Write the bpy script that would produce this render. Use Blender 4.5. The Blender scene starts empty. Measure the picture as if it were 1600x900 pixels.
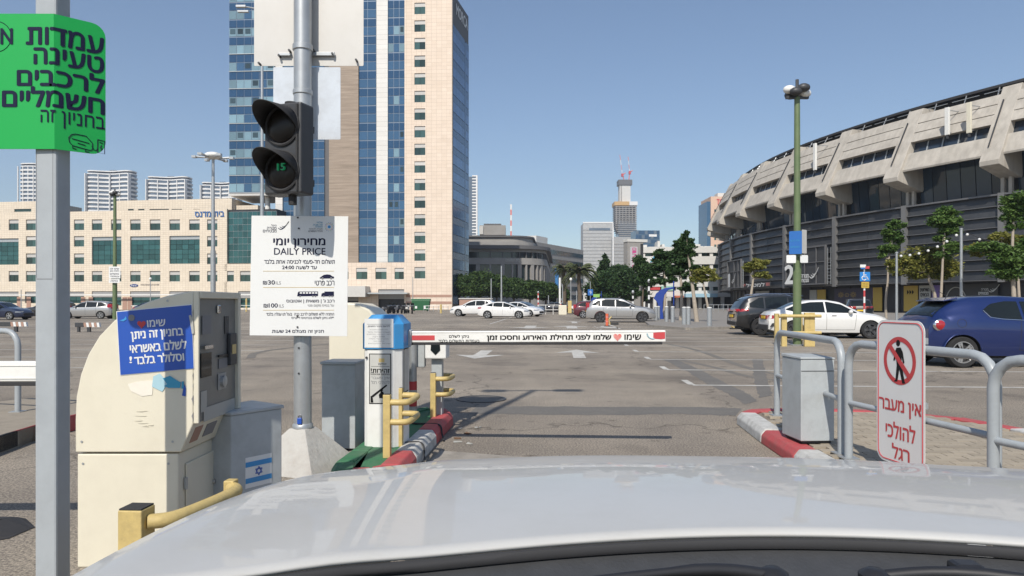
import bpy, bmesh, math, random
from mathutils import Vector, Matrix, Euler
rnd = random.Random(7)
R = math.radians
sc = bpy.context.scene
COL = sc.collection
# ---------------------------------------------------------------- camera, sky, sun, exposure
FPX, CX, HY, CAMH = 1100.0, 800.0, 474.0, 1.3      # focal length in photo pixels, horizon row, eye height
cam_d = bpy.data.cameras.new('camera'); cam = bpy.data.objects.new('camera', cam_d); COL.objects.link(cam)
cam.location = (0, 0, CAMH); cam.rotation_euler = (R(90), 0, 0)
cam_d.sensor_width = 36; cam_d.lens = 36 * FPX / 1600; cam_d.shift_y = (HY - 450) / 1600
cam_d.clip_start = 0.05; cam_d.clip_end = 6000
sc.camera = cam
SUN_EL, SUN_AZ = 45.0, 15.6                          # light travels 15.6 deg right of straight ahead
world = bpy.data.worlds.new('World'); sc.world = world; world.use_nodes = True
wn = world.node_tree; bg = wn.nodes['Background']
sky = wn.nodes.new('ShaderNodeTexSky'); sky.sky_type = 'NISHITA'; sky.sun_disc = False
sky.sun_elevation = R(SUN_EL); sky.sun_rotation = R(180 + SUN_AZ)
sky.altitude = 20; sky.air_density = 1.0; sky.dust_density = 0.7; sky.ozone_density = 2.4
wn.links.new(sky.outputs[0], bg.inputs[0]); bg.inputs[1].default_value = 0.108
sun_d = bpy.data.lights.new('sun', 'SUN'); sun_d.energy = 4.2; sun_d.angle = R(0.53); sun_d.color = (1.0, 0.93, 0.83)
sun = bpy.data.objects.new('sun', sun_d); COL.objects.link(sun)
sdir = Vector((math.sin(R(SUN_AZ)) * math.cos(R(SUN_EL)), math.cos(R(SUN_AZ)) * math.cos(R(SUN_EL)), -math.sin(R(SUN_EL))))
sun.rotation_euler = sdir.to_track_quat('-Z', 'Y').to_euler(); sun.location = (-10, -40, 60)
sc.view_settings.view_transform = 'Standard'; sc.view_settings.look = 'None'
sc.view_settings.exposure = 0.26; sc.view_settings.gamma = 1.0; sc.view_settings.use_curve_mapping = False
sc.render.engine = 'CYCLES'
sc.cycles.max_bounces = 8; sc.cycles.volume_bounces = 0; sc.cycles.use_denoising = True
sc.cycles.sample_clamp_indirect = 6.0; sc.cycles.caustics_reflective = False; sc.cycles.caustics_refractive = False
PSI = -R(3.64)                                       # the lane runs 3.64 deg to the right of the view axis

# ---------------------------------------------------------------- helpers
def P(px, py, d):
    return Vector(((px - CX) / FPX * d, d, CAMH - (py - HY) / FPX * d))
def G(px, py, z=0.0):
    d = (CAMH - z) * FPX / (py - HY)
    return Vector(((px - CX) / FPX * d, d, z))
def lane(u, v, z=0.0):
    c, s = math.cos(PSI), math.sin(PSI)
    return Vector((u * c - v * s, u * s + v * c, z))
def lane_uv(p):
    c, s = math.cos(PSI), math.sin(PSI)
    return (p[0] * c + p[1] * s, -p[0] * s + p[1] * c)

class MB:
    def __init__(s): s.v = []; s.f = []
    def add(s, vs, fs):
        o = len(s.v); s.v += [tuple(p) for p in vs]; s.f += [tuple(i + o for i in f) for f in fs]; return s
    def box(s, x0, x1, y0, y1, z0, z1):
        return s.add([(x0,y0,z0),(x1,y0,z0),(x1,y1,z0),(x0,y1,z0),(x0,y0,z1),(x1,y0,z1),(x1,y1,z1),(x0,y1,z1)],
                     [(0,3,2,1),(4,5,6,7),(0,1,5,4),(1,2,6,5),(2,3,7,6),(3,0,4,7)])
    def hexa(s, b, t):
        return s.add(list(b) + list(t), [(0,3,2,1),(4,5,6,7),(0,1,5,4),(1,2,6,5),(2,3,7,6),(3,0,4,7)])
    def prism(s, poly, a, b, axis='y'):
        n = len(poly)
        def m(p, t):
            return (p[0], t, p[1]) if axis == 'y' else ((p[0], p[1], t) if axis == 'z' else (t, p[0], p[1]))
        vs = [m(p, a) for p in poly] + [m(p, b) for p in poly]
        return s.add(vs, [tuple(range(n)), tuple(range(2*n-1, n-1, -1))] + [(i, i+n, (i+1) % n + n, (i+1) % n) for i in range(n)])
    def tube(s, pts, r, n=10, caps=True):
        pts = [Vector(p) for p in pts]; k = len(pts)
        rs = r if isinstance(r, (list, tuple)) else [r] * k
        rings = []; up = None
        for i in range(k):
            t = (pts[min(i+1, k-1)] - pts[max(i-1, 0)])
            t = t.normalized() if t.length > 1e-9 else Vector((0, 0, 1))
            if up is None: up = Vector((0, 0, 1)) if abs(t.z) < .9 else Vector((1, 0, 0))
            a = t.cross(up)
            if a.length < 1e-5: a = t.cross(Vector((0, 1, 0)))
            a.normalize(); b = a.cross(t); up = b
            rings.append([pts[i] + (a * math.cos(2*math.pi*j/n) + b * math.sin(2*math.pi*j/n)) * rs[i] for j in range(n)])
        vs = [p for q in rings for p in q]; fs = []
        for i in range(k-1):
            for j in range(n):
                fs.append((i*n+j, i*n+(j+1) % n, (i+1)*n+(j+1) % n, (i+1)*n+j))
        if caps: fs += [tuple(range(n))[::-1], tuple((k-1)*n+j for j in range(n))]
        return s.add(vs, fs)
    def lathe(s, prof, c=(0,0,0), n=24, axis='z', caps=True):
        vs = []; fs = []; k = len(prof)
        for r, h in prof:
            for j in range(n):
                a = 2*math.pi*j/n; x, y = r*math.cos(a), r*math.sin(a)
                p = (x, y, h) if axis == 'z' else ((x, h, y) if axis == 'y' else (h, x, y))
                vs.append((p[0]+c[0], p[1]+c[1], p[2]+c[2]))
        for i in range(k-1):
            for j in range(n): fs.append((i*n+j, i*n+(j+1) % n, (i+1)*n+(j+1) % n, (i+1)*n+j))
        if caps: fs += [tuple(range(n))[::-1], tuple((k-1)*n+j for j in range(n))]
        return s.add(vs, fs)
    def grid(s, rows, flip=False):
        n = len(rows[0]); vs = [p for q in rows for p in q]; fs = []
        for i in range(len(rows)-1):
            for j in range(n-1):
                f = (i*n+j, i*n+j+1, (i+1)*n+j+1, (i+1)*n+j); fs.append(f[::-1] if flip else f)
        return s.add(vs, fs)
    def ball(s, c, r, n=12, m=8):
        r = r if isinstance(r, (list, tuple)) else (r, r, r)
        rows = []
        for i in range(m+1):
            t = math.pi * i / m
            rows.append([(c[0]+r[0]*math.sin(t)*math.cos(2*math.pi*j/n), c[1]+r[1]*math.sin(t)*math.sin(2*math.pi*j/n), c[2]+r[2]*math.cos(t)) for j in range(n+1)])
        return s.grid(rows)
    def poly(s, pts): return s.add(pts, [tuple(range(len(pts)))])
    def mesh(s, name, mat=None, smooth=None, fix=True):
        me = bpy.data.meshes.new(name); me.from_pydata(s.v, [], s.f)
        if fix:
            bm = bmesh.new(); bm.from_mesh(me); bmesh.ops.remove_doubles(bm, verts=bm.verts, dist=1e-5)
            bmesh.ops.recalc_face_normals(bm, faces=bm.faces); bm.to_mesh(me); bm.free()
        if mat is not None: me.materials.append(mat)
        if smooth:
            me.shade_smooth(); me.set_sharp_from_angle(angle=R(smooth))
        return me

def link(name, me, parent=None, loc=None, rot=None):
    o = bpy.data.objects.new(name, me); COL.objects.link(o)
    if parent is not None: o.parent = parent
    if loc is not None: o.location = loc
    if rot is not None: o.rotation_euler = rot
    return o
def part(name, mb, mat, parent=None, smooth=None, bevel=0, fix=True, loc=None, rot=None, label=None):
    o = link(name, mb.mesh(name, mat, smooth, fix), parent, loc, rot)
    if bevel:
        m = o.modifiers.new('bevel', 'BEVEL'); m.width = bevel; m.segments = 2; m.limit_method = 'ANGLE'; m.angle_limit = R(35)
    if label: o['label'] = label
    return o
def tag(o, label, cat, group=None):
    o['label'] = label; o['category'] = cat
    if group: o['group'] = group
    return o
def thing(name, label, cat, loc=(0,0,0), rz=0.0, group=None):
    o = bpy.data.objects.new(name, None); COL.objects.link(o); o.empty_display_size = .2
    o.location = loc; o.rotation_euler = (0, 0, rz)
    return tag(o, label, cat, group)
def struct(name, mb, mat, parent=None, kind='structure', **k):
    o = part(name, mb, mat, parent, **k)
    if parent is None: o['kind'] = kind
    return o
def bx(name, mat, parent, x0, x1, y0, y1, z0, z1, bevel=0, **k):
    return part(name, MB().box(x0, x1, y0, y1, z0, z1), mat, parent, bevel=bevel, **k)
_boxes = {}
def ubox(name, mat, parent, x0, x1, y0, y1, z0, z1):
    """a box that shares one unit mesh for each name and material"""
    key = (name, mat.name)
    if key not in _boxes: _boxes[key] = MB().box(-.5, .5, -.5, .5, -.5, .5).mesh(name, mat)
    o = link(name, _boxes[key], parent, ((x0+x1)/2, (y0+y1)/2, (z0+z1)/2)); o.scale = (abs(x1-x0), abs(y1-y0), abs(z1-z0))
    return o
def rrect(x0, x1, z0, z1, r, n=5):
    pts = []
    for cx_, cz_, a0 in ((x1-r, z1-r, 0), (x0+r, z1-r, 90), (x0+r, z0+r, 180), (x1-r, z0+r, 270)):
        for i in range(n+1):
            a = R(a0 + 90*i/n); pts.append((cx_+r*math.cos(a), cz_+r*math.sin(a)))
    return pts
def smooth_path(pts, n=6):
    pts = [Vector(p) for p in pts]; out = []
    for i in range(len(pts)-1):
        p0, p1, p2, p3 = pts[max(i-1,0)], pts[i], pts[i+1], pts[min(i+2, len(pts)-1)]
        for k in range(n):
            t = k/n
            out.append(.5*((2*p1)+(p2-p0)*t+(2*p0-5*p1+4*p2-p3)*t*t+(3*p1-p0-3*p2+p3)*t**3))
    out.append(pts[-1]); return out
# lettering: flat glyph outlines turned into meshes and fitted into a box of the sign's own plane
def heb(s):
    out = []; run = ''
    for ch in s[::-1]:
        if ch.isdigit() or ch == ':': run = ch + run
        else:
            if run: out.append(run); run = ''
            out.append(ch)
    if run: out.append(run)
    return ''.join(out)
WORK = bpy.data.scenes.new('workbench'); 
with bpy.context.temp_override(scene=WORK, view_layer=WORK.view_layers[0]): WDG = bpy.context.evaluated_depsgraph_get()      # separate scene for evaluating outlines and cuts
def _outline(body):
    c = bpy.data.curves.new('glyphs', 'FONT'); c.body = body; c.size = 1; c.resolution_u = 3
    o = bpy.data.objects.new('glyphs', c); WORK.collection.objects.link(o); WDG.update()
    me = bpy.data.meshes.new_from_object(o.evaluated_get(WDG)); bpy.data.objects.remove(o); bpy.data.curves.remove(c)
    v = [tuple(p.co) for p in me.vertices]; f = [tuple(q.vertices) for q in me.polygons]; bpy.data.meshes.remove(me); return v, f
def _rects(*rs):
    v = []; f = []
    for x0, x1, z0, z1 in rs: n = len(v); v += [(x0, z0, 0), (x1, z0, 0), (x1, z1, 0), (x0, z1, 0)]; f.append((n, n+1, n+2, n+3))
    return v, f
_glyph = {}
def glyphs(body):
    vs = []; fs = []; x = 0.0
    for ch in body:
        if ch not in _glyph:
            g = _outline(ch)
            if ch == '\u05d3': g = _rects((.01, .498, .505, .592), (.335, .425, 0, .505))                                     # dalet
            elif ch == '\u05ea': g = _rects((.10, .587, .505, .592), (.497, .587, 0, .505), (.165, .255, .085, .505), (.035, .255, 0, .085))   # tav
            pv = [p[0] for p in _outline('|' + ch + '|')[0]]; one = [p[0] for p in _outline('|')[0]]; two = [p[0] for p in _outline('||')[0]]
            _glyph[ch] = (g, (max(pv)-max(one)) - (max(two)-max(one)))
        (v, f), adv = _glyph[ch]; n = len(vs)
        vs += [(p[0]+x, p[1], 0) for p in v]; fs += [tuple(i+n for i in q) for q in f]; x += adv
    return vs, fs
def text_mb(body, x0, x1, z0, z1, y=-.002, bold=0.0, rot=0.0):
    v, f = glyphs(body)
    if not v: return MB()
    a = min(p[0] for p in v); b = max(p[0] for p in v); c = min(p[1] for p in v); d = max(p[1] for p in v)
    mb = MB(); cx_, cz_ = (x0+x1)/2, (z0+z1)/2; cr, sr = math.cos(rot), math.sin(rot); vs = []
    for p in v:
        x = x0+(p[0]-a)/(b-a)*(x1-x0)-cx_; z = z0+(p[1]-c)/(d-c)*(z1-z0)-cz_
        vs.append((cx_+x*cr-z*sr, y, cz_+x*sr+z*cr))
    mb.add(vs, f)
    if bold:                                   # heavier strokes: the same outlines again, a hair apart
        e = bold*(z1-z0)*1.25; step = .00012 if abs(y) < .03 else .004
        for i, (dx, dz) in enumerate(((e, 0), (-e, 0), (0, e*.6), (0, -e*.6))): mb.add([(p[0]+dx, p[1]-step*(i+1), p[2]+dz) for p in vs], f)
    return mb
def text(body, mat, parent, x0, x1, z0, z1, y=-.002, bold=0.0, rot=0.0, name='lettering'):
    return part(name, text_mb(body, x0, x1, z0, z1, y, bold, rot), mat, parent, fix=False)

# ---------------------------------------------------------------- materials
def M(name, col, rough=.6, metal=0.0, var=.12, scale=6.0, bump=0.0, bscale=60.0, coat=0.0, spec=.5, dirt=None, dscale=1.5, damt=.4, rand=0.0, stretch=(1,1,1), emit=None, estr=0.0):
    m = bpy.data.materials.new(name); m.use_nodes = True; nt = m.node_tree; N = nt.nodes; L = nt.links
    b = N['Principled BSDF']; b.inputs['Roughness'].default_value = rough; b.inputs['Metallic'].default_value = metal
    b.inputs['Specular IOR Level'].default_value = spec
    if coat: b.inputs['Coat Weight'].default_value = coat; b.inputs['Coat Roughness'].default_value = .04
    tc = N.new('ShaderNodeTexCoord'); mp = N.new('ShaderNodeMapping'); L.new(tc.outputs['Object'], mp.inputs[0]); mp.inputs['Scale'].default_value = stretch
    nz = N.new('ShaderNodeTexNoise'); nz.inputs['Scale'].default_value = scale; nz.inputs['Detail'].default_value = 6; L.new(mp.outputs[0], nz.inputs['Vector'])
    mx = N.new('ShaderNodeMix'); mx.data_type = 'RGBA'
    mx.inputs[6].default_value = (*[c*(1-var) for c in col], 1); mx.inputs[7].default_value = (*[min(1, c*(1+var)) for c in col], 1)
    L.new(nz.outputs['Fac'], mx.inputs[0]); out = mx.outputs[2]
    if dirt:
        n2 = N.new('ShaderNodeTexNoise'); n2.inputs['Scale'].default_value = dscale; n2.inputs['Detail'].default_value = 8; n2.inputs['Roughness'].default_value = .7
        L.new(mp.outputs[0], n2.inputs['Vector'])
        rp = N.new('ShaderNodeValToRGB'); rp.color_ramp.elements[0].position = .45; rp.color_ramp.elements[1].position = .75
        rp.color_ramp.elements[1].color = (damt, damt, damt, 1); L.new(n2.outputs['Fac'], rp.inputs[0])
        m2 = N.new('ShaderNodeMix'); m2.data_type = 'RGBA'; L.new(rp.outputs[0], m2.inputs[0]); L.new(out, m2.inputs[6]); m2.inputs[7].default_value = (*dirt, 1); out = m2.outputs[2]
    if rand:
        oi = N.new('ShaderNodeObjectInfo'); mr = N.new('ShaderNodeMapRange'); mr.inputs[3].default_value = 1-rand; mr.inputs[4].default_value = 1+rand
        L.new(oi.outputs['Random'], mr.inputs[0]); hs = N.new('ShaderNodeHueSaturation'); L.new(mr.outputs[0], hs.inputs['Value']); L.new(out, hs.inputs['Color']); out = hs.outputs[0]
    L.new(out, b.inputs['Base Color'])
    if bump:
        n3 = N.new('ShaderNodeTexNoise'); n3.inputs['Scale'].default_value = bscale; n3.inputs['Detail'].default_value = 4; L.new(mp.outputs[0], n3.inputs['Vector'])
        bp = N.new('ShaderNodeBump'); bp.inputs['Strength'].default_value = bump; bp.inputs['Distance'].default_value = .02; L.new(n3.outputs['Fac'], bp.inputs['Height']); L.new(bp.outputs[0], b.inputs['Normal'])
    if emit: b.inputs['Emission Color'].default_value = (*emit, 1); b.inputs['Emission Strength'].default_value = estr
    return m
def nodes(m): return m.node_tree.nodes, m.node_tree.links, m.node_tree.nodes['Principled BSDF']

def asphalt():
    m = bpy.data.materials.new('asphalt'); m.use_nodes = True; N, L, b = nodes(m)
    tc = N.new('ShaderNodeTexCoord')
    def noise(s, d=6, r=.6, st=None):
        n = N.new('ShaderNodeTexNoise'); n.inputs['Scale'].default_value = s; n.inputs['Detail'].default_value = d; n.inputs['Roughness'].default_value = r
        if st:
            mp = N.new('ShaderNodeMapping'); mp.inputs['Scale'].default_value = st; mp.inputs['Rotation'].default_value = (0, 0, -PSI); L.new(tc.outputs['Object'], mp.inputs[0]); L.new(mp.outputs[0], n.inputs['Vector'])
        else: L.new(tc.outputs['Object'], n.inputs['Vector'])
        return n.outputs['Fac']
    def ramp(f, p0, p1, c0, c1):
        r = N.new('ShaderNodeValToRGB'); r.color_ramp.elements[0].position = p0; r.color_ramp.elements[1].position = p1
        r.color_ramp.elements[0].color = (*c0, 1); r.color_ramp.elements[1].color = (*c1, 1); L.new(f, r.inputs[0]); return r.outputs[0]
    def mul(a, c, fac=1.0):
        x = N.new('ShaderNodeMix'); x.data_type = 'RGBA'; x.blend_type = 'MULTIPLY'; x.inputs[0].default_value = fac; L.new(a, x.inputs[6]); L.new(c, x.inputs[7]); return x.outputs[2]
    base = ramp(noise(.16, 5), .35, .7, (.262, .232, .190), (.372, .334, .277))
    base = mul(base, ramp(noise(.9, 8, .7), .3, .75, (.78, .78, .79), (1.12, 1.1, 1.08)))
    base = mul(base, ramp(noise(1.0, 4, .6, (.5, .06, 1)), .35, .7, (.80, .80, .82), (1.08, 1.08, 1.07)))       # worn wheel tracks along the lane
    base = mul(base, ramp(noise(1.0, 3, .6, (.04, .35, 1)), .40, .68, (.84, .84, .85), (1.05, 1.05, 1.05)))      # bands of old resurfacing across
    base = mul(base, ramp(noise(60, 2, .8), .36, .64, (.45, .45, .47), (1.55, 1.53, 1.48)))                        # aggregate
    base = mul(base, ramp(noise(2.6, 5, .55), .62, .72, (1, 1, 1), (.55, .54, .53)))                             # oil drips
    base = mul(base, ramp(noise(.45, 3, .5, (1, 1, 1)), .60, .63, (1, 1, 1), (.83, .83, .84)))                   # patched areas
    vo = N.new('ShaderNodeTexVoronoi'); vo.feature = 'DISTANCE_TO_EDGE'; vo.inputs['Scale'].default_value = .22; L.new(tc.outputs['Object'], vo.inputs['Vector'])
    wob = N.new('ShaderNodeTexNoise'); wob.inputs['Scale'].default_value = 1.3; wob.inputs['Detail'].default_value = 5; L.new(tc.outputs['Object'], wob.inputs['Vector'])
    va = N.new('ShaderNodeVectorMath'); va.operation = 'MULTIPLY_ADD'; va.inputs[1].default_value = (1.6, 1.6, 1.6); L.new(wob.outputs['Color'], va.inputs[0]); L.new(tc.outputs['Object'], va.inputs[2]); L.new(va.outputs[0], vo.inputs['Vector'])
    base = mul(base, ramp(vo.outputs['Distance'], .0, .006, (.42, .42, .42), (1, 1, 1)), .9)                     # cracks
    L.new(base, b.inputs['Base Color']); b.inputs['Roughness'].default_value = .93; b.inputs['Specular IOR Level'].default_value = .3
    bp = N.new('ShaderNodeBump'); bp.inputs['Strength'].default_value = .5; bp.inputs['Distance'].default_value = .006; L.new(noise(110, 3, .7), bp.inputs['Height']); L.new(bp.outputs[0], b.inputs['Normal'])
    return m
def stone_wall(name, c0, c1, mortar, w, h, rough=.8):
    m = bpy.data.materials.new(name); m.use_nodes = True; N, L, b = nodes(m)
    tc = N.new('ShaderNodeTexCoord'); sp = N.new('ShaderNodeSeparateXYZ'); cb = N.new('ShaderNodeCombineXYZ'); L.new(tc.outputs['Object'], sp.inputs[0])
    ad = N.new('ShaderNodeMath'); L.new(sp.outputs[0], ad.inputs[0]); L.new(sp.outputs[1], ad.inputs[1])
    L.new(ad.outputs[0], cb.inputs[0]); L.new(sp.outputs[2], cb.inputs[1])
    br = N.new('ShaderNodeTexBrick'); br.offset = 0; br.inputs['Scale'].default_value = 1; br.inputs['Brick Width'].default_value = w; br.inputs['Row Height'].default_value = h
    br.inputs['Mortar Size'].default_value = .028; br.inputs['Mortar Smooth'].default_value = .2
    br.inputs['Color1'].default_value = (*c0, 1); br.inputs['Color2'].default_value = (*c1, 1); br.inputs['Mortar'].default_value = (*mortar, 1); L.new(cb.outputs[0], br.inputs['Vector'])
    nz = N.new('ShaderNodeTexNoise'); nz.inputs['Scale'].default_value = .35; nz.inputs['Detail'].default_value = 7; L.new(tc.outputs['Object'], nz.inputs['Vector'])
    rp = N.new('ShaderNodeValToRGB'); rp.color_ramp.elements[0].color = (.86, .85, .84, 1); rp.color_ramp.elements[1].color = (1.06, 1.06, 1.06, 1); L.new(nz.outputs['Fac'], rp.inputs[0])
    mx = N.new('ShaderNodeMix'); mx.data_type = 'RGBA'; mx.blend_type = 'MULTIPLY'; mx.inputs[0].default_value = 1; L.new(br.outputs['Color'], mx.inputs[6]); L.new(rp.outputs[0], mx.inputs[7])
    L.new(mx.outputs[2], b.inputs['Base Color']); b.inputs['Roughness'].default_value = rough
    return m
def streaks(name, c0, c1, zs=3.0):
    m = bpy.data.materials.new(name); m.use_nodes = True; N, L, b = nodes(m)
    tc = N.new('ShaderNodeTexCoord'); mp = N.new('ShaderNodeMapping'); mp.inputs['Scale'].default_value = (.12, .12, zs); L.new(tc.outputs['Object'], mp.inputs[0])
    nz = N.new('ShaderNodeTexNoise'); nz.inputs['Scale'].default_value = 1; nz.inputs['Detail'].default_value = 8; nz.inputs['Roughness'].default_value = .7; L.new(mp.outputs[0], nz.inputs['Vector'])
    rp = N.new('ShaderNodeValToRGB'); rp.color_ramp.elements[0].position = .35; rp.color_ramp.elements[1].position = .66; rp.color_ramp.elements[0].color = (*c0, 1); rp.color_ramp.elements[1].color = (*c1, 1)
    L.new(nz.outputs['Fac'], rp.inputs[0]); L.new(rp.outputs[0], b.inputs['Base Color']); b.inputs['Roughness'].default_value = .75
    return m
def concrete(name, col, grain=.5):
    m = M(name, col, rough=.9, var=.16, scale=.7, dirt=tuple(c*.62 for c in col), dscale=.5, damt=.55, bump=.25, bscale=9, stretch=(1, 1, 1))
    N, L, b = nodes(m)   # rain streaks running down and casting-board lines
    tc = N.new('ShaderNodeTexCoord'); mp = N.new('ShaderNodeMapping'); mp.inputs['Scale'].default_value = (1.6, 1.6, .12); L.new(tc.outputs['Object'], mp.inputs[0])
    nz = N.new('ShaderNodeTexNoise'); nz.inputs['Scale'].default_value = 1.2; nz.inputs['Detail'].default_value = 6; L.new(mp.outputs[0], nz.inputs['Vector'])
    rp = N.new('ShaderNodeValToRGB'); rp.color_ramp.elements[0].position = .35; rp.color_ramp.elements[0].color = (.76, .75, .74, 1); rp.color_ramp.elements[1].position = .62; rp.color_ramp.elements[1].color = (1.05, 1.05, 1.05, 1)
    L.new(nz.outputs['Fac'], rp.inputs[0])
    src = b.inputs['Base Color'].links[0].from_socket
    mx = N.new('ShaderNodeMix'); mx.data_type = 'RGBA'; mx.blend_type = 'MULTIPLY'; mx.inputs[0].default_value = grain; L.new(src, mx.inputs[6]); L.new(rp.outputs[0], mx.inputs[7]); L.new(mx.outputs[2], b.inputs['Base Color'])
    return m
def leafmat(name, c0, c1):
    m = bpy.data.materials.new(name); m.use_nodes = True; N, L, b = nodes(m)
    g = N.new('ShaderNodeNewGeometry'); rp = N.new('ShaderNodeValToRGB'); rp.color_ramp.elements[0].color = (*c0, 1); rp.color_ramp.elements[1].color = (*c1, 1)
    L.new(g.outputs['Random Per Island'], rp.inputs[0]); L.new(rp.outputs[0], b.inputs['Base Color']); b.inputs['Roughness'].default_value = .6
    b.inputs['Specular IOR Level'].default_value = .3
    tr = N.new('ShaderNodeBsdfTranslucent'); L.new(rp.outputs[0], tr.inputs['Color']); ms = N.new('ShaderNodeMixShader'); ms.inputs[0].default_value = .25
    L.new(b.outputs[0], ms.inputs[1]); L.new(tr.outputs[0], ms.inputs[2]); L.new(ms.outputs[0], N['Material Output'].inputs[0])
    return m
K = {}
K['asphalt'] = asphalt()
K['road_white'] = M('road_paint', (.50, .49, .455), .8, var=.2, scale=3, dirt=(.23, .21, .18), dscale=5, damt=.85)
K['tyremark'] = M('tyre_rubber_on_asphalt', (.15, .138, .12), .9, var=.2, scale=3)
K['apron'] = M('worn_concrete_apron', (.30, .275, .24), .9, var=.2, scale=4, dirt=(.15, .14, .12), dscale=5, damt=.7, bump=.3)
K['galv'] = M('galvanised_steel', (.42, .44, .45), .42, .55, var=.12, scale=14, dirt=(.24, .24, .24), dscale=5, damt=.3)
K['greypaint'] = M('grey_blue_paint', (.36, .39, .41), .45, 0, var=.06, scale=3, dirt=(.20, .21, .22), dscale=4, damt=.35, bump=.05, bscale=30)
K['railpaint'] = M('rail_grey_paint', (.34, .37, .39), .4, 0, var=.10, scale=9, dirt=(.17, .18, .18), dscale=9, damt=.4)
K['boxgrey'] = M('cabinet_grey', (.40, .43, .44), .5, 0, var=.06, scale=4, dirt=(.2, .2, .2), dscale=6, damt=.4, bump=.05)
K['cream'] = M('cream_machine_paint', (.68, .64, .52), .38, 0, var=.03, scale=2, dirt=(.48, .44, .35), dscale=3.5, damt=.28)
K['white'] = M('white_paint', (.74, .74, .71), .45, 0, var=.04, scale=3, dirt=(.45, .43, .38), dscale=5, damt=.35)
K['signwhite'] = M('sign_white', (.70, .71, .70), .4, 0, var=.02, scale=3, dirt=(.55, .54, .5), dscale=5, damt=.15)
K['alu'] = M('sign_back_aluminium', (.54, .53, .505), .5, .1, var=.06, scale=3, dirt=(.42, .40, .36), dscale=4, damt=.3)
K['yellow'] = M('faded_yellow_paint', (.56, .43, .17), .5, 0, var=.12, scale=6, dirt=(.22, .17, .09), dscale=12, damt=.5, bump=.1)
K['red'] = M('red_paint', (.42, .07, .075), .7, 0, var=.15, scale=6, dirt=(.25, .13, .11), dscale=9, damt=.7, bump=.35, bscale=20)
K['kerbwhite'] = M('kerb_white', (.50, .50, .48), .8, 0, var=.1, scale=6, dirt=(.20, .19, .17), dscale=7, damt=.7, bump=.35, bscale=20)
K['green_floor'] = M('green_island_paint', (.035, .155, .068), .75, 0, var=.2, scale=6, dirt=(.11, .13, .10), dscale=4, damt=.6, bump=.2)
K['black'] = M('black_plastic', (.018, .018, .02), .45, var=.2, scale=8)
K['blackmatte'] = M('black_matte', (.03, .03, .032), .8, var=.2, scale=8)
K['darkmetal'] = M('dark_metal', (.06, .062, .066), .5, .3, var=.2, scale=8)
K['ink'] = M('dark_navy_ink', (.012, .014, .042), .6, var=.05, spec=.15)
K['inkblack'] = M('black_ink', (.012, .012, .013), .6, var=.05, spec=.15)
K['inkgrey'] = M('grey_ink', (.20, .20, .21), .6, var=.05)
K['gold'] = M('gold_rule', (.55, .42, .18), .5, var=.05)
K['redink'] = M('red_ink', (.50, .055, .06), .55, var=.1)
K['pinkred'] = M('faded_red_ink', (.62, .16, .14), .6, var=.15, scale=20, dirt=(.7, .62, .58), dscale=30, damt=.5)
K['blueink'] = M('blue_ink', (.05, .22, .55), .5, var=.05)
K['skyblue'] = M('sky_blue_paint', (.045, .27, .58), .4, 0, var=.06, scale=4, dirt=(.10, .22, .33), dscale=6, damt=.4)
K['stickerblue'] = M('sticker_blue', (.022, .085, .40), .35, var=.03)
K['teal'] = M('print_teal', (.04, .30, .48), .5, var=.05)
K['signgreen'] = M('sign_green', (.006, .345, .062), .38, var=.03, scale=2)
K['signblue'] = M('sign_blue', (.02, .13, .42), .45, var=.05)
K['paver'] = M('beige_paver', (.33, .285, .22), .9, 0, var=.15, scale=20, rand=.13, dirt=(.17, .14, .11), dscale=6, damt=.5, bump=.3, bscale=120)
K['patch'] = M('trench_patch_asphalt', (.135, .128, .118), .95, var=.35, scale=28, dirt=(.20, .185, .16), dscale=1.2, damt=.6, bump=.5, bscale=80)
K['paverbed'] = M('paver_bed', (.19, .16, .125), .95, var=.2, scale=20)
K['concrete'] = concrete('arena_concrete', (.45, .42, .37))
K['pyramid'] = M('painted_concrete_base', (.44, .43, .40), .85, 0, var=.12, scale=6, dirt=(.26, .22, .19), dscale=4, damt=.55, bump=.3, bscale=25)
K['louvre'] = M('arena_louvre', (.045, .047, .050), .42, .25, var=.25, scale=.6, rand=.25, dirt=(.075, .077, .08), dscale=1.0, damt=.6)
K['louvre_rail'] = M('arena_louvre_rail', (.15, .15, .155), .45, .3, var=.15, scale=2)
K['mast'] = M('arena_pilaster', (.17, .17, .17), .55, .2, var=.15, scale=1)
K['dkglass'] = M('dark_glass', (.018, .028, .042), .06, 0, var=.3, scale=.5, spec=.8, rand=.35)
K['arenaglass'] = M('arena_glass', (.022, .040, .062), .05, 0, var=.4, scale=.25, spec=.6, rand=.4)
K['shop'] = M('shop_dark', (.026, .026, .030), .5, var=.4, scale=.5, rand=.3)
K['stone'] = stone_wall('cream_stone', (.72, .64, .52), (.67, .59, .475), (.50, .43, .35), .62, .42)
K['stone2'] = stone_wall('pink_stone', (.74, .63, .525), (.69, .58, .475), (.52, .43, .35), 1.05, .75)
K['pinkband'] = M('pink_brown_stone', (.37, .23, .175), .8, var=.15, scale=2)
K['taupe'] = streaks('taupe_slats', (.22, .175, .135), (.39, .315, .25), 2.6)
K['whitepanel'] = stone_wall('white_panels', (.70, .69, .66), (.64, .63, .60), (.40, .40, .39), 3.2, 1.0, .5)
K['blueglass'] = M('blue_glass', (.058, .128, .215), .10, .40, var=.25, scale=.12, rand=.10)
K['bluespandrel'] = M('blue_spandrel', (.030, .082, .160), .16, .35, var=.15, scale=.12, rand=.07)
K['paleglass'] = M('pale_blind_glass', (.17, .27, .32), .2, .15, var=.25, scale=.4, rand=.25)
K['sideglass'] = M('side_glass', (.075, .15, .27), .08, .55, var=.3, scale=.06, rand=.15)
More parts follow.
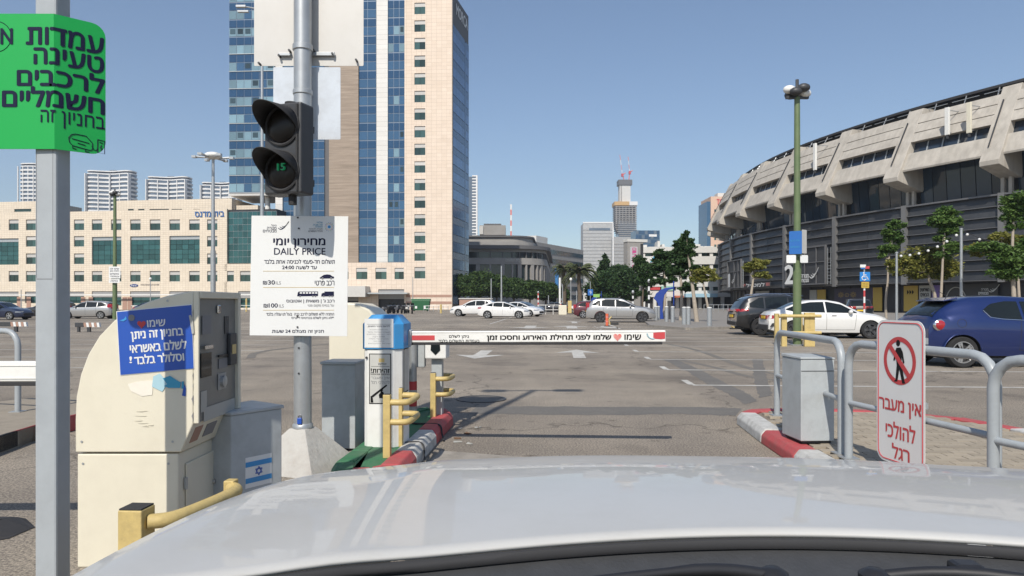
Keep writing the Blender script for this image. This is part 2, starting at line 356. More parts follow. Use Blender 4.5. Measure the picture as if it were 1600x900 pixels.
K['tealglass'] = M('teal_glass', (.028, .095, .098), .08, .25, var=.35, scale=.15, rand=.3)
K['winglass'] = M('window_glass', (.035, .075, .070), .08, .2, var=.4, scale=.7, rand=.5)
K['shutter'] = M('shutter_box', (.50, .49, .47), .6, var=.08, scale=3, rand=.1)
K['greyshutter'] = M('grey_roller_shutter', (.33, .33, .33), .55, .1, var=.1, scale=3)
K['towermullion'] = M('tower_mullion', (.17, .215, .28), .4, .4, var=.1)
K['mullion'] = M('mullion', (.42, .45, .46), .45, .4, var=.1)
K['bandwhite'] = M('tower_white_band', (.70, .70, .69), .6, var=.06, scale=.1)
K['bandglass'] = M('tower_band_glass', (.12, .155, .20), .15, .2, var=.4, scale=.12)
K['courtgrey'] = M('court_stone', (.30, .29, .275), .8, var=.12, scale=.3, dirt=(.2, .19, .18), dscale=.4, damt=.4)
K['courtdark'] = M('court_cornice', (.11, .11, .115), .7, var=.12, scale=.3)
K['courtglass'] = M('court_glass', (.045, .075, .088), .1, .25, var=.4, scale=.2, rand=.5)
K['fargrey'] = stone_wall('far_tower_grid', (.46, .465, .46), (.40, .41, .41), (.20, .21, .22), 2.6, 3.6)
K['fargrey2'] = stone_wall('far_block_grid', (.36, .365, .36), (.33, .335, .335), (.22, .22, .23), 2.2, 3.6)
K['farblue'] = M('far_blue_glass', (.07, .13, .20), .15, .3, var=.5, scale=.12)
K['salmon'] = M('salmon_cladding', (.62, .43, .32), .8, var=.06, scale=.2)
K['carpark'] = M('white_car_park', (.60, .595, .57), .8, var=.08, scale=.3, dirt=(.42, .41, .38), dscale=.6, damt=.4)
K['rubber'] = M('tyre_rubber', (.020, .020, .021), .85, var=.2, scale=10)
K['alloy'] = M('alloy_rim', (.46, .46, .47), .3, .8, var=.08)
K['darkalloy'] = M('dark_alloy_rim', (.12, .12, .125), .35, .7, var=.08)
K['carglass'] = M('car_glass', (.010, .014, .015), .04, 0, var=.2, scale=1, spec=.45)
K['redlens'] = M('red_lens', (.34, .012, .018), .15, 0, var=.2, scale=15, coat=1)
K['headlens'] = M('head_lamp', (.25, .26, .27), .12, .3, var=.3, scale=25, coat=1)
K['plate'] = M('yellow_number_plate', (.75, .48, .03), .5, var=.05)
K['chrome'] = M('chrome_trim', (.62, .62, .63), .15, 1.0, var=.05)
K['bark'] = M('pale_bark', (.36, .31, .25), .9, var=.25, scale=8, bump=.4, bscale=20)
K['darkbark'] = M('dark_bark', (.11, .085, .062), .95, var=.3, scale=8, bump=.4)
K['leaf_dark'] = leafmat('leaf_dark', (.016, .042, .014), (.060, .115, .035))
K['leaf_green'] = leafmat('leaf_green', (.035, .085, .016), (.13, .21, .05))
K['leaf_yellow'] = leafmat('leaf_yellow', (.085, .11, .018), (.27, .255, .06))
K['leaf_hedge'] = leafmat('leaf_hedge', (.018, .048, .012), (.075, .125, .030))
K['leaf_palm'] = leafmat('leaf_palm', (.05, .07, .03), (.16, .18, .085))
K['greenpole'] = M('green_pole_paint', (.115, .165, .075), .5, 0, var=.2, scale=4, dirt=(.2, .2, .12), dscale=3, damt=.4)
K['orange'] = M('orange_delineator', (.62, .13, .06), .5, var=.1)
K['dumpster'] = M('green_dumpster', (.02, .11, .045), .5, var=.15, scale=3)
K['brown'] = M('brown_wood', (.16, .09, .05), .8, var=.2)
K['purple'] = M('purple_print', (.16, .11, .33), .5, var=.05)
K['yellowprint'] = M('yellow_print', (.48, .33, .06), .5, var=.05)
K['paleprint'] = M('pale_print', (.40, .40, .37), .5, var=.1)
K['greenlamp'] = M('lit_green_lamp', (.008, .07, .03), .3, emit=(.02, .6, .22), estr=.13)
K['lens'] = M('dark_signal_lens', (.016, .013, .011), .35, var=.3, scale=40, spec=.3)
def paint(name, col, metal=0.0, rough=.35):
    return M(name, col, rough, metal, var=.02, scale=2, coat=1.0)
HAZE = 0.0003
# ================================================================ ground, markings, islands
ground = struct('ground', MB().poly([(-2500,-600,0),(2500,-600,0),(2500,3500,0),(-2500,3500,0)]), K['asphalt'], fix=False)
def sheet(name, pts, mat, z=.004, lanec=True):
    return part(name, MB().poly([(lane(*p, z) if lanec else (p[0], p[1], z)) for p in pts]), mat, ground, fix=False)
def lane_line(u0, v0, u1, v1, w=.1, z=.004, name='bay_line', mat=None):
    a, b = Vector((u0, v0)), Vector((u1, v1)); t = (b-a).normalized(); n = Vector((-t.y, t.x)) * w/2
    return sheet(name, [a+n, b+n, b-n, a-n], mat or K['road_white'], z)
def arrow(px, py_mid, length, away=True, w=1.0):
    g = G(px, py_mid); u, v = lane_uv(g); s = 1 if away else -1
    pts = [(0, .5), (.5, .08), (.13, .13), (.13, -.5), (-.13, -.5), (-.13, .13), (-.5, .08)]
    sheet('arrow_marking', [(u + p[0]*w, v + s*p[1]*length) for p in pts], K['road_white'])
arrow(752, 553.5, 2.9, False, 1.25); arrow(903, 552.5, 3.0, True, 1.15)
arrow(828, 511, 4.5, False, 2.4); arrow(893, 511, 4.5, True, 2.2); arrow(897, 503.5, 4.5, True, 1.4)
# bays to the right of the lane (cars stand across it), then the next row behind
for i in range(13):
    v = 8.75 + i*2.58 + .0
    if v < 10: continue
    u0 = 2.15
    lane_line(u0, v, u0+5.1, v, .11)
    lane_line(u0, v+.06, u0, v+.75, .11)
    if i % 2 == 0: lane_line(u0+5.15, v, u0+10.2, v, .11)
for k in range(11):                                     # bays on the left half of the lot
    v = 11 + k*2.6
    lane_line(-18, v, -8.0 - (k % 3)*.3, v, .10)
    lane_line(-36, v+.4, -24, v+.4, .10)
for k in range(10):
    v = 40 + k*2.6; lane_line(-16, v, -5.5, v, .12)
    lane_line(3.2, v, 8.3, v, .12)
lane_line(3.2, 36, 3.2, 66, .12)
lane_line(-4.2, 44, -4.2, 66, .12)
# dark tyre arcs and a worn concrete apron strip
_arcz = [.0012]
def arc_mark(pts, w):
    _arcz[0] += .0005; zz = _arcz[0]
    q = smooth_path([Vector((*p, 0)) for p in pts], 8); L_, R_ = [], []
    for i in range(len(q)):
        t = (q[min(i+1, len(q)-1)] - q[max(i-1, 0)]).normalized(); n = Vector((-t.y, t.x, 0)) * w/2
        L_.append(lane(*(q[i]+n)[:2], zz)); R_.append(lane(*(q[i]-n)[:2], zz))
    part('tyre_mark', MB().grid([L_, R_], True), K['tyremark'], ground, fix=False)
def gu(px, py): return lane_uv(G(px, py))
def patch(edge_a, edge_b, z):
    """trench repair: a strip of newer asphalt with ragged edges between two pixel polylines"""
    def rag(pts):
        q = smooth_path([Vector((*gu(*p), 0)) for p in pts], 10); return [lane(p.x + rnd.uniform(-.02, .02), p.y + rnd.uniform(-.035, .035), z) for p in q]
    part('trench_patch', MB().grid([rag(edge_a), rag(edge_b)], True), K['patch'], ground, fix=False)
patch([(745, 636), (850, 635), (960, 636), (1060, 636), (1160, 638)], [(735, 647), (850, 648), (960, 648.5), (1060, 647), (1150, 650)], .0016)
patch([(1036, 562), (1072, 580), (1100, 597), (1140, 617), (1165, 632)], [(1058, 562), (1092, 577), (1122, 593), (1166, 614), (1185, 628)], .0022)
patch([(1176, 561), (1178, 580), (1180, 600), (1186, 622)], [(1192, 561), (1196, 580), (1202, 600), (1206, 618)], .0028)
arc_mark([gu(1060, 562), gu(1120, 575), gu(1180, 590), gu(1330, 606)], .16)
arc_mark([gu(985, 527), gu(1080, 545), gu(1180, 578), gu(1330, 600)], .18)
arc_mark([gu(660, 515), gu(800, 517), gu(960, 514), gu(1130, 513)], .35)
arc_mark([gu(690, 530), gu(820, 526), gu(980, 524), gu(1180, 530)], .22)
arc_mark([gu(390, 560), gu(440, 545), gu(660, 525), gu(840, 512)], .2)
sheet('concrete_apron', [(-1.08, 5.1), (.2, 5.25), (.35, 5.75), (-.3, 5.95), (-1.02, 6.15)], K['apron'], .003)
# round manhole cover in the lane
c = G(752, 624); mh = thing('manhole_cover', 'round dark iron manhole cover set flush in the lane asphalt', 'manhole', (c.x, c.y, 0.0))
part('ring', MB().lathe([(.34, .001), (.34, .012), (.30, .012), (.30, .001)], n=32), K['darkmetal'], mh)
part('lid', MB().lathe([(.295, .001), (.295, .009), (.05, .009)], n=32), M('iron_lid', (.13, .12, .105), .7, .2, var=.4, scale=20, bump=.6, bscale=40), mh)

def kerb(parent, pts_uv, inner_uv, z, mat, name='kerb_block'):
    """one cast kerb block between two lane stations: outer edge pts, inner edge pts, chamfered top corner"""
    (a0, a1), (i0, i1) = pts_uv, inner_uv
    def mixp(p, q, t): return (p[0]+(q[0]-p[0])*t, p[1]+(q[1]-p[1])*t)
    prof = [(0.0, 0.0), (.02, z*.62), (.22, z), (1.0, z), (1.0, 0)]
    vs = [lane(*mixp(a0, i0, t), h) for t, h in prof] + [lane(*mixp(a1, i1, t), h) for t, h in prof]
    n = 5; mb = MB().add(vs, [tuple(range(n)), tuple(range(2*n-1, n-1, -1))] + [(i, i+n, (i+1) % n+n, (i+1) % n) for i in range(n)])
    return part(name, mb, mat, parent, bevel=.012)
def kerb_run(parent, outer, inner, mats, z=.14, gap=.012):
    for i in range(len(outer)-1):
        def sh(p, q, e): 
            d = Vector((q[0]-p[0], q[1]-p[1])); l = d.length; return (p[0]+d.x/l*e, p[1]+d.y/l*e)
        kerb(parent, (sh(outer[i], outer[i+1], gap/2), sh(outer[i+1], outer[i], gap/2)), (sh(inner[i], inner[i+1], gap/2), sh(inner[i+1], inner[i], gap/2)), z + rnd.uniform(-.006, .006), mats[i % len(mats)])
# ---- left island: green top, red and white kerb blocks
isl = bpy.data.objects.new('barrier_island_pavement', None); COL.objects.link(isl); isl['kind'] = 'structure'; isl['label'] = 'green painted barrier island with red and white kerb'
ur, ul = -1.10, -1.66
out = [(ur-.3, 4.72), (ur-.12, 4.77), (ur, 4.92), (ur, 5.0), (ur, 5.5), (ur, 6.42), (ur, 7.45), (ur-.09, 7.72), (ur-.22, 7.82), (ur-.34, 7.82), (ul+.09, 7.72), (ul, 7.45), (ul, 6.4), (ul, 5.5), (ul, 5.1), (ul+.08, 4.8), (ul+.2, 4.72), (ur-.31, 4.72)]
def inset(pts, w):
    res = []
    for i, p in enumerate(pts):
        a = Vector(pts[max(i-1, 0)]); b = Vector(pts[min(i+1, len(pts)-1)]); t = (b-a).normalized(); res.append((p[0]-t.y*w, p[1]+t.x*w))
    return res
inn = inset(out, .17)
kerb_run(isl, out, inn, [K['red'], K['red'], K['red'], K['red'], K['kerbwhite'], K['red'], K['red'], K['red'], K['red']] + [K['green_floor']]*9)
part('island_top', MB().prism([tuple(lane(*p))[:2] for p in inn], 0.0, .128, 'z'), K['green_floor'], isl)
part('island_core', MB().prism([tuple(lane(*p))[:2] for p in inset(out, .05)], 0.0, .118, 'z'), K['green_floor'], isl)
# ---- right island: beige pavers behind red and white kerb blocks
isr = bpy.data.objects.new('paved_island_pavement', None); COL.objects.link(isr); isr['kind'] = 'structure'; isr['label'] = 'beige paved island with red and white kerb beside the lane'
ro = [(4.45, .6), (4.45, 2.0), (4.45, 3.4), (4.45, 4.8), (4.45, 6.0), (4.42, 6.9), (4.2, 7.55), (3.75, 7.95), (3.0, 8.08), (2.4, 8.08), (2.1, 7.98), (1.93, 7.72), (1.89, 6.68), (1.89, 5.78), (1.89, 4.9), (1.89, 4.0), (1.89, 3.0), (1.89, 2.0), (1.89, .6)]
ri = inset(ro, .2)
kerb_run(isr, ro, ri, [K['paverbed'], K['paverbed'], K['paverbed'], K['paverbed'], K['kerbwhite'], K['red'], K['red'], K['red'], K['red'], K['red'], K['red'], K['kerbwhite'], K['red'], K['kerbwhite'], K['red'], K['kerbwhite']], .13)
part('paver_bed', MB().prism([tuple(lane(*p))[:2] for p in ri], 0.0, .108, 'z'), K['paverbed'], isr)
pm = MB().hexa([(-.0985,-.0485,0),(.0985,-.0485,0),(.0985,.0485,0),(-.0985,.0485,0)], [(-.0965,-.0465,.022),(.0965,-.0465,.022),(.0965,.0465,.022),(-.0965,.0465,.022)])
pme = pm.mesh('paver', K['paver']); nb = 0; rest = MB(); cand = []
for iv in range(71):
    for iu in range(13):
        u = 2.19 + iu*.2 + (.1 if iv % 2 else 0); v = .95 + iv*.1
        if u + .1 > 4.24 or v + .05 > 7.85: continue
        if v > 7.2 and (u-.1 < 2.13+(v-7.2)*.1 or u+.1 > 4.2-(v-7.2)*.75): continue
        cand.append((v > 4.9, u, v))
cand.sort(key=lambda c: (not c[0], c[2]))
for k, (_, u, v) in enumerate(cand):
    p = lane(u, v, .1085 + rnd.uniform(-.0012, .0012))
    if k < 295:
        o = link('paver', pme, isr, p, (0, 0, PSI + rnd.uniform(-.006, .006)))
    else:
        mtx = Matrix.Translation(p) @ Matrix.Rotation(PSI, 4, 'Z'); rest.add([mtx @ Vector(q) for q in pm.v], pm.f)
ps = part('paver_field', rest, K['paver'], isr, fix=False); ps['kind'] = 'stuff'
# ---- far left island with a red and black kerb
isf = bpy.data.objects.new('exit_island_pavement', None); COL.objects.link(isf); isf['kind'] = 'structure'; isf['label'] = 'paved exit island with red kerb beyond the grey post'
fo = [tuple(lane_uv(G(px, py))) for px, py in ((-260, 800), (-120, 752), (0, 707), (52, 690), (120, 672), (200, 655))]
fi = [(p[0]-.02, p[1]+.24) for p in fo]
kerb_run(isf, fo, fi, [K['kerbwhite'], K['blackmatte'], K['red'], K['red'], K['kerbwhite']], .16)
top = fi + [(fi[-1][0]-.8, fi[-1][1]+1.9), (fi[0][0]-2.2, fi[0][1]+3.2)]
part('island_top', MB().prism([tuple(lane(*p))[:2] for p in top], 0.0, .145, 'z'), M('sandy_pavers', (.27, .235, .185), .9, var=.2, scale=9, bump=.3), isf)
# ---- pavement in front of the arena, with a kerb line
pv = [G(1016, 511), G(1075, 516), G(1135, 514), G(1230, 512), G(1700, 506)]
sw = struct('arena_pavement', MB().prism([(p.x, p.y) for p in pv] + [(62, 60), (75, 120), (60, 180), (20, 150), (14, 80)], .0, .10, 'z'), M('grey_paving', (.23, .215, .195), .9, var=.15, scale=.6, dirt=(.16, .15, .135), dscale=.3, damt=.5))
for i in range(len(pv)-1):
    a, b = pv[i], pv[i+1]; n = max(1, int((b-a).length/3)); t = (b-a).normalized(); nn = Vector((t.y, -t.x, 0))*.12
    for k in range(n):
        p = a.lerp(b, k/n) + t*.02; q = a.lerp(b, (k+1)/n) - t*.02
        part('kerb_stone', MB().prism([(p+nn).to_2d(), (q+nn).to_2d(), (q-nn).to_2d(), (p-nn).to_2d()], .0, .125, 'z'), K['apron'], sw)
# ================================================================ buildings
class Facade:
    """a wall plane seen at pixel px0 at distance d0, turned by rot; loc() gives wall coordinates of a photo point on it"""
    def __init__(s, px0, d0, rot):
        s.x0, s.y0, s.rot = (px0-CX)/FPX*d0, d0, rot; s.c, s.s = math.cos(rot), math.sin(rot)
    def loc(s, px, py):
        k = (px-CX)/FPX; t = (k*s.y0 - s.x0)/(s.c - k*s.s); Y = s.y0 + t*s.s
        return t, CAMH + (HY-py)/FPX*Y
    def x(s, px): return s.loc(px, HY)[0]
    def rect(s, px0, px1, py0, py1):
        xm = (px0+px1)/2; return s.x(px0), s.x(px1), s.loc(xm, py1)[1], s.loc(xm, py0)[1]
    def root(s, name, label, cat, group=None): return thing(name, label, cat, (s.x0, s.y0, 0), s.rot, group)
def window(root, x0, x1, z0, z1, glass, frame, shutter=None, sh=.33, panes=2, depth=.18, y=0.0, fw=.06):
    """recessed window: reveal box, panes, mullions, optional shutter box; y is the wall face"""
    f = bx('window', K['mullion'] if frame is None else frame, root, x0, x1, y-.02, y+.03, z0, z0+.07)
    zt = z1
    if shutter is not None:
        zt = z1-(z1-z0)*sh; ubox('shutter', shutter, f, x0+.003, x1-.003, y-.05, y+.05, zt, z1-.003)
    w = (x1-x0)/panes
    for i in range(panes):
        ubox('pane', glass, f, x0+i*w+fw/2, x0+(i+1)*w-fw/2, y-.012, y+.015, z0+.09, zt-.02)
    return f
# ---- cream stone office block on the left
A = Facade(392, 143, -R(7.5)); ra = A.root('office_building', 'long low cream stone office building behind the car park', 'building')
def holes_wall(root, name, mat, x0, x1, z0, z1, holes, y0=0.0, y1=.5):
    """a wall with true openings, cut into strips between the holes"""
    xs = sorted({x0, x1} | {h[0] for h in holes} | {h[1] for h in holes}); mb = MB()
    for i in range(len(xs)-1):
        a, b = xs[i], xs[i+1]; m = (a+b)/2
        if b-a < 1e-4: continue
        hz = sorted([(h[2], h[3]) for h in holes if h[0] < m < h[1]]); z = z0
        for p, q in hz:
            if p > z: mb.box(a, b, y0, y1, z, p)
            z = max(z, q)
        if z < z1: mb.box(a, b, y0, y1, z, z1)
    return part(name, mb, mat, root, fix=False)
wins = []; sm = []
def zx(z): return z*.3
def zy(z): return 230 + z*.3
for a, b in ((-52,0),(45,97),(135,190),(385,438),(478,532),(578,632),(678,732),(780,835),(882,937),(985,1040),(1078,1132)):
    sm.append((a, b, 376, 432))
for a, b in ((-52,0),(45,97),(135,190),(300,352),(385,438),(478,532),(578,632),(678,732),(780,835),(882,937),(985,1040),(1078,1132),(1163,1218),(1250,1304),(1330,1384)):
    sm.append((a, b, 645, 700))
for a, b in ((135,190),(385,438),(1078,1132)): sm += [(a, b, 463, 518), (a, b, 553, 609)]
big = [(-60, 97, 475, 612), (478, 632, 466, 611), (678, 834, 463, 609), (882, 1040, 461, 607)]
shopw = [(-60,97,752,812),(130,190,752,812),(300,438,752,812),(478,632,750,824),(678,834,750,824),(882,1040,750,824),(1078,1220,750,830),(1240,1304,750,836)]
H = [A.rect(zx(a), zx(b), zy(c), zy(d)) for a, b, c, d in sm+big+shopw]
xl, xr = A.x(-40), A.x(430); zt = A.loc(200, 329)[1]
holes_wall(ra, 'wall', K['stone'], xl, A.x(354.5), 0, zt, [h for h in H if h[0] < A.x(354)-.5 and h[1] <= A.x(354.5)])
holes_wall(ra, 'wall', K['stone'], A.x(354.5), xr, 0, A.loc(390, 412)[1], [h for h in H if h[0] >= A.x(354.5)-1])
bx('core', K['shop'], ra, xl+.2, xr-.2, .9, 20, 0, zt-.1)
for i in range(len(sm)): window(ra, *[H[i][j] for j in range(4)], K['winglass'], None, K['shutter'], .36, 2, y=.28)
for i in range(len(big)):
    h = H[len(sm)+i]; f = bx('glazing', K['mullion'], ra, h[0], h[1], .30, .40, h[3]-.75, h[3])
    nx, nz = 5, 5; w = (h[1]-h[0])/nx; hh = (h[3]-.78-h[2])/nz
    for a in range(nx):
        for b in range(nz): ubox('pane', K['tealglass'], f, h[0]+a*w+.03, h[0]+(a+1)*w-.03, .30, .34, h[2]+b*hh+.03, h[2]+(b+1)*hh-.03)
for i in range(len(shopw)):
    h = H[len(sm)+len(big)+i]; f = bx('shopfront', K['greyshutter'], ra, h[0], h[1], .2, .4, h[3]-(h[3]-h[2])*.42, h[3])
    for a in range(3):
        w = (h[1]-h[0])/3; ubox('pane', K['tealglass'], f, h[0]+a*w+.04, h[0]+(a+1)*w-.04, .3, .36, h[2], h[3]-(h[3]-h[2])*.42-.03)
bx('canopy_rail', K['white'], ra, xl, xr, -1.2, -.9, A.loc(200, 461.6)[1], A.loc(200, 460)[1])
for px in (30, 45, 130, 142, 195, 203, 260, 265, 318, 325, 372):
    x, z = A.loc(px, 470); bx('pilaster', K['pinkband'], ra, x-.5, x+.5, -.06, .02, 0, A.loc(px, 464)[1])
def upper(px0, px1, py0, slits):
    x0, x1, z0, z1 = A.rect(px0, px1, py0, 329); hs = [A.rect(a, b, 323.5, 328) for a, b in slits]
    holes_wall(ra, 'upper_storey', K['stone'], x0, x1, zt+.01, z1, hs, 3.0, 3.4)
    part('upper_storey_side', MB().box(x0, x0+.3, 3.41, 14, zt+.01, z1-.01).box(x1-.3, x1, 3.41, 14, zt+.01, z1-.01).box(x0+.31, x1-.31, 3.41, 14, z1-.4, z1-.02), K['stone'], ra)
    for h in hs: ubox('slit_window', K['winglass'], ra, h[0], h[1], 3.15, 3.25, h[2], h[3])
upper(-40, 52, 312, ((4, 31), (40, 51)))
upper(166, 350, 308.5, ((185, 194), (201, 211), (219, 250), (254, 271), (289, 299)))
bx('roof_parapet', K['stone'], ra, A.x(350)+.05, A.x(386), 4.5, 15, zt-.05, A.loc(370, 316)[1])
# teal curtain wall at the end of the block
x0, x1 = A.x(355), A.x(430); z0, z1 = A.loc(390, 411)[1], A.loc(390, 330)[1]
gw = bx('curtain_wall', K['mullion'], ra, x0, x1, .55, .8, z0+.01, z1); nx, nz = 10, 8
for a in range(nx):
    for b in range(nz):
        w, hh = (x1-x0)/nx, (z1-z0)/nz; ubox('pane', K['tealglass'], gw, x0+a*w+.03, x0+(a+1)*w-.03, .50, .56, z0+b*hh+.04, z0+(b+1)*hh-.04)
h = A.rect(305, 350.5, 330.5, 338.8); text(heb('בית מדנס'), M('blue_letter', (.03, .12, .33), .4), ra, *h, y=-.12, bold=.03)
h = A.rect(203.5, 216, 443.8, 448.4); cx_, cz_ = (h[0]+h[1])/2, (h[2]+h[3])/2
part('oval_emblem', MB().prism([(cx_+(h[1]-h[0])/2*math.cos(a*.2617), cz_+(h[3]-h[2])/2*math.sin(a*.2617)) for a in range(24)], -.1, -.02), M('emblem_blue', (.01, .04, .2), .4), ra)
text('Ford', K['signwhite'], ra, cx_-.55, cx_+.55, cz_-.2, cz_+.22, y=-.12, bold=.01)
h = A.rect(220, 249, 444, 446); text('FORD RESEARCH CENTER', K['ink'], ra, *h, y=-.05)
# ---- the tall tower
T = Facade(706, 145, -R(3.6)); rt = T.root('office_tower', 'tall cream stone and blue glass office tower behind the signal pole', 'tower')
ztop = T.loc(700, -14)[1]; zpod = T.loc(620, 410)[1]; FLZ = 27.5/FPX*145
def zrow(py): return T.loc(650, py)[1]
sw_ = [T.rect(647.5, 664.5, 252+27.55*k, 270+27.55*k) for k in range(-10, 7)]
pw = [T.rect(a, a+17.5, 418.5, 436.5) for a in (437, 467, 497, 527, 556.5, 586.5, 616.5)]
door = T.rect(591, 634, 452, 486); door2 = T.rect(470, 560, 452, 486)
holes_wall(rt, 'wall', K['stone2'], T.x(632), T.x(706), 0, ztop, sw_ + [h for h in [T.rect(616.5, 634, 418.5, 436.5)] if 0])
holes_wall(rt, 'podium_wall', K['stone2'], T.x(428), T.x(632)-.01, 0, zpod, pw[:-1] + [T.rect(616.5, 631, 418.5, 436.5), T.rect(591, 631.5, 452, 486), door2])
for h in sw_ + pw[:-1] + [T.rect(616.5, 631, 418.5, 436.5)]: window(rt, *h, K['winglass'], None, K['shutter'], .34, 2, y=.22)
for py0, py1 in ((460.5, 464.5), (471, 475)):
    bx('stone_band', K['pinkband'], rt, T.x(634.5), T.x(706)-.02, -.035, .05, zrow(py1), zrow(py0))
bx('roller_shutter', K['greyshutter'], rt, T.x(591), T.x(631.5), .25, .4, 2.2, zrow(452.3)); bx('roller_shutter', K['greyshutter'], rt, door2[0], door2[1], .25, .4, 1.8, zrow(452.3))
bx('canopy', K['mullion'], rt, T.x(562), T.x(640), -2.6, -.05, zrow(459.5), zrow(457.3)); bx('canopy', K['alu'], rt, T.x(470), T.x(578), -3.6, -.05, zrow(464), zrow(447.5))
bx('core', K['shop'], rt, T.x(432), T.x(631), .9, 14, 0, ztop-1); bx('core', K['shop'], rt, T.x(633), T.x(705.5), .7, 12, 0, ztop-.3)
# side wall of glass running back from the stone corner
c1 = Vector((T.x(706), 0)); p2 = P(732, HY, 158); m = Matrix.Rotation(-T.rot, 2) @ Vector((p2.x-T.x0, p2.y-T.y0)); sdv = (m-c1); sl = sdv.length; sdv.normalize()
side = link('side_wall', MB().box(0, sl, 0, .6, 0, ztop).mesh('side_wall', K['courtdark']), rt, (c1.x, c1.y, 0), (0, 0, math.atan2(sdv.y, sdv.x)))
bx('corner_trim', K['stone2'], side, -.02, .5, -.06, .05, 0, ztop)
nf = int((ztop-6)/FLZ)
for k in range(nf):
    z = ztop-6.6-(k+1)*FLZ
    if z < .3: break
    for a, b in ((.6, 3.0), (3.06, 5.4), (5.46, 7.8), (7.86, 9.6), (10.6, 11.7), (11.75, sl-.1)):
        ubox('side_pane', K['sideglass'] , side, a, b, -.10, -.02, z+.12, z+FLZ*.60); ubox('side_pane', K['bluespandrel'], side, a, b, -.10, -.02, z+FLZ*.60+.05, z+FLZ)
bx('dark_strip', K['bluespandrel'], side, 9.65, 10.55, -.12, -.02, 3, ztop-7)
text('MORCA', K['bandwhite'], side, 3.0, sl-1.2, ztop-3.6, ztop-1.3, y=-.1, bold=.03)
# glass and panel strips of the front
def glass_strip(px0, px1, py0, py1, n, y, pale=.0, phase=0.0):
    x0, x1 = T.x(px0), T.x(px1); zb, z1 = zrow(py1), zrow(py0)
    g = bx('curtain_wall', K['towermullion'], rt, x0, x1, y+.06, y+.3, zb, z1); w = (x1-x0)/n
    k = 0; z = zb - phase*FLZ
    while z < z1:
        for i in range(n):
            for a, b, mt in ((.05, .52, None), (.56, .98, K['bluespandrel'])):
                za, zb_ = max(z+a*FLZ, zb), min(z+b*FLZ, z1)
                if zb_-za < .2: continue
                mm = mt or (K['paleglass'] if rnd.random() < pale else K['blueglass'])
                ubox('pane', mm, g, x0+i*w+.05, x0+(i+1)*w-.05, y, y+.05, za, zb_)
                if mt is None and pale and rnd.random() < .22: ubox('opening_sash', K['courtglass'], g, x0+i*w+.25, x0+(i+1)*w-.25, y-.05, y-.01, za+(zb_-za)*.3, zb_-.15)
        z += FLZ
    return g
glass_strip(606, 632, -14, 410, 3, .25, .30)
glass_strip(560, 587, -14, 410, 2, .35, 0)
for px0, px1 in ((588.2, 605.8),): bx('white_panel_strip', K['whitepanel'], rt, T.x(px0), T.x(px1), .02, .8, zpod+.01, ztop)
bx('dark_recess', K['courtdark'], rt, T.x(587), T.x(588.2), .5, .9, zpod, ztop)
bx('slatted_wall', K['taupe'], rt, T.x(514), T.x(560), .0, .85, zpod+.01, ztop)
bx('dark_recess', K['courtdark'], rt, T.x(506.5), T.x(514), .6, .9, zpod, ztop)
glass_strip(486, 506, -14, 410, 2, .3, 0); glass_strip(441, 486, -14, 410, 4, .45, 0)
bx('white_panel_strip', K['whitepanel'], rt, T.x(430), T.x(441), .1, .8, zpod+.01, ztop)
glass_strip(359, 429.5, -14, 299, 6, -.3, .8)
bx('wing_soffit', K['alu'], rt, T.x(359), T.x(429.5), -.32, 11, zrow(303.5), zrow(299)-.01); bx('wing_core', K['shop'], rt, T.x(359)+.2, T.x(429), .1, 10.8, zrow(299), ztop-.2)
part('wing_column', MB().tube([(T.x(412), 2, 0), (T.x(412), 2, zrow(303.5))], .55, 14), K['white'], rt, smooth=40)
for k in range(9):
    z = zrow(299 - 27.5*k) ; bx('floor_edge', K['mullion'], rt, T.x(358.6), T.x(429.5), -.42, -.31, z-.06, z+.06)
bx('parapet', K['stone2'], rt, T.x(429), T.x(706)-.01, .86, 10, ztop-.5, ztop-.05)

# ---- white banded residential towers far left: wavy floor slabs over dark glass
def wavy_tower(px0, px1, py_top, d, label, lobe):
    w = (px1-px0)/FPX*d; root = thing('residential_tower', label, 'tower', ((( px0+px1)/2-CX)/FPX*d, d+10, 0), 0, 'white banded towers on the skyline')
    h = CAMH + (HY-py_top)/FPX*d
    def outline(off):
        n = 40; pts = []
        for i in range(n):
            a = 2*math.pi*i/n; x = math.cos(a); y = math.sin(a)
            ex = (abs(x)**.75)*(1 if x > 0 else -1)*w/2; ey = (abs(y)**.6)*(1 if y > 0 else -1)*9
            pts.append((ex*(1+off*2/w), ey*(1+off/9) + lobe*math.cos(ex/w*2*math.pi)*3.2))
        return pts
    part('glass_body', MB().prism(outline(-.4), 0, h-2.0, 'z'), K['bandglass'], root, smooth=30)
    fl = 3.55; z = h-3.0; k = 0
    part('crown', MB().prism(outline(-.1), h-3.3, h-2.4, 'z').prism(outline(-.1), h-.9, h, 'z'), K['bandwhite'], root, smooth=30)
    me = MB().prism(outline(.25), 0, 1.45, 'z').mesh('floor_band', K['bandwhite'], 30)
    z = h-3.4-fl
    while z > h*.35:
        link('floor_band', me, root, (0, 0, z)); z -= fl
    for i in range(9):
        x = -w/2*.92+i*w*.92/8; part('white_pier', MB().box(x-.3, x+.3, -9.2+lobe*math.cos(x/w*2*math.pi)*3.2, -8, h*.35, h-3), K['bandwhite'], root) if i % 2 == 0 else None
    bx('plant_room', K['bandglass'], root, -3, 2, -2, 3, h-2, h+1.4)
wavy_tower(25, 60, 254, 620, 'narrowest white banded tower, leftmost on the skyline beside the grey post', 0)
wavy_tower(132, 205, 265.5, 600, 'tallest wide white banded tower with a wavy front, second from the left on the skyline', 1)
wavy_tower(227, 293, 275, 610, 'white banded wavy tower third from the left, above the office roof', 1)
wavy_tower(312, 373, 284, 620, 'lowest white banded wavy tower, beside the blue glass tower wing', 1)

